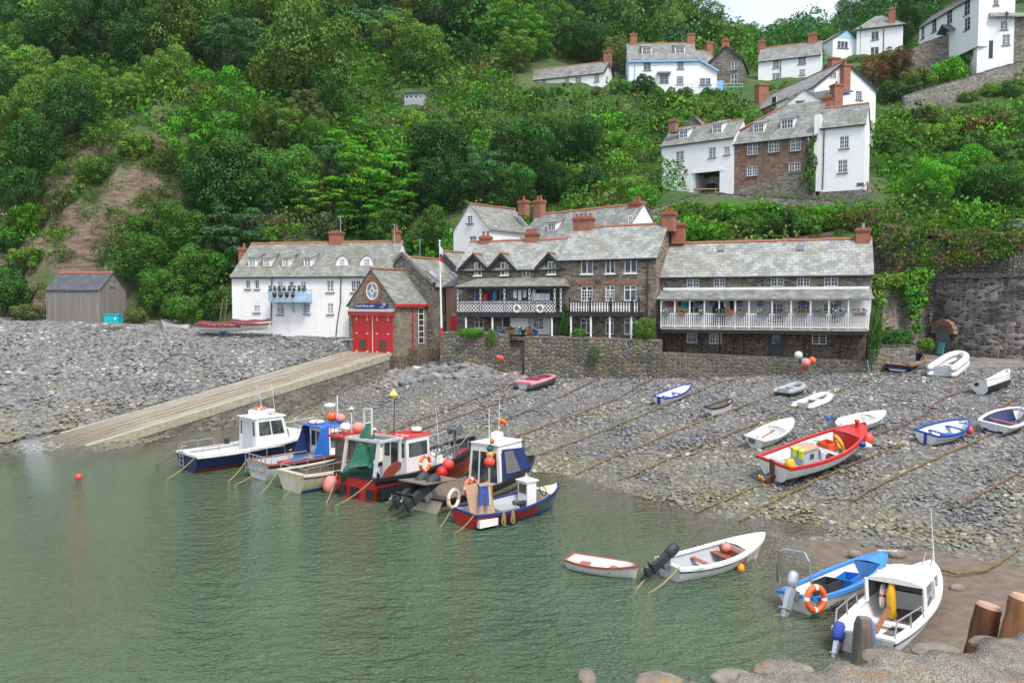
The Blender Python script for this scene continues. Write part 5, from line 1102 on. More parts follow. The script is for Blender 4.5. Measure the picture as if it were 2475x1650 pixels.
h=FG('blue_gable_wing','pale blue gabled wing left of the hipped white house','house',(2013,96),(2072,92),146,147,150,(2047,70),7,'white_render','slate_grey');h.win(2024,99,2050,118,cas=3,cols=1,rows=1);h.walls(under=3);h.roof(barge='black_paint',ridge_tiles=False)
b=MB();b.poly([(.1,-.02,h.H),(h.W-.1,-.02,h.H),(h.ua,-.02,h.zr-.1)]);b.build('blue_gable',MAT['pale_blue'],h.root)
h=uphouse('top_white_house','white house with row of sash windows at the top right corner',(2222,68),(2367,-16),128,135,'white_render','slate_dark',(2290,-40),[(2252,47.4,2263,75,dict(cas=1,cols=2,rows=3)),(2288,26,2301,53,dict(cas=1,cols=2,rows=3)),(2330,3,2344,31.6,dict(cas=1,cols=2,rows=3)),(2330,47,2344.5,69,dict(cas=1,cols=2,rows=3)),(2226,67.5,2234,92,dict(cas=1,cols=2,rows=3))],r=2.0)
q=h.loc(2284,62,-.9);b=MB();b.prism([(q[0]-1.2,-1.4,q[1]-1.0),(q[0],-1.4,q[1]),(q[0],0,q[1]),(q[0]-1.2,0,q[1]-1.0)],[(q[0]-1.2,-1.4,q[1]-.85),(q[0],-1.4,q[1]+.15),(q[0],0,q[1]+.15),(q[0]-1.2,0,q[1]-.85)]);b.prism([(q[0],-1.4,q[1]),(q[0]+1.2,-1.4,q[1]-1.0),(q[0]+1.2,0,q[1]-1.0),(q[0],0,q[1])],[(q[0],-1.4,q[1]+.15),(q[0]+1.2,-1.4,q[1]-.85),(q[0]+1.2,0,q[1]-.85),(q[0],0,q[1]+.15)]);b.build('porch_roof',MAT['slate_dark'],h.root)
h=House('tall_white_house','tall white end house with dark doorway at the right edge','house',(2367,-70),(2456,-66),114.3,166,'white_wall','slate_grey',35,None,3.5,Yb=113.5)
for q,k in(((2401,-4,2414,13),dict(cas=1,cols=2,rows=3)),((2418.6,52,2436,72),dict(cas=2,cols=2,rows=2)),((2423,84,2441,109),dict(cas=2,cols=2,rows=3))):h.win(*q,**k)
h.walls(under=4);h.roof();q=h.box2(2391,99,2399,141);b=MB();b.box(q[0],-.05,q[1],q[2],0,q[3]);b.build('doorway',MAT['black_paint'],h.root)
b=MB();q=h.box2(2390,26,2475,40);b.prism([(q[0],-.6,q[1]),(q[2]+3,-.6,q[1]-.4),(q[2]+3,0,q[1]+.2),(q[0],0,q[3]-.4)],[(q[0],-.6,q[1]+.12),(q[2]+3,-.6,q[1]-.28),(q[2]+3,0,q[1]+.32),(q[0],0,q[3]-.28)]);b.build('lean_to_roof',MAT['slate_grey'],h.root)
q=h.box2(2456,40,2500,190);b=MB();b.box(h.W,-.05,-4,h.W+6,4,h.loc(2456,42)[1]);b.build('stone_wing',MAT['rubble_grey'],h.root)
h=FG('stone_barn','small rubble gable with slate roof behind the archway house','outbuilding',(1650,314),(1704,306),107,105.5,345,(1675,280),6,'rubble_grey','slate_grey');h.walls(under=3);h.roof()
h=House('garden_shed','blue grey flat roofed garden shed among the shrubs','shed',(977,226),(1022,224),ground(1000,246,hill_f,68).y-1.5,250,'white_render','slate_dark',6,None,1.4,Yb=ground(1000,246,hill_f,68).y-2);h.wallm='grey_paint'
for x in(979,990,1001,1012):h.win(x,230,x+8,239,cas=1,cols=1,rows=1,sill=False)
h.walls(under=1);h.roof(ridge_tiles=False,gutter=False)
# ------------------------------------------------------------------ boats
paint('hull_white',(.78,.78,.76),.3,.08,dirt=(.48,.45,.36),streak=.45);paint('hull_cream',(.66,.60,.46),.35,.1,dirt=(.36,.28,.16),streak=.6);paint('hull_navy',(.012,.022,.09),.3,.05,dirt=(.05,.06,.09),streak=.4);paint('hull_black',(.018,.018,.02),.35)
paint('hull_red',(.50,.02,.022),.35,.08,dirt=(.24,.05,.035),streak=.5);paint('maroon',(.16,.015,.02),.4,.1);paint('antifoul_red',(.22,.035,.02),.7,.2);paint('antifoul_blue',(.02,.13,.34),.6,.1);paint('antifoul_brown',(.075,.035,.025),.8,.2)
paint('sky_gunwale',(.05,.24,.60),.4,.08);paint('bright_blue',(.02,.13,.50),.4,.06);paint('royal_blue',(.012,.05,.30),.45,.06);paint('deck_grey',(.33,.35,.36),.6,.1);paint('denim_cover',(.10,.16,.38),.85,.15);paint('inner_white',(.72,.72,.70),.5,.1,dirt=(.42,.4,.34));paint('inner_grey',(.40,.42,.44),.5,.1)
paint('varnish',(.30,.09,.05),.4,.12);paint('orange_float',(.75,.11,.02),.4,.05);paint('buoy_red',(.72,.07,.045),.4,.06);paint('buoy_pink',(.74,.25,.22),.45,.08);paint('buoy_yellow',(.70,.33,.03),.4,.06);paint('buoy_green',(.02,.13,.12),.5);paint('buoy_pale',(.62,.70,.52),.45)
paint('net_green',(.015,.19,.12),.9,.3);paint('cloth_blue',(.03,.07,.33),.8,.1);paint('cover_blue',(.012,.03,.14),.6,.1);paint('cover_maroon',(.16,.03,.035),.75,.15);paint('cover_pink',(.80,.27,.33),.8,.15,.3);paint('rubber_black',(.03,.032,.033),.6);paint('rubber_grey',(.30,.32,.34),.5,.08);paint('rubber_white',(.66,.66,.63),.45,.1)
paint('hi_vis',(.55,.75,.03),.7,.05);paint('oilskin_yellow',(.70,.38,.01),.6,.06);paint('motor_silver',(.45,.48,.52),.3,.04,metal=.4);paint('crate_blue',(.02,.16,.52),.5,.05);paint('dark_clear',(.16,.16,.15),.2,.2);paint('pale_grey',(.52,.54,.55),.5)
class Boat:
 def __init__(s,name,label,stern,bow,z=None,heel=0,group='boats',B=.36,L=None,sink=0,trim=None,cat='boat',yaw=0):
  """stern, bow: photo pixels where the keel or waterline ends; z=None takes the beach"""
  p,q=(PZ(*stern,z),PZ(*bow,z))if z is not None else(on_beach(*stern),on_beach(*bow))
  d=q-p;s.L=L or d.length;s.B=B*s.L if B<1 else B
  hd=math.atan2(d.y,d.x)+R(yaw);tr=math.atan2(d.z,math.hypot(d.x,d.y))if trim is None else R(trim)
  s.root=thing(name,label,cat,p-Vector((0,0,sink)),(0,0,0));s.root.rotation_euler=(Matrix.Rotation(hd,3,'Z')@Matrix.Rotation(-tr,3,'Y')@Matrix.Rotation(R(-heel),3,'X')).to_euler()
  s.M=Matrix.Translation(p-Vector((0,0,sink)))@s.root.rotation_euler.to_matrix().to_4x4()
  s.group=group
  if group:s.root['group']=group
 def w(s,x,y,z):return s.M@Vector((x,y,z))
 def hull(s,fb=(.5,.45,.75),draft=.25,wt=.75,zaf=.05,rows=5,lap=.0,hullm='hull_white',bottom='antifoul_red',stripe=None,stripe_rows=1,inner='inner_white',floor=None,zf=.08,gun='white_paint',gw=.07,th=.05,rake=.25,e=(.34,.8),p=2.2,r=.75,smax=.42,gz=.05,open_to=.92,transom=None,keel=True,split=None,rub=None):
  L,B=s.L,s.B;ns=22;s.fb=fb;s.th=th;s.zf=zf
  S=[i/ns for i in range(ns+1)]
  def bw(x):
   if x<smax:return B/2*(wt+(1-wt)*math.sin(math.pi/2*x/smax))
   q=(x-smax)/(1-smax);return B/2*max(0.0,1-q**p)**r
  def zs(x):return fb[0]*(1-x)*(1-2*x)+4*fb[1]*x*(1-x)+fb[2]*x*(2*x-1)
  def zk(x):return-draft*(1-max(0,(x-.7)/.3)**2*.9)
  def yy(x,z):
   a,c=zk(x),zs(x);t=min(1,max(0,(z-a)/(c-a)));ee=e[0]+(e[1]-e[0])*max(0,(x-.4)/.6)**1.5;return bw(x)*t**ee
  def xx(x,z):a,c=zk(x),zs(x);t=min(1,max(0,(z-a)/(c-a)));return L*x+rake*(x**5)*(t-.6)-.08*(1-x)**8*(1-t)*-1
  s.bw,s.zs,s.yy,s.zk=bw,zs,yy,zk
  b=MB();nb=3
  def levels(x):
   a,c=zk(x),zs(x);z0_=max(a+.001,zaf);out=[(a+(z0_-a)*k/nb,0,0)for k in range(nb)]
   for k in range(rows):
    za,zb_=z0_+(c-z0_)*k/rows,z0_+(c-z0_)*(k+1)/rows
    mi=2 if(stripe and k>=rows-stripe_rows)else 1
    out.append((za,lap if lap else 0,mi));
    if lap:out.append((zb_,0,mi))
   if not lap:out.append((c,0,0))
   return out
  lv=[levels(x)for x in S];nl=len(lv[0]);mats=[MAT[bottom],MAT[hullm],MAT[stripe or hullm]]+([MAT[split[1]]]if split else[])
  for sg in(1,-1):
   vs=[];
   for x,l in zip(S,lv):
    for(z,of,m_)in l:k=yy(x,z);vs.append((xx(x,z),sg*(k+of*min(1,k/.1)),z))
   fs=[];ms=[]
   for i in range(ns):
    for j in range(nl-1):
     f=(i*nl+j,(i+1)*nl+j,(i+1)*nl+j+1,i*nl+j+1);fs.append(f if sg<0 else f[::-1]);m_=lv[0][j][2]
     ms.append(3 if(split and m_ and S[i]>=split[0])else m_)
   o=len(b.v);b.v+=vs;b.f+=[tuple(q+o for q in f)for f in fs];b.m+=ms
  pts=[(xx(0,z),yy(0,z),z)for z,_,_ in lv[0]];pts2=[(a,-c,d)for a,c,d in pts]
  b.poly(pts+pts2[::-1],1)
  if keel:b.box(L*.1,-.03,-draft-.08,L*.8,.03,-draft+.04,0)
  s.hull_o=b.build('hull',mats,s.root)
  if transom:k=MB();k.poly([(a-.012,c,d)for a,c,d in pts if d>zaf]+[(a-.012,c,d)for a,c,d in pts2[::-1]if d>zaf]);k.build('transom',MAT[transom],s.root)
  b=MB();St=[max(th/L,i/ns*open_to)for i in range(ns+1)]
  for i in range(ns):
   x0,x1=St[i],St[i+1]
   for sg in(1,-1):
    def cr(x):
     lv_=[zf+(zs(x)-zf)*k/3 for k in range(4)];return[(L*x,sg*max(.005,yy(x,z)-th),z)for z in lv_]
    A,C=cr(x0),cr(x1)
    for k in range(3):q=(A[k],C[k],C[k+1],A[k+1]);b.add(q if sg>0 else q[::-1],[(0,1,2,3)])
   A,C=max(.005,yy(x0,zf)-th),max(.005,yy(x1,zf)-th)
   b.quad((L*x0,-A,zf),(L*x1,-C,zf),(L*x1,C,zf),(L*x0,A,zf),1)
  x0=St[0];b.poly([(L*x0,-(yy(0,zf)-th),zf),(L*x0,(yy(0,zf)-th),zf),(L*x0,bw(0)-th,zs(0)),(L*x0,-(bw(0)-th),zs(0))])
  s.inner_o=b.build('lining',[MAT[inner],MAT[floor or inner]],s.root)
  b=MB()
  for sg in(1,-1):
   for i in range(ns):
    x0,x1=S[i],S[i+1];
    def sec(x):y1=bw(x)+.03;y0=max(.0,bw(x)-gw);z=zs(x);X=xx(x,z);return[(X,sg*y0,z-.01),(X,sg*y1,z-.05),(X,sg*y1,z+gz),(X,sg*y0,z+gz)]
    A,C=sec(x0),sec(x1)
    for k in range(4):q=(A[k],A[(k+1)%4],C[(k+1)%4],C[k]);b.add(q if sg>0 else q[::-1],[(0,1,2,3)])
  b.box(-.03,-bw(0)-.03,zs(0)-.02,gw,bw(0)+.03,zs(0)+gz);s.gun_o=b.build('gunwale',MAT[gun],s.root)
  if rub:
   b=MB()
   for sg in(1,-1):b.tube([(xx(x,zs(x)-rub[1]),sg*(yy(x,zs(x)-rub[1])+.012),zs(x)-rub[1])for x in S],rub[2],5)
   b.build('rubbing_strake',MAT[rub[0]],s.root)
 def thwart(s,x,m='varnish',w=.24,dz=.18):
  z=s.zs(x)-dz;y=s.yy(x,z)-s.th*.6;b=MB();b.box(s.L*x-w/2,-y,z-.03,s.L*x+w/2,y,z);return b.build('thwart',MAT[m],s.root)
 def foredeck(s,x0,m='hull_white',dz=.0,edge=True):
  b=MB();n=8;L=s.L
  for i in range(n):
   a,c=x0+(1-x0)*i/n,x0+(1-x0)*(i+1)/n;ya,yc=s.bw(a),s.bw(c);za,zc=s.zs(a)+dz,s.zs(c)+dz;cr=.06
   b.quad((L*a,-ya,za),(L*c,-yc,zc),(L*c,0,zc+cr),(L*a,0,za+cr));b.quad((L*a,0,za+cr),(L*c,0,zc+cr),(L*c,yc,zc),(L*a,ya,za))
  z=s.zs(x0)+dz;y=s.bw(x0);b.poly([(L*x0,y-.05,z),(L*x0,-y+.05,z),(L*x0,-s.yy(x0,s.zf),s.zf),(L*x0,s.yy(x0,s.zf),s.zf)])
  return b.build('foredeck',MAT[m],s.root)
 def motor(s,tilt=50,m='rubber_black',sc=1.0,y=0,z=None,cowl2=None,cover=None):
  z=s.zs(0)+.05 if z is None else z;T=Matrix.Translation((-.02,y,z))@Matrix.Rotation(R(tilt),4,'Y')@Matrix.Scale(sc,4)
  def tr(b):b.v=[tuple(T@Vector(p))for p in b.v];return b
  b=MB();b.lathe([(.05,0),(.15,.03),(.18,.18),(.18,.34),(.14,.44),(.03,.48)],(-.2,0,.08),12)
  b.v=[(x,yy_*.78,zz)for x,yy_,zz in b.v];o=tr(b).build('outboard_motor',MAT[m],s.root,True)
  b=MB();b.prism([(-.32,-.05,-.75),(-.10,-.05,-.75),(-.10,.05,-.75),(-.32,.05,-.75)],[(-.30,-.09,.1),(-.06,-.09,.1),(-.06,.09,.1),(-.30,.09,.1)]);b.box(-.42,-.1,-.52,-.08,.1,-.49);b.lathe([(.02,-.45),(.06,-.35),(.06,-.15),(.02,-.05)],(0,0,-.72),8,axis='x');b.prism([(-.28,-.015,-.98),(-.18,-.015,-.98),(-.18,.015,-.98),(-.28,.015,-.98)],[(-.32,-.02,-.75),(-.14,-.02,-.75),(-.14,.02,-.75),(-.32,.02,-.75)])
  tr(b).build('leg',MAT[cowl2 or m],o);b=MB()
  for k in range(3):a=2*math.pi*k/3;b.prism([(-.47,.03*math.cos(a),-.72+.03*math.sin(a)),(-.43,.03*math.cos(a),-.72+.03*math.sin(a)),(-.43,.13*math.cos(a+.3),-.72+.13*math.sin(a+.3))],[(-.48,.03*math.cos(a+.9),-.72+.03*math.sin(a+.9)),(-.46,.03*math.cos(a+.9),-.72+.03*math.sin(a+.9)),(-.46,.13*math.cos(a+.7),-.72+.13*math.sin(a+.7))])
  tr(b).build('propeller',MAT['dark_steel'],o);b=MB();b.box(-.08,-.12,-.2,.06,.12,.05);tr(b).build('clamp',MAT['dark_steel'],o)
  if cover:b=MB();b.lathe([(.16,-.1),(.24,.0),(.25,.2),(.23,.4),(.15,.53),(.03,.56)],(-.2,0,.05),20);b.v=[(-.2+(x_+.2)*1.1*(1+.22*mnoise.noise(Vector((x_*6,y_*6,z_*4)))),y_*.8*(1+.22*mnoise.noise(Vector((x_*6,y_*6,z_*4+9)))),z_+.05*mnoise.noise(Vector((x_*8,y_*8,3))))for x_,y_,z_ in b.v];tr(b).build('motor_cover',MAT[cover],o,True)
  return o
 def rail(s,pts,r=.018,m='steel',name='rail',posts=(),n=6):
  b=MB();b.tube(pts,r,n)
  for a,c in posts:b.tube([a,c],r,n)
  return b.build(name,MAT[m],s.root)
 def cabin(s,x0,x1,w0,w1,z0,z1,roofm='hull_white',wallm='hull_white',rakeb=.0,rakef=.35,over=.12,tw=.86,glassm='boat_glass',side=(.35,.82),nwin=2,front=True,back=True,roofz=.06,name='wheelhouse'):
  """box cabin, x from stern side x0 to bow side x1"""
  b=MB();A=[(x0,-w0,z0),(x1,-w1,z0),(x1,w1,z0),(x0,w0,z0)];T=[(x0+rakeb,-w0*tw,z1),(x1-rakef,-w1*tw,z1),(x1-rakef,w1*tw,z1),(x0+rakeb,w0*tw,z1)]
  b.prism(A,T);o=b.build(name,MAT[wallm],s.root);Av=[Vector(p)for p in A];Tv=[Vector(p)for p in T]
  def pane(i,j,ua,ub,va,vb,off=.012):
   f=lambda u,v:(Av[i].lerp(Av[j],u)).lerp(Tv[i].lerp(Tv[j],u),v);nrm=(f(1,0)-f(0,0)).cross(f(0,1)-f(0,0)).normalized()*off
   k=MB();q=[f(ua,va),f(ub,va),f(ub,vb),f(ua,vb)];k.prism(q,[p+nrm for p in q]);return k.build('window',MAT[glassm],o)
  for(i,j)in((0,1),(2,3)):
   for k in range(nwin):pane(i,j,.08+.84*k/nwin+.02,.08+.84*(k+1)/nwin-.02,side[0],side[1])
  if front:pane(1,2,.08,.47,side[0],side[1]);pane(1,2,.53,.92,side[0],side[1])
  if back:pane(3,0,.08,.3,side[0],side[1]);pane(3,0,.36,.64,side[0]-.2,side[1]);pane(3,0,.7,.92,side[0],side[1])
  k=MB();r0=[(T[0][0]-over,T[0][1]-.06,z1+.002),(T[1][0]+over,T[1][1]-.06,z1+.002),(T[2][0]+over,T[2][1]+.06,z1+.002),(T[3][0]-over,T[3][1]+.06,z1+.002)]
  k.prism(r0,[(p[0],p[1]*.92,p[2]+roofz)for p in r0]);k.build('roof',MAT[roofm],o);s.cab=o;return o
 def fender(s,x,sg,r=.2,m='buoy_pink',z=None,top='royal_blue'):
  zt=s.zs(x);z=zt-.45 if z is None else z;y=sg*(s.yy(x,max(z,0))+r+.03);b=MB();b.ball((0,0,0),r,14);b.v=[(a,c,d*1.08+(.18*r*max(0,d/r-.6)*3 if d>0 else 0))for a,c,d in b.v]
  o=b.build('fender_buoy',MAT[m],None,True,s.w(s.L*x,y,z));k=MB();k.lathe([(r*.5,r*.8),(r*.3,r*1.15),(r*.12,r*1.35),(.01,r*1.4)],(0,0,0),10);k.build('collar',MAT[top],o,True)
  k=MB();k.tube([(0,0,r*1.3),Vector(s.w(s.L*x,sg*s.bw(x),zt))-Vector(s.w(s.L*x,y,z))],.015,5);k.build('lanyard',MAT['rope_pale'],o);return o
def ball_buoy(name,label,pos,r,m,group=None,nub=True):
 b=MB();b.ball((0,0,0),r,16);o=b.build(name,MAT[m],None,True,pos)
 if nub:k=MB();k.lathe([(r*.3,r*.93),(r*.2,r*1.12),(.01,r*1.16)],(0,0,0),8);k.build('eye',MAT['royal_blue'],o)
 return tag(o,label,'buoy',group)
def lifebuoy(label,pos,rot,Rr=.3,r=.075,m1='orange_float',m2='sign_white',group='lifebuoys'):
 b=MB();b.torus((0,0,0),Rr,r,(0,1,0),24,8,lambda i:1 if(i%6)==0 else 0);o=b.build('lifebuoy',[MAT[m1],MAT[m2]],None,True,pos);o.rotation_euler=rot
 k=MB();k.torus((0,0,0),Rr+r+.015,.012,(0,1,0),24,4);k.build('grab_line',MAT['rope_pale'],o);return tag(o,label,'lifebuoy',group)
def rope(label,pts,r=.02,m='rope_tan',name='mooring_rope',sag=0,cat='rope',group=None):
 P_=[Vector(p)for p in pts];out=[]
 if len(P_)==2 and sag:
  n=8;out=[P_[0].lerp(P_[1],i/n)-Vector((0,0,sag*4*(i/n)*(1-i/n)))for i in range(n+1)]
 else:out=P_
 o=Vector(out[0]);b=MB();b.tube([p-o for p in out],r,5);return tag(b.build(name,MAT[m],None,False,o),label,cat,group)
GR='small boats lying on the shingle beach';GM='boats moored together off the slipway';GF='small boats afloat near the quay'
b1=Boat('rowing_dinghy','small white rowing dinghy with red gunwale floating empty',(1376,1368),(1541,1399),0,-2,GF,.40)
b1.hull((.36,.34,.48),.1,.78,-.05,5,.014,'hull_white','antifoul_red',None,1,'inner_white',None,.02,'varnish',.035,.03,.15,gz=.02);b1.thwart(.2,'varnish',.34);b1.thwart(.62,'varnish')
b2=Boat('motor_boat','white open boat with silver black outboard and red thwarts',(1612,1398),(1838,1346),0,-3,GF,.34)
b2.hull((.50,.48,.85),.2,.8,-.06,5,.016,'hull_white','hull_white',None,1,'inner_grey','inner_grey',.05,'hull_white',.13,.05,.35,rub=('hull_navy',.1,.025));b2.thwart(.38,'varnish',.2);b2.thwart(.6,'varnish',.3);b2.foredeck(.72)
b=MB();b.box(b2.L*.66,-b2.bw(.66)+.1,b2.zf,b2.L*.7,b2.bw(.66)-.1,b2.zs(.66)-.05);b.build('bulkhead',MAT['varnish'],b2.root);b2.motor(58,'rubber_black',1.15,cowl2='rubber_black')
flat_text('STEADFAST',.13,'pale_grey',b2.root,(b2.L*.10,-b2.bw(.2)-.052,b2.zs(.2)-.0),(R(90),0,R(3)),'name_lettering')
o=b2.fender(.62,-1,.14,'buoy_yellow',.1);tag(o,'small yellow fender hanging on the white open boat','fender')
p=b2.w(b2.L*.64,.15,b2.zs(.6)+.05);ball_buoy('buoy','pale pink buoy lying in the bow of the white open boat',p,.16,'buoy_pink')
b3=Boat('fishing_dinghy','white clinker dinghy with blue gunwale numbered BD310',(1926,1477),(2140,1402),0,6,GF,.34,trim=2)
b3.hull((.46,.46,.74),.2,.8,-.04,6,.018,'hull_white','antifoul_brown',None,1,'inner_white','inner_grey',.06,'sky_gunwale',.12,.05,.3);b3.foredeck(.8,'sky_gunwale',.04)
b3.motor(28,'motor_silver',1.05,z=b3.zs(0)+.1);flat_text('BD310',.27,'hull_black',b3.root,(.5,-b3.bw(.16)-.09,.10),(R(78),0,R(5)),'registration');flat_text('BD310',.24,'sign_white',b3.root,(b3.L*.99,b3.bw(.9)*.5,b3.zs(.92)+.13),(0,R(-7),R(-90)),'registration',align='LEFT')
k=MB();x0=.25;k.tube([(x0,.55,b3.zs(.05)),(x0,.55,b3.zs(.05)+1.15),(x0+.1,.35,b3.zs(.05)+1.3),(x0+.1,-.35,b3.zs(.05)+1.3),(x0,-.55,b3.zs(.05)+1.1),(x0,-.55,b3.zs(.05))],.03,6);k.v=[(a*1-.2,c,d)for a,c,d in k.v];k.build('frame_arch',MAT['steel'],b3.root)
k=MB();k.tube([(0,0,0),(.02,.02,-.5),(-.02,0,-.95)],[.06,.09,.05],7);tag(k.build('rope_coil',MAT['old_wood'],None,False,b3.w(.1,.5,b3.zs(.05)+1.25)),'grey rope coil hanging from the frame of boat BD310','rope')
lifebuoy('large orange lifebuoy on the side of boat BD310',b3.w(-.1,-b3.bw(.0)-.12,b3.zs(.08)+.1),(R(-8),0,R(20)),.31,.085)
def crate(name,label,boat,x,y,w,d,h,m,z=None,rz=0,cat='crate'):
 b=MB();t=.03;b.box(-w/2,-d/2,0,w/2,d/2,.03)
 for a in(-1,1):b.box(a*w/2-t/2,-d/2,.03,a*w/2+t/2,d/2,h);b.box(-w/2+t/2,a*d/2-t/2,.03,w/2-t/2,a*d/2+t/2,h)
 b.box(-w/2-.03,-d/2-.03,h-.06,-w/2-t/2,d/2+.03,h-.01);b.box(w/2+t/2,-d/2-.03,h-.06,w/2+.03,d/2+.03,h-.01)
 o=b.build(name,MAT[m],None,False,boat.w(x,y,boat.zf if z is None else z));o.rotation_euler=boat.root.rotation_euler;o.rotation_euler.rotate_axis('Z',R(rz));return tag(o,label,cat)
crate('fish_crate','black fish crate in the blue gunwaled dinghy BD310',b3,b3.L*.36,.1,.7,.55,.45,'rubber_black');crate('fish_crate','bright blue fish crate in the blue gunwaled dinghy BD310',b3,b3.L*.55,-.05,.8,.5,.42,'crate_blue',rz=12)
b4=Boat('cabin_boat','white cabin boat with blue hooded outboard close to the quay',(2088,1588),(2250,1446),0,3,GF,1.8,trim=2)
b4.hull((.58,.56,.92),.28,.85,-.02,5,.02,'hull_white','hull_navy',None,1,'inner_white','inner_white',.1,'hull_white',.14,.06,.4,rub=('cover_blue',.1,.04));b4.foredeck(.62,'hull_white',.03);b4.thwart(.16,'inner_white',.5,.3);b4.thwart(.34,'inner_white',.22,.25)
x0,x1=b4.L*.44,b4.L*.72;zc=b4.zs(.5);k=MB();hw=b4.bw(.5)*.86;N_=8
pr=[(hw*math.cos(t)*(1 if 0<i<N_ else 1),zc+.62+.16*math.sin(t))for i,t in enumerate(np.linspace(math.pi,0,N_+1))]
k.prism([(x0,y,z)for y,z in pr],[(x1-.15,y*.88,z-.02)for y,z in pr]);roof4=k.build('cabin_roof',MAT['hull_white'],b4.root)
for sg in(1,-1):
 k=MB()
 for a,c in(((x0,sg*hw,zc),(x0,sg*hw,zc+.66)),((x1+.35,sg*hw*.7,zc+.04),(x1-.15,sg*hw*.86,zc+.64)),((x0+(x1-x0)*.55,sg*hw,zc),(x0+(x1-x0)*.55,sg*hw*.95,zc+.64))):k.bar(a,c,.08,.08)
 k.build('cabin_frame',MAT['hull_white'],b4.root)
for sg in(1,-1):k=MB();k.quad((x0+.05,sg*hw*.98,zc+.06),(x1+.3,sg*hw*.71,zc+.1),(x1-.17,sg*hw*.86,zc+.6),(x0+.05,sg*hw*.97,zc+.62));k.build('side_window',MAT['dark_clear'],b4.root)
k=MB();k.quad((x1+.36,-hw*.68,zc+.1),(x1+.36,hw*.68,zc+.1),(x1-.14,hw*.82,zc+.62),(x1-.14,-hw*.82,zc+.62));k.build('windscreen',MAT['dark_clear'],b4.root)
for sg in(1,-1):b4.rail([(b4.L*.02,sg*b4.bw(.02)*.95,b4.zs(0)+.05),(b4.L*.05,sg*b4.bw(.05)*.95,b4.zs(0)+.42),(b4.L*.34,sg*b4.bw(.34)*.96,b4.zs(.34)+.38),(b4.L*.36,sg*b4.bw(.36)*.96,b4.zs(.36)+.02)],.025,posts=[((b4.L*.2,sg*b4.bw(.2)*.95,b4.zs(.2)),(b4.L*.2,sg*b4.bw(.2)*.95,b4.zs(.2)+.4))])
b4.motor(14,'rubber_black',1.2,-.1,z=.36,cover='denim_cover');b4.motor(34,'motor_silver',.75,.6,z=.3,cover='cloth_blue')
k=MB();k.torus((0,0,0),.17,.02,(1,0,.3),18,6);
for a in range(3):k.bar((0,0,0),(0,.17*math.cos(a*2.09),.17*math.sin(a*2.09)),.025)
k.v=[(p[0]+x1-.45,p[1]-.35,p[2]+zc-.1)for p in k.v];k.build('steering_wheel',MAT['rubber_black'],b4.root)
k=MB();k.tube([(0,0,0),(-.02,0,-.35),(.02,.02,-.75),(0,0,-1.0)],[.07,.14,.12,.15],8);k.v=[tuple(Vector(p)*(1+.1*mnoise.noise(Vector(p)*6)))for p in k.v];tag(k.build('oilskin',MAT['oilskin_yellow'],None,True,b4.w(x0+.1,.1,zc+.62)),'orange yellow oilskin hanging in the cabin boat','oilskin')
k=MB();k.tube([(0,0,0),(0,0,.3),(-.1,0,1.9)],[.02,.015,.01],5);k.v=[(p[0],p[1],p[2])for p in k.v];k.build('whip_aerial',MAT['white_paint'],b4.root,loc=(x1-.1,-hw*.8,zc+.6));k=MB();k.bar((0,0,0),(1.9,.25,.1),.12,.03);k.tube([(1.9,.25,.1),(2.5,.33,.14)],.025,6);tag(k.build('oar',MAT['bark_orange'],None,False,b4.w(.5,-.1,b4.zs(.2)-.1)),'wooden oar lying in the cabin boat','oar').rotation_euler=b4.root.rotation_euler
lifebuoy('white lifebuoy with red bands in the cabin of the white cabin boat',b4.w(x0+.35,.45,zc+.1),(0,R(10),R(60)),.27,.07,'sign_white','red_paint')
b4.rail([(b4.L*.93,-.12,b4.zs(.93)),(b4.L*1.0,-.1,b4.zs(1)+.3),(b4.L*1.0,.1,b4.zs(1)+.3),(b4.L*.93,.12,b4.zs(.93))],.02)
# ---- boats on the shingle
def dinghy(label,stern,bow,fb,hullm,gun,inner,B=.42,bottom=None,lap=.014,heel=0,thw=(.3,.6),thm=None,name='rowing_dinghy',transom=None,draft=.12,fd=None,motor=None,stripe=None,zaf=0.02,sink=-.12,gw=.06,**k):
 b=Boat(name,label,stern,bow,None,heel,GR,B,sink=sink);b.hull(fb,draft,.78,zaf,5,lap,hullm,bottom or hullm,stripe,1,inner,None,.03,gun,gw,.04,.2,transom=transom,**k)
 for x in thw:b.thwart(x,thm or gun)
 if fd:b.foredeck(fd,hullm,.03)
 if motor:b.motor(*motor)
 return b
d1=dinghy('blue and white dinghy with brown bottom below the cobble sea wall',(1592,981),(1668,954),(.48,.45,.66),'hull_white','royal_blue','inner_white',.36,'antifoul_red',heel=-6,thm='royal_blue')
b=MB();b.box(-.03,-.12,0,-.0,.12,d1.zs(0));b.build('rudder_board',MAT['royal_blue'],d1.root)
d2=dinghy('small white dinghy with dark interior on the middle of the shingle',(1712,1010),(1770,993),(.5,.48,.62),'hull_white','hull_black','old_wood',.44,lap=0,heel=-2,gw=.04,thw=(.4,))
d3=dinghy('cream white dinghy with white half deck and dark transom plate',(1822,1086),(1912,1046),(.5,.48,.72),'hull_white','hull_white','inner_white',.42,fd=.62,heel=-8,rub=('dark_steel',.1,.022),thw=(.3,))
b=MB();b.prism([(-.02,-.02,.2),(-.02,.3,.2),(-.02,.36,.48),(-.02,-.08,.48)],[(-.035,-.02,.2),(-.035,.3,.2),(-.035,.36,.48),(-.035,-.08,.48)]);b.build('transom_pad',MAT['dark_steel'],d3.root);k=MB();k.bar((0,0,0),(1.3,.1,.06),.1,.03);tag(k.build('oar',MAT['varnish'],None,False,d3.w(.4,-.2,.5)),'short oar lying in the cream half decked dinghy','oar').rotation_euler=d3.root.rotation_euler
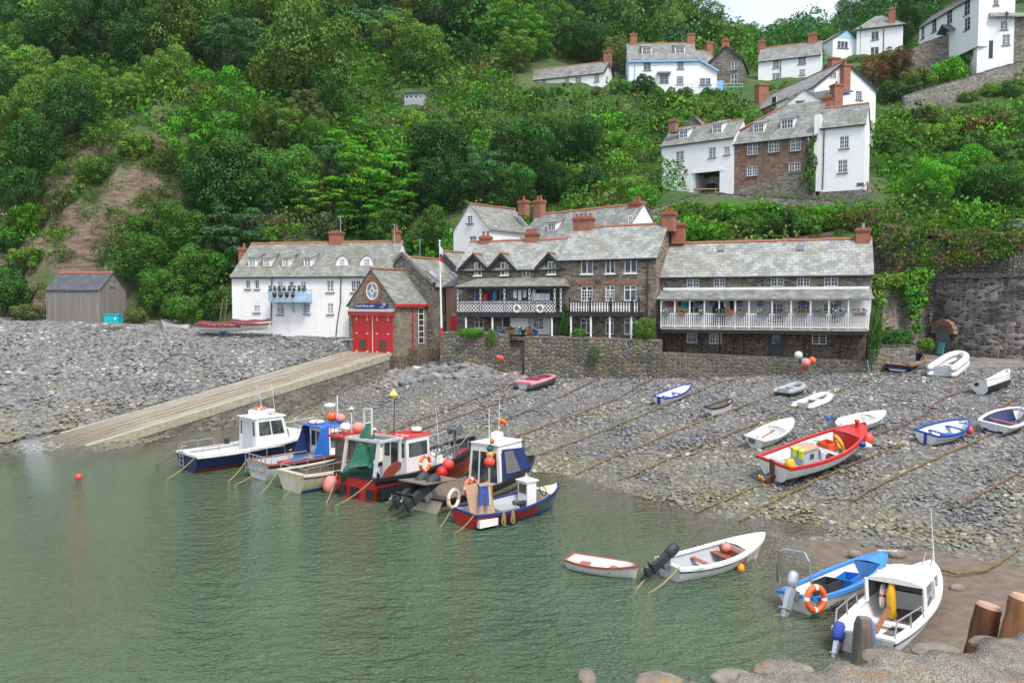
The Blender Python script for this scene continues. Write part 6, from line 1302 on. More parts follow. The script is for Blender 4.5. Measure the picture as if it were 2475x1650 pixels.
d4=dinghy('smooth white dinghy with grey outboard behind the red gunwaled boat',(2016,1052),(2136,1026),(.5,.48,.66),'hull_white','hull_white','inner_white',.44,lap=0,heel=-6,rub=('hull_navy',.06,.02),motor=(40,'dark_steel',1.1),thw=(.3,),fd=.7)
b=MB();b.ball((0,0,0),.2,12);tag(b.build('buoy',MAT['bright_blue'],None,True,d4.w(.15,.5,d4.zs(0)+.15)),'blue buoy on the transom of the smooth white dinghy','buoy')
d5=dinghy('blue and white clinker dinghy with red fender at its bow',(2235,1076),(2332,1050),(.52,.5,.72),'hull_white','royal_blue','inner_white',.50,heel=-8,thm='royal_blue',thw=(.12,.4,.75),gw=.09,rub=('royal_blue',.2,.025));tag(d5.fender(.93,-1,.19,'buoy_red',.25),'red fender hanging on the bow of the blue and white dinghy','fender')
b=MB();b.box(-.03,-.07,-.05,-.0,.07,d5.zs(0));b.build('rudder_board',MAT['royal_blue'],d5.root);b=MB();b.ball((0,0,0),.42,10,0,(1.2,.8,.35));tag(b.build('tarpaulin',MAT['crate_blue'],None,False,d5.w(d5.L*.55,-.1,.12)),'bright blue bag on the floor of the blue and white dinghy','bag')
d6=dinghy('white dinghy with dark navy inside at the right edge of the shingle',(2398,1052),(2464,1018),(.5,.48,.66),'hull_white','hull_white','hull_navy',.52,heel=-8,lap=0,gw=.12,thw=(.45,),thm='varnish',rub=('hull_navy',.12,.02));tag(d6.fender(.95,-1,.12,'sign_white',.35),'small white fender on the navy lined dinghy','fender')
b=MB();b.box(-.03,-.25,.15,-.005,.25,.42);b.build('transom_pad',MAT['pale_grey'],d6.root)
d7=dinghy('dark blue dinghy with varnished rim at the foot of the low wall',(2168,902),(2220,878),(.5,.47,.68),'hull_navy','bark_orange','inner_grey',.46,heel=-3,lap=0,thm='inner_grey',thw=(.35,.6),gw=.1,floor='deck_grey')if 0 else dinghy('dark blue dinghy with varnished rim at the foot of the low wall',(2168,902),(2220,878),(.5,.47,.68),'hull_navy','bark_orange','inner_grey',.46,heel=-3,lap=0,thm='deck_grey',thw=(.35,.6),gw=.1)
k=MB();k.bar((0,0,0),(1.5,.2,.05),.08,.03);tag(k.build('oar',MAT['varnish'],None,False,d7.w(.6,0,.5)),'oar lying across the dark blue varnished dinghy','oar').rotation_euler=d7.root.rotation_euler
d8=dinghy('white dinghy with black bottom tilted steeply on its side',(2372,956),(2446,930),(.62,.55,.8),'hull_white','hull_white','inner_white',.46,'hull_black',heel=22,zaf=.16,draft=.22,lap=0,thw=(.4,),sink=-.25)
b=MB();b.box(-.04,-.05,.42,-.015,.22,.62);b.build('transom_pad',MAT['hull_black'],d8.root)
d9=Boat('beach_boat','large white clinker boat with red gunwale propped on the shingle',(1868,1170),(2086,1096),None,-7,GR,.42,sink=-.42)
d9.hull((.62,.6,1.1),.32,.8,.02,7,.022,'hull_white','antifoul_brown','hull_red',1,'inner_white','deck_grey',.1,'hull_red',.1,.05,.35,gz=.1);d9.foredeck(.8,'hull_red',.06);d9.thwart(.55,'inner_grey',.3);d9.thwart(.15,'inner_grey',.3)
b=MB();L=d9.L;b.box(L*.26,-.35,d9.zf,L*.42,.45,d9.zf+.75);o=b.build('engine_box',MAT['inner_grey'],d9.root);k=MB();k.box(L*.25,-.4,d9.zf+.752,L*.43,.5,d9.zf+.8);k.build('lid',MAT['ply_wood'],o);k=MB();k.box(L*.33,-.37,d9.zf+.3,L*.37,-.352,d9.zf+.55);k.build('port',MAT['window_glass'],o)
b=MB();b.box(-.12,-.1,-.5,-.02,.1,d9.zs(0)+.18);b.prism([(-.5,-.03,-.62),(-.02,-.03,-.62),(-.02,.03,-.62),(-.5,.03,-.62)],[(-.42,-.03,-.05),(-.02,-.03,.1),(-.02,.03,.1),(-.42,.03,-.05)]);b.build('rudder',MAT['bark_brown'],d9.root)
b=MB();b.lathe([(.09,0),(.09,.25),(.13,.28),(.13,.36),(.09,.4)],(L*.92,.0,d9.zs(.92)+.1),10);b.build('bollard',MAT['hull_red'],d9.root)
tag(d9.fender(.9,-1,.26,'buoy_red',.7),'round red fender on the bow of the red gunwaled boat','fender');b=MB();b.lathe([(.03,-.5),(.15,-.42),(.16,.3)],n=12);o=b.build('fender',MAT['sign_white'],None,True,d9.w(L*.83,-d9.bw(.83)-.15,.55));o.rotation_euler=(R(75),0,R(-50));k=MB();k.lathe([(.165,.28),(.165,.45),(.03,.52)],n=12);k.build('cap',MAT['royal_blue'],o,True);tag(o,'long white fender with blue end on the red gunwaled boat','fender')
crate('fish_crate','orange fish crate in the bow of the red gunwaled boat',d9,L*.64,.3,.55,.6,.55,'orange_float');crate('fish_crate','red crate on the floor of the red gunwaled boat',d9,L*.54,-.5,.5,.4,.3,'varnish')
def bucket(label,pos,r,h,m,rim=None):
 b=MB();b.lathe([(r*.8,0),(r,h),(r*1.06,h),(r*1.06,h-.03),(r*.9,h-.04)],n=14);return tag(b.build('bucket',MAT[m],None,False,pos),label,'bucket')
bucket('white bucket amidships in the red gunwaled boat',d9.w(L*.5,-.25,d9.zf),.17,.38,'sign_white');bucket('grey bucket near the bow of the red gunwaled boat',d9.w(L*.6,.75,d9.zf+.2),.16,.35,'pale_grey');bucket('white tub on the thwart of the red gunwaled boat',d9.w(L*.53,.6,d9.zf+.35),.18,.25,'hull_white')
b=MB();b.torus((0,0,0),.36,.09,(.5,0,1),22,8);o=tag(b.build('lifebuoy',MAT['buoy_yellow'],None,True,d9.w(L*.72,.05,d9.zf+.45)),'yellow horseshoe lifebuoy in the red gunwaled boat','lifebuoy','lifebuoys');o.rotation_euler=(R(20),R(35),R(20))
for i,(yy_,lb)in enumerate(((.1,'left of two lime gloves on the engine box of the red gunwaled boat'),(-.28,'right of two lime gloves on the engine box of the red gunwaled boat'))):
 b=MB();b.prism([(0,-.1,0),(0,.1,0),(.25,.09,.03),(.25,-.09,.03)],[(0,-.1,.05),(0,.1,.05),(.25,.09,.07),(.25,-.09,.07)]);b.prism([(0,-.1,.04),(0,.1,.04),(-.05,.11,.03),(-.05,-.11,.03)],[(0,-.12,-.35),(0,.12,-.35),(-.05,.12,-.36),(-.05,-.1,-.36)]);tag(b.build('glove',MAT['hi_vis'],None,False,d9.w(L*.25,yy_,d9.zf+.8)),lb,'glove').rotation_euler=d9.root.rotation_euler
b=MB();b.ball((0,0,0),.26,14,0,(1,.8,1.1));b.v=[tuple(Vector(p)*(1+.25*mnoise.noise(Vector(p)*5)))for p in b.v];tag(b.build('oilskin',MAT['oilskin_yellow'],None,True,d9.w(.25,-d9.bw(.05)*.75,d9.zs(0)+.12)),'yellow oilskin hung on the stern of the red gunwaled boat','oilskin')
def inflatable(label,stern,bow,m,r=.2,w=1.4,cover=None,floor='deck_grey',wheels=False,heel=0,lift=.2,double=False):
 b=Boat('inflatable_dinghy',label,stern,bow,None,heel,GR,w,sink=-lift);L=b.L;hw=b.B/2-r;k=MB()
 for dz in((0,2*r*.85)if double else(0,)):
  path=[(-.35,hw,dz),(0,hw,dz),(L*.55,hw,dz)]+[(L*.55+(L*.45-r)*math.sin(t),hw*math.cos(t),dz+.12*math.sin(t))for t in np.linspace(.2,math.pi-.2,9)]+[(L*.55,-hw,dz),(0,-hw,dz),(-.35,-hw,dz)]
  k.tube(path,[.05]+[r]*(len(path)-2)+[.05],12)
 b.tube_o=k.build('tube',MAT[m],b.root,True);k=MB();k.box(0,-hw,-r*.6,.05,hw,r*(2.2 if double else .9));k.build('transom',MAT['pale_grey'],b.root)
 k=MB();k.box(.05,-hw,-r*.7,L*.8,hw,-r*.5);k.build('floor',MAT[floor],b.root);b.r,b.hw=r,hw
 if not cover:k=MB();k.box(L*.42,-hw-.05,r*.5,L*.52,hw+.05,r*.62);k.build('thwart',MAT['pale_grey'],b.root)
 if wheels:
  for sg in(1,-1):k=MB();k.lathe([(.02,-.05),(.13,-.05),(.13,.05),(.02,.05)],(-.02,sg*hw*.7,-r-.02),14,axis='y');k.bar((0,sg*hw*.7,-r),(.02,sg*hw*.7,r*.6),.04);k.build('launch_wheel',MAT['rubber_black'],b.root)
 return b
i1=inflatable('black inflatable with bright pink cover below the sea wall',(1264,944),(1336,924),'rubber_black',.28,2.0,'cover_pink',lift=.28)
k=MB();L=i1.L;n_=8
for i in range(n_):
 a,c=L*i/n_*1.0,L*(i+1)/n_;f=lambda x:(i1.hw+.16)*(1 if x<L*.55 else max(.15,1-((x-L*.55)/(L*.47))**2)**.5);zf=lambda x:.42+.05*math.sin(x*5)
 k.prism([(a,-f(a),.2),(c,-f(c),.2),(c,f(c),.2),(a,f(a),.2)],[(a,-f(a)*.9,zf(a)),(c,-f(c)*.9,zf(c)),(c,f(c)*.9,zf(c)),(a,f(a)*.9,zf(a))],0,i in(0,n_-1))
k.build('cover',MAT['cover_pink'],i1.root)
i2=inflatable('grey inflatable standing on small launching wheels',(1893,958),(1938,944),'rubber_grey',.19,1.5,wheels=True,lift=.36)
i3=inflatable('white inflatable with open stern right of the grey wheeled one',(1940,988),(2002,964),'rubber_white',.2,1.5,lift=.2)
i4=inflatable('double tubed pale grey inflatable near the kerbed path',(2276,912),(2322,878),'rubber_white',.24,1.9,lift=.24,double=True,floor='ply_wood')
def on_bank(px,py):
 p=ground(px,py,lbeach_f,30,95);return P(px,py,min(p.y,75.4))if px>470 else p
class BankBoat(Boat):pass
def bank_boat(label,stern,bow,cat='boat',**k):
 global on_beach;old=on_beach;on_beach=on_bank;b=Boat('rowing_gig',label,stern,bow,None,0,'boats drawn up by the white cottage',**k);on_beach=old;return b
g1=bank_boat('white rowing gig with dark rim on the boulder bank',(457,797),(390,792),B=.26,sink=-.15);g1.hull((.5,.42,.8),.15,.5,.0,4,.015,'hull_white','hull_white',None,1,'hull_cream',None,.05,'hull_black',.06,.04,.3);g1.thwart(.4,'hull_cream');g1.thwart(.65,'hull_cream')
for lab,st,bo in(('long white gig under a maroon cover beside the white cottage',(480,801),(612,803)),('second maroon covered gig tucked behind the long one',(560,797),(654,798))):
 g=bank_boat(lab,st,bo,B=1.5,sink=-.2);g.hull((.5,.45,.6),.15,.6,.0,4,.015,'hull_white','hull_white',None,1,'inner_white',None,.05,'hull_white',.06,.04,.2);k=MB();L=g.L;n_=10;fz=lambda x:g.zs(x)+.1
 for i in range(n_):
  a,c=i/n_*.98,(i+1)/n_*.98;s_=lambda x:[(L*x,-g.bw(x)-.06,g.zs(x)-.22),(L*x,-g.bw(x)-.03,g.zs(x)+.06),(L*x,0,fz(x)+.22+.05*math.sin(x*14)),(L*x,g.bw(x)+.03,g.zs(x)+.06),(L*x,g.bw(x)+.06,g.zs(x)-.22)]
  A,C=s_(a),s_(c)
  for j in range(4):k.quad(A[j],C[j],C[j+1],A[j+1])
 k.build('cover',MAT['cover_maroon'],g.root)
p=on_bank(540,806);b=MB();b.ball((0,0,.35),.4,12,0,(.9,.6,1.1));b.v=[tuple(Vector(q)*(1+.3*mnoise.noise(Vector(q)*3)))for q in b.v];tag(b.build('folded_tarpaulin',MAT['crate_blue'],None,False,p),'crumpled blue tarpaulin against the maroon covered gig','tarpaulin')
p=on_bank(276,774);b=MB();b.box(-.68,-.4,0,.68,.4,.8);o=b.build('storage_bin',MAT['teal_bin'],None,False,P(274,772,76.3)-Vector((0,0,.35)));k=MB();k.box(-.74,-.45,.805,.74,.45,.9);k.build('lid',MAT['teal_bin'],o);k=MB();k.box(.3,-.42,.35,.45,-.405,.55);k.build('notice',MAT['sign_white'],o);tag(o,'bright turquoise storage bin beside the plank boat shed','bin')
# ------------------------------------------------------------------ the six boats moored off the slipway
A=Boat('cabin_launch','navy hulled launch with white cabin and open white stern deck',(452,1139),(765,1090),0,0,GM,2.7)
A.hull((.9,.95,1.4),.35,.9,.2,5,0,'hull_navy','antifoul_red',None,1,'hull_white','deck_grey',.35,'hull_white',.24,.12,.5,p=2.6,r=.7,gz=.1,open_to=.62,rub=('dark_steel',.06,.045))
L=A.L;A.foredeck(.6,'hull_white',.09);cb=A.cabin(L*.44,L*.72,1.02,.95,.5,2.55,'hull_white','hull_white',0,.5,.18,.88,side=(.52,.9));
k=MB();k.prism([(L*.72,-.9,.9),(L*.86,-.6,1.0),(L*.86,.6,1.0),(L*.72,.9,.9)],[(L*.70,-.8,1.75),(L*.84,-.5,1.55),(L*.84,.5,1.55),(L*.70,.8,1.75)]);k.build('trunk_cabin',MAT['hull_white'],A.root)
k=MB();k.box(L*.435,-.6,.5,L*.438,.55,2.35);k.build('cabin_door',MAT['pale_grey'],cb)
for sg in(1,-1):y=sg*A.bw(.2)*.93;A.rail([(L*.03,y,.96),(L*.04,y,1.4),(L*.26,y,1.42),(L*.27,y,1.0)],.022,posts=[((L*.15,y,.96),(L*.15,y,1.41))])
A.rail([(L*.76,-.95,1.35),(L*.8,-.85,1.85),(L*1.0,-.1,2.1),(L*1.0,.1,2.1),(L*.8,.85,1.85),(L*.76,.95,1.35)],.022)
A.rail([(-.06,.25,.1),(-.12,.25,1.35),(.1,.25,1.35)],.025,name='ladder',posts=[((-.1,.25,a),(-.1,.65,a))for a in(.3,.55,.8,1.05)]+[((-.08,.65,.1),(-.12,.65,1.35))])
A.rail([(L*.56,0,2.6),(L*.54,0,3.5),(L*.51,0,4.3)],.04,'pale_grey','mast',[((L*.535,-.25,3.6),(L*.535,.25,3.6))]);A.rail([(L*.63,-.4,2.6),(L*.60,-.42,4.4)],.012,'white_paint','whip_aerial')
k=MB();k.lathe([(.1,0),(.3,.03),(.32,.12),(.28,.22),(.05,.26)],(L*.61,0,2.68),14);k.build('radar_dome',MAT['hull_white'],A.root,True)
k=MB();k.box(L*.47,-.45,2.62,L*.57,.35,2.95);k.build('life_raft_case',MAT['sign_white'],A.root);A.rail([(L*.45,-.7,2.62),(L*.45,-.7,2.85),(L*.6,-.7,2.85),(L*.6,-.7,2.62)],.018)
lifebuoy('orange lifebuoy lying on the roof of the navy launch',A.w(L*.53,-.1,3.0),(R(90),0,0),.3,.07)
k=MB();k.lathe([(.12,0),(.16,.1),(.12,.2),(.2,.25),(.18,.3)],n=10);tag(k.build('bollard',MAT['rubber_black'],A.root,False,(L*.36,A.bw(.36)*.9,1.0)))
Bb=Boat('fishing_boat','white boat with dark blue topsides and bright blue canvas shelter',(622,1157),(905,1108),0,0,GM,2.5)
Bb.hull((.85,.85,1.3),.3,.9,.05,4,0,'hull_white','hull_white','hull_navy',1,'inner_grey','deck_grey',.3,'varnish',.1,.08,.4,p=2.6,r=.7,open_to=.55);L=Bb.L;Bb.foredeck(.5,'hull_white',.05)
cb=Bb.cabin(L*.5,L*.72,.95,.9,.6,2.35,'bright_blue','hull_white',0,.5,.5,.9);
for sg,m in((1,'cover_blue'),(-1,'bright_blue')):k=MB();k.prism([(L*.36,sg*.98,.75),(L*.5,sg*1.0,.75),(L*.5,sg*.94,.75),(L*.36,sg*.92,.75)],[(L*.44,sg*.95,2.3),(L*.5,sg*.95,2.35),(L*.5,sg*.89,2.35),(L*.44,sg*.89,2.3)]);k.build('canvas_side',MAT[m],Bb.root)
for sg in(1,-1):y=sg*Bb.bw(.1)*.95;Bb.rail([(L*.02,y,.9),(L*.03,y,1.3),(L*.3,y,1.3),(L*.31,y,.9)],.022,posts=[((L*.16,y,.9),(L*.16,y,1.3))])
Bb.rail([(-.1,-1,.25),(-.1,-1,1.25),(-.1,1,1.25),(-.1,1,.25)],.03,name='stern_gallows',posts=[((-.1,a,.3),(-.1,a,1.25))for a in(-.6,-.2,.2,.6)]+[((-.1,-1,a),(-.1,1,a))for a in(.5,.85)])
crate('fish_crate','light blue fish crate on the blue canvas boat',Bb,L*.3,-.3,.8,.5,.35,'crate_blue',.45);crate('fish_crate','red fish crate on the blue canvas boat',Bb,L*.2,-.2,.6,.5,.3,'red_paint',.45)
lifebuoy('red and white lifebuoy on the roof of the blue canvas boat',Bb.w(L*.52,.45,2.5),(R(90),0,0),.34,.085,'sign_white','red_paint')
for i,(x,y,z,r,m,lb)in enumerate(((.62,.1,2.75,.27,'orange_float','orange mooring ball uppermost on the blue canvas boat roof'),(.66,-.3,2.68,.27,'buoy_pink','coral mooring ball nearer the bow of the blue canvas boat roof'),(.7,.45,2.62,.2,'sign_white','white mooring ball on the blue canvas boat roof'))):ball_buoy('mooring_ball',lb,Bb.w(L*x,y,z),r,m,'floats stowed on boat roofs')
Bb.rail([(L*.68,.2,2.4),(L*.68,.2,3.9)],.03,'white_paint','mast');k=MB();k.lathe([(.05,0),(.3,.04),(.32,.2),(.05,.26)],(L*.64,.5,3.2),12);k.build('radar_dome',MAT['hull_white'],Bb.root,True);Bb.rail([(L*.64,.5,2.4),(L*.64,.5,3.2)],.04,'white_paint','radar_post')
Bb.rail([(L*.72,-.9,1.3),(L*.8,-.85,1.95),(L*.99,0,2.15),(L*.8,.85,1.95),(L*.72,.9,1.3)],.022)
C=Boat('fishing_boat','cream hulled boat with brown wheelhouse under a red roof',(703,1188),(996,1130),0,0,GM,2.6)
C.hull((.9,.9,1.35),.3,.9,.17,5,0,'hull_cream','antifoul_blue','vent_brown',1,'vent_brown','deck_grey',.3,'hull_cream',.2,.1,.4,p=2.6,r=.7,open_to=.55,gz=.06);L=C.L;C.foredeck(.55,'hull_cream',.06)
cb=C.cabin(L*.42,L*.62,.95,.9,.5,2.25,'hull_red','vent_brown',0,.3,.5,.92,roofz=.1);k=MB();k.box(L*.42-.02,-.3,.5,L*.42-.005,.35,2.1);k.build('cabin_door',MAT['varnish'],cb)
for sg in(1,-1):y=sg*C.bw(.15)*.9;C.rail([(L*.02,y,.9),(L*.03,y,1.25),(L*.34,y,1.3),(L*.36,y,.95)],.022,posts=[((L*f,y,.9),(L*f,y,1.27))for f in(.12,.22)])
C.rail([(L*.02,-1.1,.9),(L*.02,-1.1,1.2),(L*.02,1.1,1.2),(L*.02,1.1,.9)],.022)
for x,y,r,m,lb in((.45,.3,.28,'sign_white','white float on the red wheelhouse roof of the cream boat'),(.5,-.25,.3,'buoy_pink','pink orange float on the red wheelhouse roof of the cream boat')):ball_buoy('mooring_ball',lb,C.w(L*x,y,2.4+r),r,m,'floats stowed on boat roofs')
C.rail([(L*.36,-.9,2.4),(L*.36,-.9,2.75),(L*.36,.9,2.75),(L*.36,.9,2.4)],.02,'rust','roof_rack',[((L*.36,a,2.4),(L*.36,a,2.75))for a in(-.5,-.1,.3,.6)]);C.rail([(L*.52,.5,2.3),(L*.52,.5,3.6)],.02,'white_paint','mast')
k=MB();k.lathe([(.02,0),(.2,.16),(.02,.32)],n=4);tag(k.build('radar_reflector',MAT['steel'],C.root,False,(L*.52,.5,3.4)))
tag(C.fender(.17,-1,.4,'buoy_pink',.3),'big pink fender hanging on the side of the cream boat','fender');lifebuoy('red and white lifebuoy propped beside the cream boat wheelhouse roof',C.w(L*.6,-.2,2.5),(R(80),0,0),.3,.08,'sign_white','red_paint')
D=Boat('trawler','red and black trawler with green net hung from its stern gantry',(858,1207),(1142,1131),0,0,GM,3.0)
D.hull((1.05,1.0,1.65),.5,.9,.24,6,0,'hull_red','orange_float','hull_black',2,'hull_white','deck_grey',.45,'hull_black',.16,.1,.6,p=2.6,r=.75,gz=.1,open_to=.88);L=D.L
for a_,c_ in((-1.2,-.75),(-.25,.3),(.6,1.0)):k=MB();k.box(-.035,a_,.15,-.014,c_,.6);k.build('stern_panel',MAT['hull_black'],D.root)
k=MB();k.prism([(L*.03,-D.bw(.03)-.02,.1),(L*.25,-D.bw(.25)-.03,.1),(L*.25,-D.bw(.25)+.1,.1),(L*.03,-D.bw(.03)+.1,.1)],[(L*.03,-D.bw(.03)-.03,.66),(L*.25,-D.bw(.25)-.035,.66),(L*.25,-D.bw(.25)+.1,.66),(L*.03,-D.bw(.03)+.1,.66)]);k.build('side_panel',MAT['hull_black'],D.root)
cb=D.cabin(L*.30,L*.50,.82,.8,.45,2.55,'hull_red','hull_white',0,.1,.16,.96,side=(.55,.88),nwin=1);k=MB();k.lathe([(.05,0),(.26,.03),(.26,.2),(.05,.25)],(L*.47,-.1,2.64),12);k.build('radar_dome',MAT['hull_white'],D.root,True)
flat_text('H 908',.34,'sign_white',D.root,(L*.34,.25,2.625),(0,0,R(-90)),'registration')
k=MB()
for sg in(1,-1):
 y=sg*1.05;k.bar((L*.02,y,.9),(L*.06,y,2.7),.12);k.bar((L*.22,y,.9),(L*.22,y,2.7),.12);k.bar((L*.05,y,2.7),(L*.24,y,2.7),.12);k.bar((L*.1,sg*.25,2.7),(L*.1,sg*.25,4.1),.1)
k.bar((L*.06,-1.05,2.7),(L*.06,1.05,2.7),.12);k.bar((L*.22,-1.05,2.7),(L*.22,1.05,2.7),.12);k.bar((L*.1,-.25,4.1),(L*.1,.25,4.1),.1);k.bar((L*.1,-.9,2.7),(L*.1,.9,2.7),.1);k.build('gantry',MAT['pale_grey'],D.root)
k=MB();rr=random.Random(5)
path=[(L*.1,0,3.4),(L*.1,.02,2.9),(L*.09,.1,2.3),(L*.08,.25,1.7),(L*.07,.3,1.2),(L*.05,.1,.95)];k.tube(path,[.14,.32,.42,.52,.75,.9],16);k.v=[tuple(Vector(p)*1+Vector((.12*mnoise.noise(Vector(p)*4),.16*mnoise.noise(Vector(p)*4+Vector((9,0,0))),.05*mnoise.noise(Vector(p)*5))))for p in k.v]
paint('pale_yellow',(.78,.60,.18),.5);n=NT('net_mesh');c_=n.mix(n.ramp(n("TexVoronoi",Vector=n.obj(),Scale=16.0,_feature='DISTANCE_TO_EDGE').outputs[0],[(.02,1.0),(.12,0.0)]),(.012,.075,.05),(.03,.24,.16));MAT['net_mesh']=n.fin(n.mix(n.ramp(n.noise(n.obj(),2.2,3).outputs[0],[(.5,0.0),(.65,.7)]),c_,(.16,.12,.07)),.95,n.noise(n.obj(),14,3).outputs[0],1.0,.06)
o=tag(k.build('fishing_net',MAT['net_mesh'],None,True),'green fishing net bundled up the trawler gantry','fishing net');o.location=D.root.location;o.rotation_euler=D.root.rotation_euler
for y,lb in((-1.15,'rust red otter board on the near quarter of the trawler'),(1.1,'rust red otter board on the far quarter of the trawler')):
 k=MB();k.prism([(.62*math.cos(t),-.035,.26*math.sin(t))for t in np.linspace(0,2*math.pi,17)[:-1]],[(.62*math.cos(t),.035,.26*math.sin(t))for t in np.linspace(0,2*math.pi,17)[:-1]]);k.bar((-.3,.03,0),(.3,.03,0),.05);o=tag(k.build('otter_board',MAT['antifoul_red'],None,False,D.w(L*.13,y*1.12,1.35)),lb,'otter board');o.rotation_euler=(0,R(-22),D.root.rotation_euler.z)
for x,y,z,m,lb in((.05,.95,1.35,'buoy_pink','small pink float behind the trawler net'),(.2,-1.1,1.45,'orange_float','small orange float above the near otter board')):ball_buoy('net_float',lb,D.w(L*x,y,z),.15,m)
k=MB();k.tube([(0,0,0),(.05,.03,2.2)],.025,5);o=k.build('dan_buoy',MAT['rubber_black'],None,False,D.w(L*.26,-.3,2.6));k=MB();k.lathe([(.01,1.8),(.22,2.05),(.01,2.35)],n=4);k.build('yellow_reflector',MAT['pale_yellow'],o);tag(o,'dan buoy pole with yellow diamond reflector on the trawler','dan buoy')
k=MB();k.lathe([(.1,-.35),(.3,-.33),(.12,-.28),(.12,.28),(.3,.33),(.1,.35)],(0,0,0),16,axis='y');k.bar((0,0,-.9),(0,0,0),.16);k.build('winch',MAT['dark_steel'],D.root,False,(L*.84,.1,2.3))
k=MB();rr=random.Random(8)
for i in range(26):a=Vector((rr.uniform(-.6,.6),rr.uniform(-.6,.6),rr.uniform(0,.4)));k.torus(a,rr.uniform(.12,.3),.025,(rr.uniform(-1,1),rr.uniform(-1,1),rr.uniform(.2,1)),10,4)
k.build('gear_heap',MAT['dark_steel'],D.root,False,(L*.75,0,1.15))
for sg in(1,-1):D.rail([(L*.45,sg*D.bw(.45),1.1),(L*.46,sg*D.bw(.46),1.75),(L*.7,sg*D.bw(.7),1.85),(L*.95,sg*D.bw(.95),2.3),(L*.99,0,2.4)],.025,'steel',posts=[((L*f,sg*D.bw(f),D.zs(f)),(L*f,sg*D.bw(f),1.72+.3*f))for f in(.55,.63,.8)])
D.rail([(L*.72,.3,1.5),(L*.69,.3,3.6)],.015,'white_paint','whip_aerial');k=MB();k.box(-.35,-.28,0,.35,.28,.85);tag(k.build('white_bin',MAT['sign_white'],None,False,D.w(L*.62,.7,.5)),'tall white plastic bin on the trawler foredeck','bin');k=MB();k.lathe([(.05,0),(.22,.2),(.2,.6),(.05,.75)],n=10);tag(k.build('red_bag',MAT['red_paint'],None,True,D.w(L*.57,.6,.6)),'red bag beside the white bin on the trawler','bag')
lifebuoy('orange lifebuoy on the starboard rail of the trawler',D.w(L*.36,-1.52,1.35),(0,0,D.root.rotation_euler.z),.34,.085)
for x,z,m,lb in((.52,1.1,'buoy_red','red fender ball with purple middle on the trawler side'),(.46,.8,'red_paint','bright red buoy low on the trawler side')):ball_buoy('fender_ball',lb,D.w(L*x,-D.bw(x)-.3,z),.3,m)
E=Boat('work_boat','cream and black wooden boat with two black outboards and blue canopied cabin',(1022,1236),(1285,1158),0,0,GM,2.6)
E.hull((.62,.7,1.2),.25,.9,.02,4,0,'hull_cream','hull_cream','hull_black',2,'old_wood','old_wood',.2,'hull_black',.1,.08,.4,p=2.4,r=.75,open_to=.9);L=E.L
for y in(-.3,.35):E.motor(64,'rubber_black',1.7,y,.75)
cb=E.cabin(L*.52,L*.82,.98,.85,.4,2.35,'hull_white','hull_white',.05,.45,.06,.84,side=(.1,.82),nwin=1,back=True);k=MB()
k.prism([(L*.54,-1.06,.7),(L*.84,-.92,.85),(L*.84,-.88,.85),(L*.54,-1.02,.7)],[(L*.56,-.87,2.15),(L*.78,-.76,2.0),(L*.78,-.72,2.0),(L*.56,-.83,2.15)]);k.build('canopy_side',MAT['cover_blue'],E.root);k=MB();k.prism([(L*.57,-1.06,1.0),(L*.72,-.99,.95),(L*.72,-.97,.95),(L*.57,-1.04,1.0)],[(L*.575,-.90,2.05),(L*.66,-.87,2.0),(L*.66,-.85,2.0),(L*.575,-.88,2.05)]);k.build('clear_panel',MAT['dark_clear'],E.root)
k=MB();k.lathe([(.3,0),(.32,.15),(.3,.35),(.1,.42)],(L*.66,.1,2.42),14);k.build('radar_dome',MAT['hull_white'],E.root,True);E.rail([(L*.6,.2,2.4),(L*.6,.2,4.0)],.03,'pale_grey','mast');E.rail([(L*.66,0,2.8),(L*.67,0,4.3)],.014,'white_paint','flagstaff')
def flag(label,pos,w_,h_,mats,rz=0,bands=None):
 k=MB();n_=6
 for i in range(n_):
  for j,(f0,f1)in enumerate(bands or[(0,1)]):x0,x1=w_*i/n_,w_*(i+1)/n_;y=lambda x:.1*math.sin(x*9)*w_;k.quad((x0,y(x0),-h_*f1-x0*.5),(x1,y(x1),-h_*f1-x1*.5),(x1,y(x1),-h_*f0-x1*.5),(x0,y(x0),-h_*f0-x0*.5),j)
 o=k.build('flag',[MAT[m]for m in mats],None,False,pos);o.rotation_euler=(0,0,R(rz));return tag(o,label,'flag')
flag('small red white and blue flag on the canopied boat staff',E.w(L*.67,0,4.3),.25,.45,['royal_blue','sign_white','red_paint','sign_white','royal_blue'],60,[(0,.3),(.3,.4),(.4,.6),(.6,.7),(.7,1)]);flag('yellow and red pennant below the flag on the canopied boat',E.w(L*.667,0,3.55),.35,.3,['buoy_yellow','red_paint'],-20,[(0,.5),(.5,1)])
lifebuoy('orange lifebuoy on the side of the canopied wooden boat',E.w(L*.2,-1.35,.95),(0,0,E.root.rotation_euler.z),.36,.09);
for x,y,z,r,m,lb in((.45,-.8,1.7,.26,'buoy_red','red ball float hung behind the canopied cabin'),(.5,-.5,1.95,.18,'buoy_yellow','yellow float hung behind the canopied cabin'),(.5,-.5,2.25,.17,'buoy_green','green float hung behind the canopied cabin'),(.49,-.7,2.6,.12,'orange_float','small orange float at the canopied cabin roof')):ball_buoy('mooring_ball',lb,E.w(L*x,y,z),r,m)
k=MB();k.prism([(0,-.8,0),(2.4,-.6,-.2),(2.4,.6,-.2),(0,.8,0)],[(0,-.8,.05),(2.4,-.6,-.15),(2.4,.6,-.15),(0,.8,.05)]);o=tag(k.build('plank_ramp',MAT['old_wood'],None,False,E.w(-.6,.1,1.35)),'weathered board laid over the two black outboards','board');o.rotation_euler=E.root.rotation_euler
Fb=Boat('potting_boat','small red and grey potting boat with leaning plywood board',(1119,1273),(1345,1226),0,0,GM,2.1)
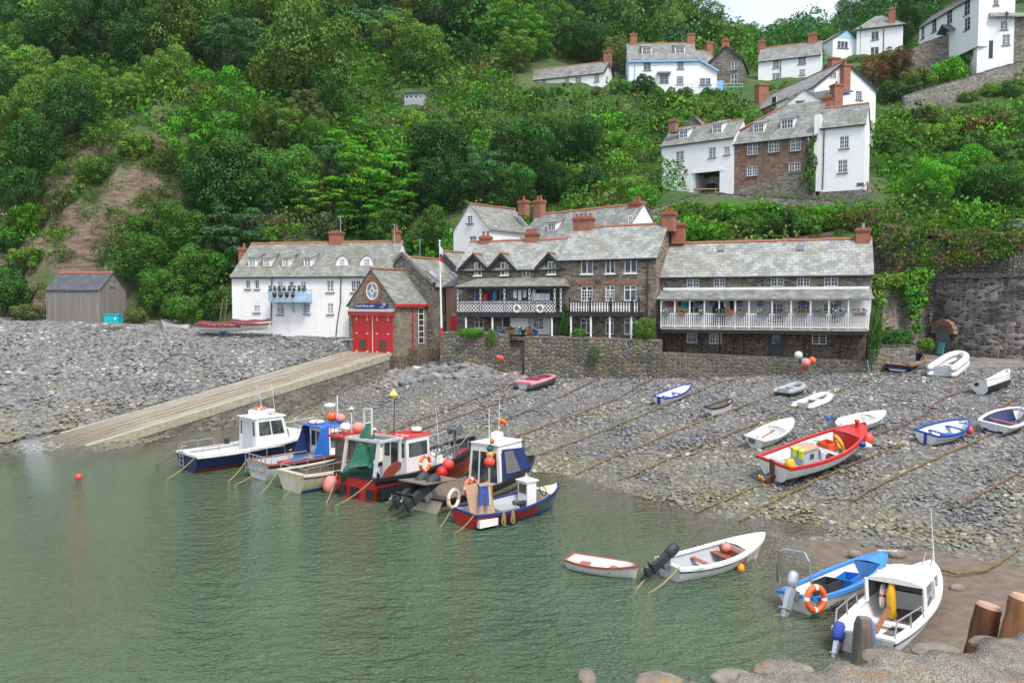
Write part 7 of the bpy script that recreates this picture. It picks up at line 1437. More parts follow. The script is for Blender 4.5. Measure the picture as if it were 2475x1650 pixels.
Fb.hull((.62,.6,1.0),.2,.85,.12,5,0,'hull_red','antifoul_blue','cover_blue',1,'inner_grey','deck_grey',.12,'cover_blue',.08,.07,.35,open_to=.9,split=(.6,'dark_clear'));L=Fb.L;Fb.foredeck(.82,'hull_cream',.05)
k=MB();k.box(L*.03,-Fb.bw(.05)-.05,.12,L*.21,-Fb.bw(.12)+.2,.42);k.build('white_panel',MAT['sign_white'],Fb.root)
k=MB();k.box(L*.66,-.05,.3,L*.76,.6,1.35);k.box(L*.64,-.1,1.36,L*.78,.65,1.42);o=k.build('console',MAT['hull_white'],Fb.root);k=MB();k.box(L*.655,.02,.85,L*.659,.5,1.25);k.build('console_panel',MAT['vent_brown'],o)
k=MB();k.torus((L*.8,-.25,.95),.22,.02,(1,0,.2),18,6);k.build('steering_wheel',MAT['rubber_black'],Fb.root)
k=MB();k.box(0,-.02,0,.5,.02,1.35);k.box(.58,-.02,0,1.05,.02,1.3);o=tag(k.build('plywood_board',MAT['ply_wood'],None,False,Fb.w(L*.1,.15,.25)),'pinkish plywood board leaning in the stern of the potting boat','board');o.rotation_euler=(R(-12),R(-8),Fb.root.rotation_euler.z+R(-20))
k=MB();
for x in(0,.2):k.prism([(x,-.05,0),(x+.19,-.05,0),(x+.19,.03,0),(x,.03,0)],[(x+.02-.1*(x<.1),-.06,-.8),(x+.17-.1*(x<.1),-.06,-.8),(x+.17-.1*(x<.1),.0,-.8),(x+.02-.1*(x<.1),.0,-.8)])
o=tag(k.build('work_trousers',MAT['cloth_blue'],None,False,Fb.w(L*.16,-.02,1.55)),'blue work trousers draped over the plywood board','trousers');o.rotation_euler=(R(-8),0,Fb.root.rotation_euler.z-R(20));k=MB();k.box(.38,-.062,-.75,.42,.0,-.05);k.build('hi_vis_stripe',MAT['hi_vis'],o)
bucket('black tub on the floor of the red potting boat',Fb.w(L*.55,-.2,.2),.3,.45,'rubber_black');k=MB();k.box(-.5,-.4,0,.5,.4,.35);tag(k.build('hatch_box',MAT['deck_grey'],None,False,Fb.w(L*.4,-.15,.2)),'flat grey box amidships in the red potting boat','box').rotation_euler=Fb.root.rotation_euler
lifebuoy('faded pink and white lifebuoy hung at the stern of the red potting boat',Fb.w(.05,.75,1.0),(0,0,Fb.root.rotation_euler.z+R(20)),.36,.08,'hull_cream','buoy_pink')
for x,lb in((.25,'left of two rope hanks hung over the side of the potting boat'),(.34,'right of two rope hanks hung over the side of the potting boat')):
 k=MB();k.tube([(0,0,.15),(-.06,0,-.1),(-.09,0,-.35),(0,0,-.45),(.08,0,-.35),(.06,0,-.1),(0,0,.15)],.035,5);k.tube([(0,-.02,.1),(-.03,-.02,-.2),(.0,-.02,-.38),(.04,-.02,-.2),(0,-.02,.1)],.03,5);tag(k.build('rope_hank',MAT['rope_tan'],None,False,Fb.w(L*x,-Fb.bw(x)-.06,.55)),lb,'rope').rotation_euler=(0,0,Fb.root.rotation_euler.z)
k=MB();k.tube([(0,0,0),(-.15,0,1.1)],.015,5);k.quad((-.15,0,1.1),(.12,.05,.75),(.1,.05,.5),(-.1,0,.7));tag(k.build('marker_flag',MAT['orange_float'],None,False,Fb.w(L*.3,.2,.6)),'small orange marker flag standing in the potting boat','flag')
Fb.rail([(L*.38,-1.0,.55),(L*.38,-1.0,.95),(L*.5,-1.0,.95),(L*.5,-1.0,.55)],.02)
for i,(bt,side,px,py,lb)in enumerate(((A,-1,398,1160,'stern rope of the navy launch, starboard side'),(A,1,372,1122,'stern rope of the navy launch, port side'),(Bb,1,548,1166,'stern rope of the blue canvas boat, port side'),(Bb,-1,562,1174,'stern rope of the blue canvas boat, starboard side'),(C,1,628,1194,'stern rope of the cream boat, port side'),(C,-1,682,1204,'stern rope of the cream boat, starboard side'),(D,1,788,1218,'stern rope of the trawler, port side'),(D,-1,807,1224,'stern rope of the trawler, starboard side'),(E,0,926,1250,'green stern rope below the two black outboards'),(Fb,1,1060,1276,'stern rope of the red potting boat, port side'),(Fb,-1,1094,1290,'stern rope of the red potting boat, starboard side'),(b2,1,1530,1432,'stern rope of the white open boat, port side'),(b2,-1,1556,1438,'stern rope of the white open boat, starboard side'),(b3,-.2,1862,1492,'weedy stern rope of dinghy BD310'))):
 a=bt.w(.02,side*bt.bw(0)*.9,bt.zs(0)+.08);e=PZ(px,py,-.05);rope(lb,[a,e],.028,'rope_tan','mooring_rope',.12,'rope','stern mooring ropes')
CH=[[(939,1050),(1029,1013),(1105,986),(1200,946),(1247,928),(1285,906)],[(1011,1044),(1094,1015),(1180,986),(1262,955)],[(1190,1030),(1308,984),(1402,940),(1449,915)],[(1222,1069),(1345,1023),(1489,969),(1561,926),(1592,915)],[(1290,1108),(1424,1058),(1597,989),(1735,928),(1829,910)],[(1470,1190),(1485,1108),(1590,1063),(1706,1018),(1775,993),(1876,955),(1959,912)],[(1565,1220),(1641,1103),(1778,1047),(1934,985),(2050,940),(2116,912),(2151,900)],[(1680,1245),(1784,1200),(1860,1165)],[(1788,1265),(1860,1220),(1926,1189),(1967,1169),(2084,1116),(2189,1076)],[(2059,1216),(2118,1182),(2243,1120),(2378,1062),(2475,1012)],[(2097,1061),(2176,1036),(2229,1009),(2258,979),(2287,963),(2348,947)],[(2380,1009),(2415,990),(2475,958)],[(2275,1385),(2315,1396),(2381,1388),(2440,1348),(2475,1321)],[(2300,1235),(2390,1190),(2475,1140)],[(1594,905),(1660,916),(1700,922)],[(1706,913),(1735,928)]]
CH[5][0]=(1395,1150);CH[6][0]=(1500,1165)
CL=['chain ending left of the pink covered inflatable','thin chain running above the trawler bow','chain reaching the sea wall right of the pink inflatable','chain meeting the corner of the two cobble walls','chain passing just left of the blue and white dinghy stern','chain passing under the small dark lined dinghy','chain passing behind the cream half decked dinghy','short chain end by the waterline near the red boat rudder','chain running under the large red gunwaled boat','chain passing below the navy lined dinghy','kinked chain above the blue and white clinker dinghy','chain below the tilted black bottomed dinghy','slack chain on the brown sand from the cabin boat bow','lowest rusty chain at the right edge of the shingle','orange chain curling along the foot of the plinth wall','short chain branch under the plinth wall']
for pts,lb in zip(CH,CL):
 W3=[]
 for(a,c)in zip(pts[:-1],pts[1:]):
  m_=max(3,int(math.hypot(c[0]-a[0],c[1]-a[1])/7))
  for i in range(m_):
   q=ground(a[0]+(c[0]-a[0])*i/m_,a[1]+(c[1]-a[1])*i/m_,rbeach_f)
   if q is not None and q.z>-.3:W3.append(q)
 W3=[p+Vector((.10*mnoise.noise(p*.9),.10*mnoise.noise(p*.9+Vector((5,5,0))),.13+.03*mnoise.noise(p*3)))for p in W3]
 o_=W3[0];k=MB();k.tube([p-o_ for p in W3],[.036+.014*(i%2)+.012*mnoise.noise(p*.6)for i,p in enumerate(W3)],6)
 tag(k.build('mooring_chain',MAT['weedy_chain' if W3[0].z<.6 else('rust_orange' if 'orange' in lb else 'rust')],None,False,o_),lb,'chain','mooring chains on the shingle')
ball_buoy('marker_buoy','lone red buoy floating on the open water',PZ(190,1152,.1),.18,'buoy_red')
# ------------------------------------------------------------------ trees, shrubs, ivy, undergrowth
n=NT('leaf');oi=n("ObjectInfo");tn=n("Attribute",_attribute_name='tint',_attribute_type='GEOMETRY').outputs["Fac"]
hs=n("HueSaturation",Color=oi.outputs["Color"]);n.put(hs.inputs["Hue"],n.math('ADD',n.math('MULTIPLY',tn,.05),.475));n.put(hs.inputs["Value"],n.math('ADD',n.math('MULTIPLY',tn,.9),.55))
d1_=n("BsdfDiffuse",Color=hs.outputs[0]);t1_=n("BsdfTranslucent",Color=n.mix(1.0,hs.outputs[0],(1.0,1.0,.45),'MULTIPLY'));g1_=n("BsdfGlossy",Roughness=.45,Color=(.9,.95,1,1))
m1_=n("MixShader",.28,d1_.outputs[0],t1_.outputs[0]);m2_=n("MixShader",.012,m1_.outputs[0],g1_.outputs[0]);n.t.links.new(m2_.outputs[0],n.out.inputs[0]);MAT['leaf']=n.m
wood('tree_bark',(.10,.085,.065),(.05,.042,.034),1.0,5)
def unit(a):return a/np.maximum(np.linalg.norm(a,axis=-1,keepdims=True),1e-9)
def leaf_cloud(blobs,nl,size,seed,flat=1.0,up=.35,asp=.62):
 """leaf cards spread over the outsides of many clumps"""
 g=np.random.default_rng(seed);C=np.array([b[0]for b in blobs]);Rr=np.array([b[1]for b in blobs],float)
 if Rr.ndim==1:Rr=np.stack([Rr,Rr,Rr*flat],1)
 wgt=Rr[:,0]**2;bi=g.choice(len(C),int(nl*1.5),p=wgt/wgt.sum());d=g.normal(size=(len(bi),3));d[:,2]+=up;d=unit(d)
 p=C[bi]+d*Rr[bi]*g.uniform(.72,1.08,(len(bi),1));keep=np.ones(len(p),bool)
 for c,r in zip(C,Rr):keep&=(((p-c)/r)**2).sum(1)>.45
 p,d,bi=p[keep][:nl],d[keep][:nl],bi[keep][:nl]
 nn=unit(d+g.normal(size=p.shape)*.38+np.array([0,0,.25]));ft=unit(d+g.normal(size=p.shape)*.9)
 a=unit(np.cross(ft,g.normal(size=p.shape)));b=np.cross(ft,a);s=size*g.uniform(.55,1.35,(len(p),1))
 v=np.stack([p-a*s,p-b*s*asp,p+a*s,p+b*s*asp],1).reshape(-1,3)
 tint=np.clip(.5+g.normal(size=len(C))[bi]*.17+g.normal(size=len(p))*.2,0,1)
 return v,np.arange(len(v)).reshape(-1,4),np.repeat(nn,4,0),np.repeat(tint,4)
def leaf_mesh(name,data):
 v,q,nn,tint=data;me=np_mesh(name,v,q,MAT['leaf']);at=me.attributes.new('tint','FLOAT','POINT');at.data.foreach_set('value',tint.astype(np.float32))
 me.normals_split_custom_set_from_vertices([tuple(x)for x in nn]);return me
def blobs_round(g,nb,rx,rz,cz,rb,squash=1.0):
 out=[]
 for i in range(nb):
  t=math.acos(1-2*(i+.5)/nb);a=i*2.39996+g.uniform(-.3,.3);k=g.uniform(.5,1.12)
  out.append(((math.sin(t)*math.cos(a)*rx*k,math.sin(t)*math.sin(a)*rx*k,cz+math.cos(t)*rz*k),g.uniform(*rb)))
 return out
PROTO={}
def proto(kind,i):
 if(kind,i)in PROTO:return PROTO[kind,i]
 g=np.random.default_rng(100+i*7+sum(map(ord,kind))%97)
 if kind=='broad':data=leaf_cloud(blobs_round(g,30,.72,.68,1.15,(.2,.36)),16000,.027,i)
 elif kind=='tall':data=leaf_cloud(blobs_round(g,28,.58,.95,1.4,(.17,.32)),15000,.027,i)
 elif kind=='ash':data=leaf_cloud(blobs_round(g,44,.78,.75,1.2,(.12,.24)),13000,.027,i,.75,.6,.5)
 elif kind=='layer':data=leaf_cloud(blobs_round(g,46,.8,.75,.75,(.18,.34)),14000,.032,i,.35,.9,.55)
 elif kind=='conifer':data=leaf_cloud([((math.cos(a)*r,math.sin(a)*r,z),.13+.05*r)for z,a,r in[(.3+2.0*j/50,j*2.4,.62*(1-j/54))for j in range(50)]],7000,.036,i,.5,-.3,.4)
 else:data=leaf_cloud(blobs_round(g,20,.72,.55,.42,(.2,.36)),9000,.036,i)
 crown=leaf_mesh('crown',data);trunk=None
 if kind!='bush':
  b=MB();b.tube([(0,0,-.5),(.01,0,.2),(.04,.02,.7),(.02,0,1.2)],[.085,.07,.05,.02],8)
  for j in range(5):a=j*1.3+i;b.tube([(.03,.01,.45+.1*j),(.03+.25*math.cos(a),.25*math.sin(a),.8+.1*j),(.03+.5*math.cos(a),.5*math.sin(a),1.05+.12*j)],[.04,.026,.01],6)
  o=b.build('trunk',MAT['tree_bark']);trunk=o.data;bpy.data.objects.remove(o)
 PROTO[kind,i]=(crown,trunk);return PROTO[kind,i]
COL={'dark':(0.041,0.11,0.022),'deep':(0.06,0.166,0.028),'mid':(0.092,0.23,0.031),'olive':(0.138,0.248,0.039),'light':(0.166,0.313,0.041),'bright':(0.11,0.331,0.022),'blue':(0.069,0.184,0.06),'dull':(0.156,0.202,0.06),'yellow':(0.23,0.304,0.046),'red':(0.166,0.087,0.032),'grey':(0.147,0.23,0.11)}
WORD={'dark':'very dark green','deep':'deep green','mid':'mid green','olive':'olive green','light':'light green','bright':'bright green','blue':'bluish green','dull':'dull brownish green','yellow':'yellowish green','red':'reddish brown','grey':'silvery grey green'}
KW={'broad':'broad tree','tall':'tall tree','ash':'feathery tree','layer':'tiered tree','conifer':'conifer','bush':'shrub'}
LM=[(250,430,'the bare cliff'),(200,700,'the plank boat shed'),(740,620,'the long white cottage'),(1000,235,'the blue grey shed'),(1380,185,'the long low cottage'),(1600,165,'the blue trimmed house'),(1680,400,'the archway house'),(1870,380,'the brick house'),(2050,380,'the tall white wing'),(1320,520,'the long slate roof'),(1850,600,'the balcony cottage roof'),(2320,215,'the long path wall'),(2128,85,'the hipped white house'),(1900,160,'the white house with the tall stack'),(2370,760,'the lime kiln'),(2290,60,'the top right white house'),(560,120,'the wooded ridge'),(1170,60,'the dark upper wood'),(90,120,'the top left corner of the wood'),(870,400,'the bright green slope')]
TR="""23 76 50 tall deep|46 18 48 broad deep|142 77 72 broad deep|165 18 52 broad mid|245 95 60 tall dark|330 112 62 broad deep|345 18 78 broad olive|452 82 80 broad olive|405 180 50 broad light|560 112 74 ash blue|597 22 82 ash light|690 48 74 ash light|735 160 108 broad olive|790 238 56 broad mid|168 212 62 ash light|92 268 58 broad olive|184 276 58 broad deep|300 215 40 ash light|40 322 62 ash olive|90 366 58 broad deep|23 402 56 broad mid|38 470 52 broad deep|536 305 80 ash bright|495 378 70 ash bright|670 312 62 ash olive|590 405 78 broad deep|520 462 80 broad deep|582 556 68 layer blue|708 440 58 broad mid|440 578 55 broad mid|350 640 62 broad mid|470 660 60 broad mid|395 720 50 broad mid|520 735 42 bush mid|745 285 46 ash dull
842 20 42 ash yellow|871 73 38 ash blue|903 18 50 broad dark|951 95 54 ash olive|1021 138 56 broad light|992 22 50 ash dull|1078 52 64 broad dark|1117 126 30 ash deep|1158 52 40 broad dark|1225 68 58 ash bright|1245 128 46 ash light|1290 104 44 ash bright|1110 12 50 broad deep|1072 383 72 broad dark|1254 378 76 broad deep|1062 452 60 broad dark|1160 430 62 ash blue|1238 455 56 broad deep|686 300 44 ash yellow|887 412 86 layer bright|952 372 58 layer bright|872 478 62 layer bright|968 465 56 layer bright|823 345 46 layer bright|871 314 34 layer bright|798 412 46 ash blue|743 470 44 layer light|760 350 44 broad mid|1000 292 34 bush light|1050 570 40 tall mid|640 470 50 broad deep|800 545 40 bush grey|930 545 46 broad mid
1555 206 40 bush dark|1603 243 38 bush mid|1645 264 28 bush mid|1325 284 30 bush light|1335 348 50 broad deep|1405 342 46 broad dark|1491 340 42 bush bright|1434 437 40 bush dark|1523 452 42 bush light|1332 440 48 broad dark|1606 286 30 bush mid|1665 285 30 bush bright|1760 275 34 bush olive|1420 100 46 broad dark|1340 60 52 ash mid|1390 30 48 broad deep|1470 40 50 broad mid|1492 138 32 ash dull|1556 84 26 conifer dark|1620 72 38 broad olive|1550 30 46 broad deep|1690 72 48 broad mid|1773 98 36 broad olive|1640 20 44 broad deep
1832 55 26 broad blue|1869 20 19 ash deep|1920 27 29 broad deep|1978 42 33 broad blue|2024 10 28 broad dark|2058 38 33 broad blue|2110 20 34 broad mid|2202 42 40 tall deep|2248 22 36 broad mid|1809 92 26 broad mid|1886 86 33 broad mid|1943 78 28 ash blue|1990 100 28 broad mid|2160 8 34 broad mid|2190 95 22 tall dark
2168 160 36 ash red|2110 175 34 ash red|2168 215 42 bush deep|2220 198 40 bush olive|2300 178 42 bush bright|2360 150 36 bush mid|2160 330 42 bush mid|2262 330 48 bush light|2155 358 30 bush deep|2355 358 50 bush mid|2330 425 60 broad bright|2248 450 54 broad bright|2410 448 62 broad deep|2455 368 46 bush mid|2420 290 40 bush dull|2230 280 34 bush dull|2350 310 40 bush red|2190 395 36 bush mid|2450 520 40 bush deep
1728 562 32 bush bright|1808 545 38 bush mid|1895 542 48 bush deep|1980 545 42 bush mid|1745 508 28 bush bright|1840 500 26 bush light|1690 545 26 bush mid|2050 540 28 bush light|1655 575 24 bush bright
1650 508 28 bush light|1690 505 24 bush olive|1770 508 30 bush bright|1820 506 26 bush mid|1872 512 30 bush mid|1925 512 28 bush olive|1980 518 30 bush bright|2040 522 26 bush light|1300 226 20 bush olive|1345 224 18 bush mid|1400 224 22 bush light|1450 222 18 bush dull|1500 214 24 bush mid|1570 222 18 bush light|1655 223 18 bush olive|1715 226 20 bush mid|1850 212 20 bush bright|1905 210 18 bush olive|1960 204 22 bush mid|2005 168 18 bush deep|2060 150 18 bush light|2145 150 20 bush mid|2440 215 30 bush mid|2400 215 24 bush light|2340 235 24 bush olive
15 140 60 broad mid|60 185 50 broad light|5 215 50 broad deep|20 560 40 bush mid|62 618 42 bush olive|15 662 40 bush deep|100 705 32 bush dull|70 520 40 bush bright|230 400 38 bush olive|345 540 40 bush mid|150 480 30 bush dull|330 350 36 bush light|230 320 30 bush mid|640 575 40 bush light|560 640 40 bush deep|1090 600 36 bush mid|960 595 36 bush deep"""
KEEP=[(545,560,1000,800,79),(1060,480,1570,700,84),(1085,640,1600,830,72),(1585,540,2110,860,68),(1596,285,1780,470,101),(1772,245,1998,475,97),(1990,245,2135,470,94),(1830,145,2125,260,125),(1519,80,1745,205,138),(1268,122,1494,205,140),(1690,90,1800,212,142),(1832,85,1990,195,138),(2010,15,2186,135,152),(2220,0,2475,165,128),(975,222,1024,246,131),(108,655,305,770,87),(2180,150,2475,235,116),(1650,278,1745,310,110)]
def blocked(px,py,rp,Y,pad=.8):return any(x0-rp*pad<px<x1+rp*pad and y0-rp*pad<py<y1+rp*pad and Y<Yh+3 for x0,y0,x1,y1,Yh in KEEP)
def plant(px,py,rp,kind,col,seed):
 lift=.5 if kind=='bush' else 1.1;f=lambda x,y:hill_f(x,y)+lift*rp*y/F
 p=ground(px,py,f,68,330)
 if p is None:return None
 r=rp*p.y/F*1.32;base=Vector((p.x,p.y,float(hill_f(p.x,p.y))-.25*r));return base,r,p.y
trees=[];gg=random.Random(4)
for i,t in enumerate(TR.replace('\n','|').split('|')):
 px,py,rp,kind,col=t.split();px,py,rp=float(px),float(py),float(rp);q=plant(px,py,rp,kind,col,i)
 if q:trees.append((px,py,rp,kind,col,*q))
loc_={}
for i,t in enumerate(trees):
 px,py=t[0],t[1];l=min(LM,key=lambda a:math.hypot(a[0]-px,(a[1]-py)*1.2));dx,dy=px-l[0],py-l[1]
 side=('above ' if dy<0 else 'below ')if abs(dy)>abs(dx)*.8 else('left of ' if dx<0 else 'right of ');loc_.setdefault((KW[t[3]],t[4],side+l[2]),[]).append((px,i))
ORD=['leftmost','second from left','third from left','fourth from left','fifth from left','sixth from left','seventh from left','eighth from left']
labels={}
for(k,c,where),L_ in loc_.items():
 for j,(px,i)in enumerate(sorted(L_)):labels[i]=f"{WORD[c]} {k} {where}"+(f", {ORD[j]}" if len(L_)>1 else '')
for i,(px,py,rp,kind,col,base,r,Y)in enumerate(trees):
 crown,trunk=proto(kind,i%3);nm={'bush':'shrub','conifer':'conifer_tree'}.get(kind,'broadleaf_tree')
 c=Vector(COL[col])*gg.uniform(.85,1.2);s3=(r*gg.uniform(.92,1.1),r*gg.uniform(.92,1.1),r*gg.uniform(.9,1.12));rz=gg.uniform(0,6.28);grp='shrubs on the hillside' if kind=='bush' else 'trees on the hillside'
 if kind=='bush':o=link('shrub',crown,None,base);o.rotation_euler=(0,0,rz);o.scale=s3;o.color=(*c,1);tag(o,labels[i],'shrub',grp)
 else:
  t=thing(nm,labels[i],'tree',base,(0,0,rz),grp);t.scale=s3;o=link('crown',crown,t);o.color=(*c,1);link('trunk',trunk,t)
def ivy(label,c,s,col,rz=0,name='ivy',i=0):
 o=link(name,proto('bush',i)[0],None,c);o.scale=s;o.rotation_euler=(0,0,R(rz));o.color=(*COL[col],1);return tag(o,label,name)
def ivy_on(label,bl,col,nl,size=.13,name='ivy',i=0):
 o0=P(*bl[0][:3]);o=link(name,leaf_mesh('leaves',leaf_cloud([(tuple(P(a,b_,c_)-o0),(r,r*.55,r))for a,b_,c_,r in bl],nl,size,i)),None,o0);o.color=(*COL[col],1);return tag(o,label,name)
ivy_on('thick bright ivy bank left of the archway house',[(1600+(i*29)%46-(480-y)*.0,y,92.6,1.0)for i,y in enumerate(range(402,482,5))]+[(1590,470,92,1.2),(1580,480,91.5,1.1)],'bright',2600);ivy('low ivy spreading along the path left of the archway',P(1560,500,88),(2.6,1.2,2.0),'bright',20,'ivy',1)
ivy_on('narrow creeper climbing the right end of the brick house',[(1962-(y-340)*.05+5*math.sin(y),y,86.9,.34+.2*(380<y<440))for y in range(335,466,7)],'mid',1500,.1,'creeper',2)
ivy_on('ivy hanging over the garden wall beside the kiln',[(2195,680,63.9,.8),(2215,672,64.2,.8),(2236,668,64.6,.7),(2200,705,63.8,.8),(2225,700,64.2,.7),(2205,735,63.8,.65),(2226,730,64.1,.55),(2212,765,63.9,.5),(2216,795,63.9,.4),(2178,690,63.6,.6)],'bright',2600);ivy_on('ivy capping the garden wall right of the balcony cottage',[(2112+11*i,682+4*math.sin(i*2),61.9+.18*i,.62)for i in range(7)]+[(2118,715,61.8,.6),(2130,735,61.9,.5)],'light',2000,.12,'ivy',1)
ivy('white flowering climbing rose at the end of the balcony cottage',P(2115,840,58.0),(.6,.5,2.8),'mid',0,'climbing_rose',2);ivy('dense shrub behind the low mossy wall',P(2165,848,60.5),(1.6,1.0,1.6),'deep',0,'shrub',0);ivy('small green bush by the kiln doorway steps',P(2240,845,60),(.8,.5,.8),'light',0,'shrub',1)
ivy('yellow flowering rose bush at the right end of the stone terrace',P(1560,820,62.9),(1.1,.7,1.5),'olive',0,'rose_bush',1);ivy('leafy climber on the drainpipe between the two terrace houses',P(1362,818,66.6),(.6,.5,2.6),'deep',0,'climber',2);ivy('round garden shrub below the baluster balcony',P(1400,822,65.0),(.7,.4,.9),'mid',0,'shrub',0);ivy('trailing grey green plant hanging down the sea wall',P(1436,872,63.6),(.45,.2,1.1),'grey',0,'trailing_plant',1)
ivy('bright weeds topping the left end of the sea wall',P(1140,812,67.6),(1.5,.3,.6),'bright',0,'weeds_clump',0);ivy('long weed hanging on the sea wall left of the steps',P(1188,830,67.2),(.4,.25,1.1),'light',0,'weeds_clump',1);ivy('dark shrub left of the boat shed at the cliff foot',P(30,740,84),(2.6,2,3.2),'deep',0,'shrub',2);ivy('low reddish weeds in front of the cliff left of the boat shed',P(75,772,81.5),(2.6,1.0,1.4),'dull',0,'weeds_clump',1);ivy('weeds between turquoise bin and white gig',P(330,780,80),(1.6,.9,1.4),'dull',0,'weeds_clump',2);ivy('bush behind the white rowing gig',P(440,775,82),(2.4,1.2,2.4),'mid',0,'shrub',0)
def in_cliff(px,py):return(((px-260)/175)**2+((py-490)/190)**2<1)
def scatter(nmax,rmin,rmax,seed,area,cols,keepfn=None,sz=.055,per=520,flat=.75,pad=.8):
 g=np.random.default_rng(seed);V=[];N_=[];T=[];step=nmax if nmax<10 else 0;cand=[(x,y)for x in np.arange(*area[0],step)for y in np.arange(*area[1],step)]if step else None;base=[leaf_cloud(blobs_round(np.random.default_rng(k),9,.75,.5,.3,(.25,.45)),per,sz,k,flat)for k in range(4)];n_=0;tries=0;Cc=[]
 while(tries<len(cand))if step else(n_<nmax and tries<nmax*6):
  if step:x,y=cand[tries][0]+g.uniform(-.5,.5)*step,cand[tries][1]+g.uniform(-.5,.5)*step
  else:x,y=g.uniform(*area[0]),g.uniform(*area[1])
  tries+=1
  if y<hill_min(x)+1:continue
  z=float(hill_f(x,y));px,py=pix((x,y,z));r=g.uniform(rmin,rmax)*(1+.004*y)
  if not(-80<px<2560 and-120<py<760):continue
  rp=r*F/y
  if blocked(px,py-rp*.4,rp,y,pad)or(keepfn and not keepfn(px,py,g)):continue
  v,q,nn,tn_=base[g.integers(4)];a=g.uniform(0,6.28);c,s=math.cos(a),math.sin(a);M_=np.array([[c,-s,0],[s,c,0],[0,0,1]])
  V.append((v*r*np.array([1,1,g.uniform(.7,1.2)]))@M_.T+np.array([x,y,z-.1*r]));N_.append(nn@M_.T);T.append(tn_);Cc.append(np.tile(np.array(COL[cols[g.integers(len(cols))]])*g.uniform(.8,1.25),(len(v),1)));n_+=1
 return np.concatenate(V),np.concatenate(N_),np.concatenate(T),np.concatenate(Cc)
n=NT('undergrowth_leaf');tn=n("Attribute",_attribute_name='tint',_attribute_type='GEOMETRY').outputs["Fac"];cc=n("Attribute",_attribute_name='shade',_attribute_type='GEOMETRY').outputs["Color"]
hs=n("HueSaturation",Color=cc);n.put(hs.inputs["Hue"],n.math('ADD',n.math('MULTIPLY',tn,.05),.475));n.put(hs.inputs["Value"],n.math('ADD',n.math('MULTIPLY',tn,.9),.55));m1_=n("MixShader",.25,n("BsdfDiffuse",Color=hs.outputs[0]).outputs[0],n("BsdfTranslucent",Color=hs.outputs[0]).outputs[0]);n.t.links.new(m1_.outputs[0],n.out.inputs[0]);MAT['undergrowth_leaf']=n.m
def leaf_stuff(name,label,parts):
 v,nn,t,c=[np.concatenate([p[k]for p in parts])for k in range(4)];me=np_mesh(name,v,np.arange(len(v)).reshape(-1,4),MAT['undergrowth_leaf'])
 a=me.attributes.new('tint','FLOAT','POINT');a.data.foreach_set('value',t.astype(np.float32));a=me.attributes.new('shade','FLOAT_COLOR','POINT');a.data.foreach_set('color',np.concatenate([c,np.ones((len(c),1))],1).astype(np.float32).ravel())
 me.normals_split_custom_set_from_vertices(nn.astype(np.float32));tag(link(name,me),label,None,None,'stuff')
leaf_stuff('undergrowth','scrub, bracken and brambles covering the hillside',[scatter(2.5,1.2,2.4,1,((-75,75),(70,170)),['mid','bright','olive','light','deep','dull','mid','bright'],lambda px,py,g:not in_cliff(px,py),.07,330,.75,.45),scatter(200,.5,1.4,2,((-62,-30),(84,106)),['mid','dull','deep','olive','light'],lambda px,py,g:in_cliff(px,py)),scatter(330,.6,1.4,5,((8,70),(70,112)),['mid','bright','light','olive','dull'])])
g=np.random.default_rng(9);V,N_,T,C_=[],[],[],[]
for i in range(330):
 px=g.uniform(2000,2475);top=np.interp(px,[2000,2140,2300,2475],[505,512,548,566]);py=g.uniform(top,np.interp(px,[2000,2110,2150,2350,2475],[540,560,655,640,600]));Y=np.interp(px,[2000,2180,2475],[71.5,68.6,67.6])+(560-py)*.012;p=P(px,py,float(Y));r=g.uniform(.3,.8)
 v,q,nn,tn_=leaf_cloud(blobs_round(np.random.default_rng(i%5),7,.75,.55,.0,(.25,.45)),120,.11,i%5);c={0:(.55,.14,.25),1:(.16,.07,.03)}.get(int(g.integers(7)),None);V.append(v*r+np.array(p));N_.append(nn);T.append(tn_);cc_=np.tile(np.array(COL[['mid','light','bright','olive','dull'][g.integers(5)]]),(len(v),1))
 if c:cc_[np.repeat(g.random(len(q))<.4,4)]=c
 C_.append(cc_)
leaf_stuff('valerian','pink valerian and weeds growing over the retaining walls',[tuple(np.concatenate(k)for k in(V,N_,T,C_))])
leaf_stuff('distant_wood','continuous wood along the top of the hill',[scatter(260,3.2,5.2,3,((-110,45),(125,225)),['deep','mid','olive','dark','light','blue'],lambda px,py,g:py<130,.045,1000,1.0),scatter(110,3.0,5,4,((35,130),(150,300)),['blue','deep','mid'],lambda px,py,g:(px<1700 or px>2020 or py>75),.045,800,1.0)])
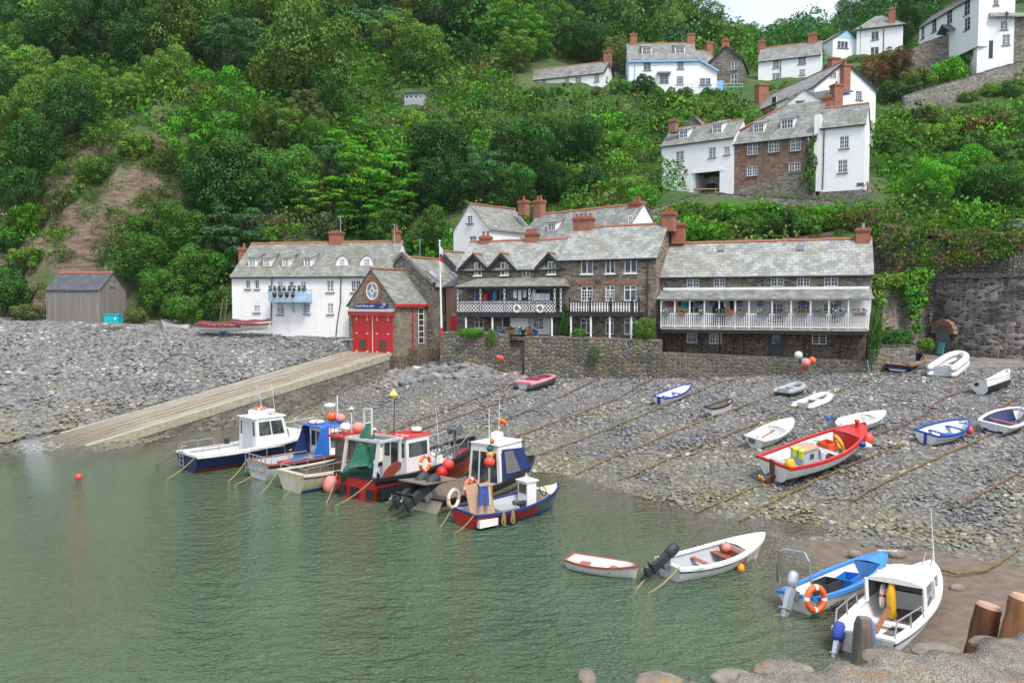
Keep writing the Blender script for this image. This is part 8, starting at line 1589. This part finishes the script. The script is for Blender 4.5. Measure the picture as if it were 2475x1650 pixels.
# ------------------------------------------------------------------ loose stones on the beaches
n=NT('pebble');rv=n("Attribute",_attribute_name='rnd',_attribute_type='INSTANCER').outputs["Fac"];wd=n("Attribute",_attribute_name='weed',_attribute_type='INSTANCER').outputs["Fac"]
c=n.ramp(rv,[(0,(.105,.11,.117)),(.25,(.165,.172,.18)),(.5,(.22,.228,.23)),(.72,(.20,.18,.15)),(.88,(.29,.285,.27)),(.97,(.23,.15,.115)),(1,(.5,.49,.46))]);c=n.mix(wd,c,(.20,.18,.05));c=n.mix(n.ramp(n.noise(n.obj(),2.5,4).outputs[0],[(.4,.0),(.65,.3)]),c,(.06,.06,.06));MAT['pebble']=n.fin(c,.8)
def stones(name,label,pts,scl,rot,rnd,weed):
 me=bpy.data.meshes.new(name);me.from_pydata(pts.tolist(),[],[])
 for nm,ty,d,k in(('scl','FLOAT_VECTOR',scl,'vector'),('rot','FLOAT_VECTOR',rot,'vector'),('rnd','FLOAT',rnd,'value'),('weed','FLOAT',weed,'value')):a=me.attributes.new(nm,ty,'POINT');a.data.foreach_set(k,d.astype(np.float32).ravel())
 o=link(name,me);ng=bpy.data.node_groups.new(name,'GeometryNodeTree');ng.interface.new_socket('Geometry',in_out='INPUT',socket_type='NodeSocketGeometry');ng.interface.new_socket('Geometry',in_out='OUTPUT',socket_type='NodeSocketGeometry')
 N=ng.nodes.new;L=ng.links.new;gi,go=N('NodeGroupInput'),N('NodeGroupOutput');ip=N('GeometryNodeInstanceOnPoints');ico=N('GeometryNodeMeshIcoSphere');ico.inputs['Subdivisions'].default_value=3
 sp=N('GeometryNodeSetPosition');nz=N('ShaderNodeTexNoise');nz.inputs['Scale'].default_value=.9;nz.inputs['Detail'].default_value=1.5;vm=N('ShaderNodeVectorMath');vm.operation='MULTIPLY_ADD';vm.inputs[1].default_value=(.6,.6,.6);vm.inputs[2].default_value=(-.3,-.3,-.3)
 L(nz.outputs[1],vm.inputs[0]);L(ico.outputs[0],sp.inputs[0]);L(vm.outputs[0],sp.inputs['Offset']);sm=N('GeometryNodeSetMaterial');sm.inputs['Material'].default_value=MAT['pebble'];ss=N('GeometryNodeSetShadeSmooth');L(sp.outputs[0],ss.inputs[0]);L(ss.outputs[0],sm.inputs[0]);L(sm.outputs[0],ip.inputs['Instance']);L(gi.outputs[0],ip.inputs['Points'])
 for nm,sk in(('scl','Scale'),('rot','Rotation')):
  q=N('GeometryNodeInputNamedAttribute');q.data_type='FLOAT_VECTOR';q.inputs[0].default_value=nm
  if nm=='rot':e=N('FunctionNodeEulerToRotation');L(q.outputs[0],e.inputs[0]);L(e.outputs[0],ip.inputs[sk])
  else:L(q.outputs[0],ip.inputs[sk])
 L(ip.outputs[0],go.inputs[0]);md=o.modifiers.new('stones','NODES');md.node_group=ng;tag(o,label,None,None,'stuff')
def lay(f,area,nn,smin,smax,keep,seed,weedz,power=3.0):
 g=np.random.default_rng(seed);x,y=g.uniform(*area[0],nn),g.uniform(*area[1],nn);z=f(x,y);s=smin+(smax-smin)*g.random(nn)**power;k=keep(x,y,z,s,g);x,y,z,s=x[k],y[k],z[k],s[k];m=len(x)
 nzv=np.array([mnoise.noise(Vector((a*.25,b*.25,3)))for a,b in zip(x,y)]);weed=np.clip((weedz-z)/weedz*.9+nzv*1.1-.25,0,.8)*g.uniform(.2,1,m)
 return np.stack([x,y,z+s*.12],1),np.stack([s*g.uniform(.8,1.5,m),s*g.uniform(.7,1.1,m),s*g.uniform(.42,.75,m)],1),np.stack([g.normal(0,.25,m),g.normal(0,.25,m),g.uniform(0,6.3,m)],1),np.clip(g.random(m)+nzv*.3,0,1),weed
def rb_keep(x,y,z,s,g):return(z>.02)&(slip_side(x,y)>.1)&(np.abs(x/y)<.68)&(y<np.interp(x,[-12,-8,12,28,60],[72,70.5,62.5,57.5,55.5]))&~((x>9)&(y<36.6-.6*x+g.normal(0,.35,len(x))))&((y>33)|(s>.0))
A1=lay(rbeach_f,((-26,42),(24,72)),105000,.05,.15,rb_keep,21,2.2);A2=lay(rbeach_f,((-11,2),(65,71)),900,.15,.5,lambda x,y,z,s,g:(slip_side(x,y)>.4)&(y<70-.15*x),22,.5,2)
stones('shingle_stones','loose grey stones over the right hand beach',*[np.concatenate(q)for q in zip(A1,A2)])
stones('boulder_stones','rounded grey boulders over the left hand bank',*lay(lbeach_f,((-62,-8),(46,84)),90000,.05,.24,lambda x,y,z,s,g:(z>-.1)&(slip_side(x,y)<-6.2)&(np.abs(x/y)<.67)&(y<np.interp(x,[-60,-24,-22,-16,-10],[81,79,76,74.5,72])),23,2.6,2.6))
for px,py,rr_,lb in((838,1340,.2,'round stone on the sand nearest the quay'),(2168,1342,.3,'big brown stone at the edge of shingle and sand'),(2313,1425,.22,'smooth flat stone beside the cabin boat bow'),(2066,1342,.25,'lone stone on wet sand behind dinghy BD310')):
 q=ground(px,py,rbeach_f)
 if q is not None and px>1800:rock('stone',lb,'stone',q+Vector((0,0,.05)),(rr_,rr_*.8,rr_*.6),px%7,'quay_boulder',.12)
 # ------------------------------------------------------------------ flagpole, ladder, lamps, aerials
fp=P(1067,802,68.2);tp_=P(1062.5,584,68.2);k=MB();k.tube([(0,0,-.45),(0,0,.35)],.1,8);k.tube([(0,0,-2.3),(0,0,-.4)],.03,6);o=thing('flagpole','tall white flagpole on the sea wall beside the station','flagpole',fp);k.build('base',MAT['red_paint'],o);k=MB();d=tp_-fp;k.tube([(0,0,.35),(d.x,d.y,d.z)],[.09,.05],8);k.ball((d.x,d.y,d.z+.05),.09,8);k.build('pole',MAT['white_paint'],o)
flag('limp white flag with red cross and blue on the flagpole',tp_-Vector((0,.08,.4)),.5,2.0,['sign_white','royal_blue','red_paint','sign_white'],-40,[(0,.3),(.3,.4),(.4,.62),(.62,1)])
for x,y0,y1,Y,lb in((823,522,560,79,'aerial above the middle chimney of the white cottage'),(953,541,660,77,'aerial pole at the right end of the white cottage'),(1015,578,640,80,'thin aerial pole behind the station roof'),(2165,8,22,147,'aerial on the hipped house chimney')):
 a,c=P(x,y1,Y),P(x,y0,Y);k=MB();k.tube([(0,0,0),c-a],.03,5);k.bar(c-a+Vector((-.3,0,-.1)),c-a+Vector((.3,0,-.1)),.03);tag(k.build('aerial',MAT['steel'],None,False,a),lb,'aerial')
a,c=P(537,775,82),P(536,722,83);k=MB();d=c-a
for s_ in(-.25,.25):k.bar((s_,0,0),(s_,d.y,d.z),.07)
for i in range(1,9):k.bar((-.25,d.y*i/9,d.z*i/9),(.25,d.y*i/9,d.z*i/9),.05)
tag(k.build('ladder',MAT['old_wood'],None,False,a),'wooden ladder leaning left of the white cottage','ladder')
def lamp(label,p,post=0,arm=None):
 o=thing('street_lamp',label,'street lamp',p);k=MB();k.lathe([(.1,0),(.22,.5)],(0,0,0),6);k.build('lantern',MAT['dark_clear'],o);k=MB();k.lathe([(.27,.5),(.14,.68),(.04,.85)],(0,0,0),6);k.lathe([(.03,-.1),(.11,.0)],(0,0,0),6)
 for i in range(6):a=i*math.pi/3;k.bar((.1*math.cos(a),.1*math.sin(a),0),(.22*math.cos(a),.22*math.sin(a),.5),.025)
 k.build('lantern_frame',MAT['black_paint'],o);k=MB();k.tube([(0,0,-post),(0,0,-.08)]if post else[(0,0,-.08),(0,.02,-.35),(0,.6,-.5)],.045,6);k.build('post' if post else 'bracket',MAT['black_paint'],o)
lamp('black wall lantern on the right end of the brick house',P(1953,352,85.6));lamp('black post lantern beside the archway house',P(1600,392,93.6),4.5);lamp('lantern on a tall post by the hipped house',P(2080,74,143),5.5);lamp('wall lantern on the top right white house',P(2433,42,112.8))
k=MB();a=P(2055,492,83.5);c=P(2097,441,83.8);d=c-a;k.bar((0,0,.1),d,.08);k.bar((.5,0,0),d+Vector((0,0,-.8)),.08);k.bar(d+Vector((0,0,.1)),d+Vector((0,0,-2.2)),.09);k.bar((.2,0,.2),(.2,0,-.6),.09);tag(k.build('handrail',MAT['dark_steel'],None,False,a),'dark metal handrail by the steps of the tall white wing','handrail')
st2=thing('stone_steps','rough stone steps right of the tall white wing','steps',P(2112,500,84.5));k=MB()
for i in range(10):k.box(-1.0,i*.32,-1.5,1.0,i*.32+.34,i*.3+.2)
k.build('treads',MAT['rubble_grey'],st2)
k=MB();a=P(1630,220,128.5);c=P(1795,218,130.5);d=c-a
for z in(.5,1.0):k.tube([(0,0,z),d+Vector((0,0,z))],.04,5)
for i in range(9):k.tube([d*i/8,d*i/8+Vector((0,0,1.05))],.04,5)
tag(k.build('railing',MAT['pale_blue'],None,False,a),'pale blue railing in front of the blue trimmed house','railing')
k=MB();a=P(823,855,72);k.tube([(0,0,-.3),(0,0,1.3),(1.1,.3,1.3)],.04,6);tag(k.build('handrail',MAT['steel'],None,False,a),'bent steel handrail at the head of the slipway','handrail')
k=MB();u=arch_q;cc_=arch_h.o+arch_h.ux*(u[0]+1.8)-arch_h.uy*.5+Vector((0,0,u[1]));k.box(-1.3,-.2,.35,1.5,.2,.45);k.box(-1.2,-.1,-.2,-1.0,.1,.35);k.box(1.2,-.1,-.2,1.4,.1,.35);tag(k.build('bench',MAT['ply_wood'],None,False,cc_),'pale timber bench in front of the archway opening','bench')
# ------------------------------------------------------------------ washing, baskets, planters, pots, floats
paint('cloth_white',(.70,.70,.74),.9,.1);paint('cloth_lilac',(.60,.56,.68),.9,.1);paint('cloth_dark',(.02,.022,.03),.9);paint('denim',(.05,.08,.16),.9);paint('cloth_teal',(.01,.22,.22),.9)
def garment(label,h,x0,y0,x1,y1,m,y,kind='shirt'):
 a,c=h.loc(x0,y0,y),h.loc(x1,y1,y);w_,hh=abs(c[0]-a[0]),abs(a[1]-c[1]);k=MB();n_=6;rr=random.Random(int(x0))
 prof={'shirt':lambda t:(1.0 if t<.3 else .74),'towel':lambda t:1,'trousers':lambda t:.8}[kind]
 for i in range(n_):
  t0,t1=i/n_,(i+1)/n_;s_=lambda t:prof(t)*w_/2;f=lambda u,t,o_:(u,o_+.05*math.sin(u*22+t*3),-hh*t)
  for a0,a1 in([(-1,-.08),(.08,1)]if kind=='trousers' and t0>.35 else[(-1,0),(0,1)]):k.prism([f(s_(t1)*a0,t1,-.015),f(s_(t1)*a1,t1,-.015),f(s_(t1)*a1,t1,.015),f(s_(t1)*a0,t1,.015)],[f(s_(t0)*a0,t0,-.015),f(s_(t0)*a1,t0,-.015),f(s_(t0)*a1,t0,.015),f(s_(t0)*a0,t0,.015)])
 p=h.o+h.ux*((a[0]+c[0])/2)+h.uy*y+Vector((0,0,a[1]));o=k.build('garment',MAT[m],None,False,p);o.rotation_euler=h.root.rotation_euler;tag(o,label,'laundry','washing on the balcony lines')
for x0,y0,x1,y1,m,kd,lb in((1149,704,1162,728,'denim','trousers','dark jeans at the left end of the lattice balcony'),(1168,711,1177,727,'red_paint','towel','red cloth on the lattice balcony line'),(1177.5,710,1190,727,'cloth_dark','towel','black cloth between red and blue ones'),(1190.5,704,1201,726,'bright_blue','shirt','bright blue top on the lattice balcony line'),(1240,699,1251,720,'cloth_white','shirt','white top, left of the white tops on the line'),(1251.5,697,1262,726,'cloth_white','shirt','longest white top in the middle of the white tops'),(1263,699,1274,719,'cloth_lilac','shirt','lilac grey top right of the long white one'),(1286,697,1296,713,'cloth_white','shirt','short white top right of the third post'),(1284,709,1305,728,'cloth_white','towel','large white towel on the lattice balcony'),(1306,709,1317,728,'cloth_lilac','towel','lilac towel next to the large white towel'),(1317.5,709,1329,728,'cloth_lilac','towel','lilac towel nearest the right end of the lattice balcony'),(1349,708,1356,728,'buoy_green','towel','green cloth at the right corner of the lattice balcony')):garment(lb,hl,x0,y0,x1,y1,m,-1.25,kd)
for x0,y0,x1,y1,m,kd,lb in((1614,728,1629,742,'red_paint','towel','red cloth at the left end of the white balcony'),(1639,728,1648,740,'cloth_dark','shirt','black top left of the teal one on the white balcony'),(1651,729,1665,744,'cloth_teal','towel','teal cloth on the white balcony line'),(1690,725,1701,736,'denim','towel','grey blue cloth on the white balcony line'),(1748,727,1758,742,'pale_grey','shirt','grey top left of the doorway post on the white balcony'),(1763,725,1775,747,'cloth_dark','shirt','black coat hung on the white balcony')):garment(lb,hc,x0,y0,x1,y1,m,-1.2,kd)
def flowers(name,label,cat,p,rz,wd,hd,dd,pot,fm,group,seed,hang=0,shape='box'):
 o=thing(name,label,cat,p,(0,0,rz),group);k=MB()
 if shape=='box':k.prism([(-wd*.44,-dd*.4,0),(wd*.44,-dd*.4,0),(wd*.44,dd*.4,0),(-wd*.44,dd*.4,0)],[(-wd/2,-dd/2,hd),(wd/2,-dd/2,hd),(wd/2,dd/2,hd),(-wd/2,dd/2,hd)])
 else:k.lathe([(wd*.3,0),(wd*.5,hd),(wd*.54,hd),(wd*.54,hd*.85)],n=10)
 if hang:k.tube([(0,0,hd),(0,0,hd+hang)],.012,4)
 k.build('pot',MAT[pot],o);v,q,nn,tn_=leaf_cloud([((wd*.3*t,0,hd+.08),(wd*.3,max(dd,.3)*.5,.2))for t in(-1,0,1)],70,.075,seed)
 me=leaf_mesh('leaves',(v,q,nn,tn_));me.materials.append(MAT[fm]);g=np.random.default_rng(seed);me.polygons.foreach_set('material_index',(g.random(len(q))<.28).astype(np.int32));l=link('leaves',me,o);l.color=(.06,.17,.03,1)
paint('petal_red',(.62,.03,.05),.7);paint('petal_pink',(.62,.16,.34),.7);paint('petal_orange',(.8,.2,.02),.7);paint('petal_white',(.75,.75,.72),.7);paint('purple_pot',(.14,.06,.32),.5);paint('planter_grey',(.14,.16,.19),.6)
rzc=hc.root.rotation_euler.z;at=lambda h,px,py,y:(lambda q:h.o+h.ux*q[0]+h.uy*y+Vector((0,0,q[1])))(h.loc(px,py,y))
PN=['first','second','third','fourth','fifth','sixth','seventh','eighth','ninth','tenth','eleventh','twelfth']
for i,(px,wd,pt,fm)in enumerate(((1608,.55,'planter_grey','petal_white'),(1646,.6,'terracotta','petal_red'),(1695,.3,'planter_grey','petal_white'),(1734,.35,'planter_grey','petal_pink'),(1748,.35,'planter_grey','petal_white'),(1763,.6,'bark_orange','petal_orange'),(1791,.6,'planter_grey','petal_red'),(1844,.9,'planter_grey','petal_white'),(1890,.9,'planter_grey','petal_red'),(1936,.9,'planter_grey','petal_red'),(1981,.9,'planter_grey','petal_red'),(2027,.9,'planter_grey','petal_white'),(2077,.9,'planter_grey','petal_red'))):
 flowers('planter_box',f"{PN[i] + ' planter from the left' if i < 12 else 'rightmost planter'} on the white balcony rail",'planter',at(hc,px,763.5,-1.95),rzc,wd,.25,.24,pt,fm,'planters on the white balcony rail',i)
for i,(px,fm)in enumerate(((1614,'petal_red'),(1683,'petal_pink'),(1722,'petal_pink'),(1787,'petal_pink'),(1838,'petal_pink'),(1939,'petal_red'),(2028,'petal_pink'))):
 flowers('hanging_basket',f"{PN[i]} hanging basket from the left under the veranda",'hanging basket',at(hc,px,741,-1.5),rzc,.42,.22,.4,'purple_pot',fm,'hanging baskets under the veranda',40+i,.35,'round')
u0,z0,u1,z1,yb=white_bal;rw=white_cottage.root.rotation_euler.z
for i in range(8):flowers('plant_pot',f"{PN[i]} black pot from the left on top of the blue balcony rail",'plant pot',white_cottage.o+white_cottage.ux*(u0+.2+(u1-u0-.4)*i/7)+white_cottage.uy*(yb-.1)+Vector((0,0,z1-.12)),rw,.25,.2,.25,'black_paint',['petal_white','petal_pink','petal_white'][i%3],'pots on the blue balcony',60+i,0,'round')
for i in range(4):flowers('plant_pot',f"{PN[i]} pot from the left on the front of the blue balcony",'plant pot',white_cottage.o+white_cottage.ux*(u0+.7+(u1-u0-2)*i/3)+white_cottage.uy*(yb-.17)+Vector((0,0,z1-.75)),rw,.34,.24,.3,'black_paint','petal_pink','pots on the blue balcony',70+i,0,'round')
rt_=hl.root.rotation_euler.z
for i,(px,pt,fm)in enumerate(((1201,'crate_blue','petal_white'),(1208,'buoy_green','petal_white'),(1220,'purple_pot','petal_pink'),(1226,'rope_teal','petal_white'),(1232,'terracotta','petal_orange'),(1239,'terracotta','petal_orange'),(1252,'rope_teal','petal_white'),(1264,'black_paint','petal_white'),(1276,'terracotta','petal_red'),(1284,'terracotta','petal_white'),(1295,'royal_blue','petal_white'))):
 flowers('flower_pot',f"{PN[i]} flower pot from the left along the terrace edge",'flower pot',P(px,808,67.9-(px-1200)*.014),rt_,.45,.36,.4,pt,fm,'flower pots along the terrace',80+i,0,'round')
flowers('hanging_basket','hanging basket by the ground floor window of the lattice house','hanging basket',at(hl,1171,780,-.9),rt_,.5,.25,.5,'terracotta','petal_pink',None,95,.4,'round')
rz_=hl.root.rotation_euler.z
for px,lb in((1249,'red and white lifebuoy on the lattice, the left one'),(1305,'red and white lifebuoy on the lattice, the right one')):o=lifebuoy(lb,at(hl,px,746,-1.78),(0,0,rz_),.28,.08,'sign_white','red_paint')
for px,py,Y,r,m,lb in((1930,858,58.6,.3,'buoy_pale','pale green float, highest of the bunch on the plinth wall'),(1938,870,58.5,.28,'buoy_green','dark green float in the bunch on the plinth wall'),(1963,871,58.3,.29,'orange_float','orange float at the right of the bunch on the plinth wall'),(1948,876,58.0,.33,'buoy_pink','coral pink float in front of the bunch on the plinth wall'),(1946,885,58.3,.28,'buoy_red','red float lowest of the bunch on the plinth wall'),(1205,863,66.2,.2,'orange_float','orange float hung left on the cobble sea wall'),(1212,866,66.0,.22,'buoy_red','red float hung on the cobble sea wall'),(1244,903,66.0,.17,'buoy_pink','pale pink float lying at the foot of the stone steps')):ball_buoy('float',lb,P(px,py,Y),r,m,'floats hung on the sea wall')
k=MB();k.tube([(0,0,0),(.1,-.05,-.5),(.4,-.1,-.7),(.9,-.1,-.3)],.03,5);tag(k.build('rope',MAT['rope_teal'],None,False,P(1955,882,58.0)),'teal rope trailing from the bunch of floats','rope');k=MB();k.tube([(0,0,0),(.1,-.1,-.9),(.2,-.3,-1.3),(.8,-.5,-1.35)],.04,5);tag(k.build('rope',MAT['rope_teal'],None,False,P(2096,868,57.9)),'teal rope hanging at the right corner of the plinth wall','rope')
# ------------------------------------------------------------------ people
paint('skin_tone',(.50,.28,.20),.6);paint('hair_dark',(.02,.015,.012),.7);paint('hair_fair',(.55,.45,.30),.7);paint('shirt_pale_blue',(.32,.45,.66),.8)
def skinned(name,V,E,rad,mat,parent):
 me=bpy.data.meshes.new(name);me.from_pydata(V,E,[]);me.materials.append(MAT[mat]);o=link(name,me,parent);md=o.modifiers.new('skin','SKIN');md.use_smooth_shade=True
 for i,r in enumerate(rad):me.skin_vertices[0].data[i].radius=(r,r)
 me.skin_vertices[0].data[0].use_root=True;s_=o.modifiers.new('sub','SUBSURF');s_.levels=s_.render_levels=1;return o
def person(label,p,rot,top,legs,hair,boots='hair_dark',bend=0.0,arm=(0,0)):
 o=thing('person',label,'person',p,rot);kn,an=(.11,-.05-.45*bend,.52+.3*bend),(.11,.02-.3*bend,.09)
 V=[(0,0,.95),(0,0,1.15),(0,0,1.36),(0,0,1.5),(0,-.02,1.6),(0,0,1.7)];rd=[.13,.12,.13,.055,.085,.075];E=[(i,i+1)for i in range(5)]
 V.append((0,-.105,1.6));rd.append(.018);E.append((4,6));sh,lg=[],[]
 for s_ in(-1,1):
  b0=len(V);V+=[(s_*.19,0,1.4),(s_*.25,.02-arm[0],1.12),(s_*.25,-.05-arm[1],.88),(s_*.25,-.07-arm[1],.80)];rd+=[.06,.045,.032,.03];E+=[(2,b0),(b0,b0+1),(b0+1,b0+2),(b0+2,b0+3)];sh.append(b0)
  for j in range(4):V.append((s_*(.25),-.11-arm[1]+.026*j,.71+.012*abs(j-1.5)));rd.append(.0095);E.append((b0+3,len(V)-1))
  V.append((s_*.21,-.12-arm[1],.77));rd.append(.011);E.append((b0+3,len(V)-1));b1_=len(V)
  V+=[(s_*.1,0,.88),(s_*kn[0],kn[1],kn[2]),(s_*an[0],an[1],an[2]),(s_*.12,an[1]-.16,.045)];rd+=[.09,.065,.045,.04];E+=[(0,b1_),(b1_,b1_+1),(b1_+1,b1_+2),(b1_+2,b1_+3)];lg.append(b1_)
 skinned('body',V,E,rd,'skin_tone',o);q=lambda i:V[i]
 skinned('shirt',[q(0),q(1),q(2)]+[q(sh[0]),q(sh[0]+1),q(sh[0]+2),q(sh[1]),q(sh[1]+1),q(sh[1]+2)],[(0,1),(1,2),(2,3),(3,4),(4,5),(2,6),(6,7),(7,8)],[.15,.145,.155,.085,.065,.05,.085,.065,.05],top,o)
 skinned('trousers',[(0,0,.99),q(0)]+[x for l in lg for x in(q(l),q(l+1),q(l+2))],[(0,1),(1,2),(2,3),(3,4),(1,5),(5,6),(6,7)],[.145,.15,.11,.085,.065,.11,.085,.065],legs,o)
 for l in lg:skinned('boot',[(V[l+2][0],V[l+2][1],V[l+2][2]+.2),q(l+2),(V[l+3][0],V[l+3][1]-.04,.05)],[(0,1),(1,2)],[.075,.07,.055],boots,o)
 k=MB();k.ball((0,.02,1.69),.1,12,0,(.95,1.05,.95));k.build('hair',MAT[hair],o,True)
 for s_ in(-.03,.03):k=MB();k.ball((s_,-.088,1.635),.011,6,0,(1,1,1),4);k.build('eye',MAT['hair_dark'],o)
 return o
person('person in dark clothes walking up the path behind the terrace chimneys',P(1568,545,85.5),(0,0,R(60)),'cloth_dark','denim','hair_dark');person('fair haired person in pale blue shirt behind the long path wall',P(2382,213,112.8),(0,0,R(-30)),'shirt_pale_blue','cloth_dark','hair_fair')
person('dark clothed person standing inside the archway',arch_h.o+arch_h.ux*(arch_q[0]+2.3)+arch_h.uy*1.5+Vector((0,0,arch_q[1]-.28)),(0,0,R(40)),'cloth_dark','cloth_dark','hair_dark')
q=on_beach(1836,1173);hd=d9.root.rotation_euler.z;person('person in navy overalls and yellow boots lying under the red boat stern',q+Vector((0,0,.16)),(R(-84),0,hd+R(255)),'cloth_dark','denim','hair_dark','oilskin_yellow',.55,(.1,.2))
# ------------------------------------------------------------------ damp sea air
zt=max((o.matrix_world@Vector(c)).z for o in scene.objects if o.type=='MESH' for c in o.bound_box)+20
hz=MB().box(-520,-75,-12,230,360,zt).build('haze',None or MAT['white_paint']);hz.data.materials.clear()
n=NT('sea_air');pv=n("VolumePrincipled",Color=(.86,.92,1.0),Density=.0001,Anisotropy=.2);n.t.links.new(pv.outputs[0],n.out.inputs[1]);hz.data.materials.append(n.m);tag(hz,'thin pale sea haze',None,None,'stuff')
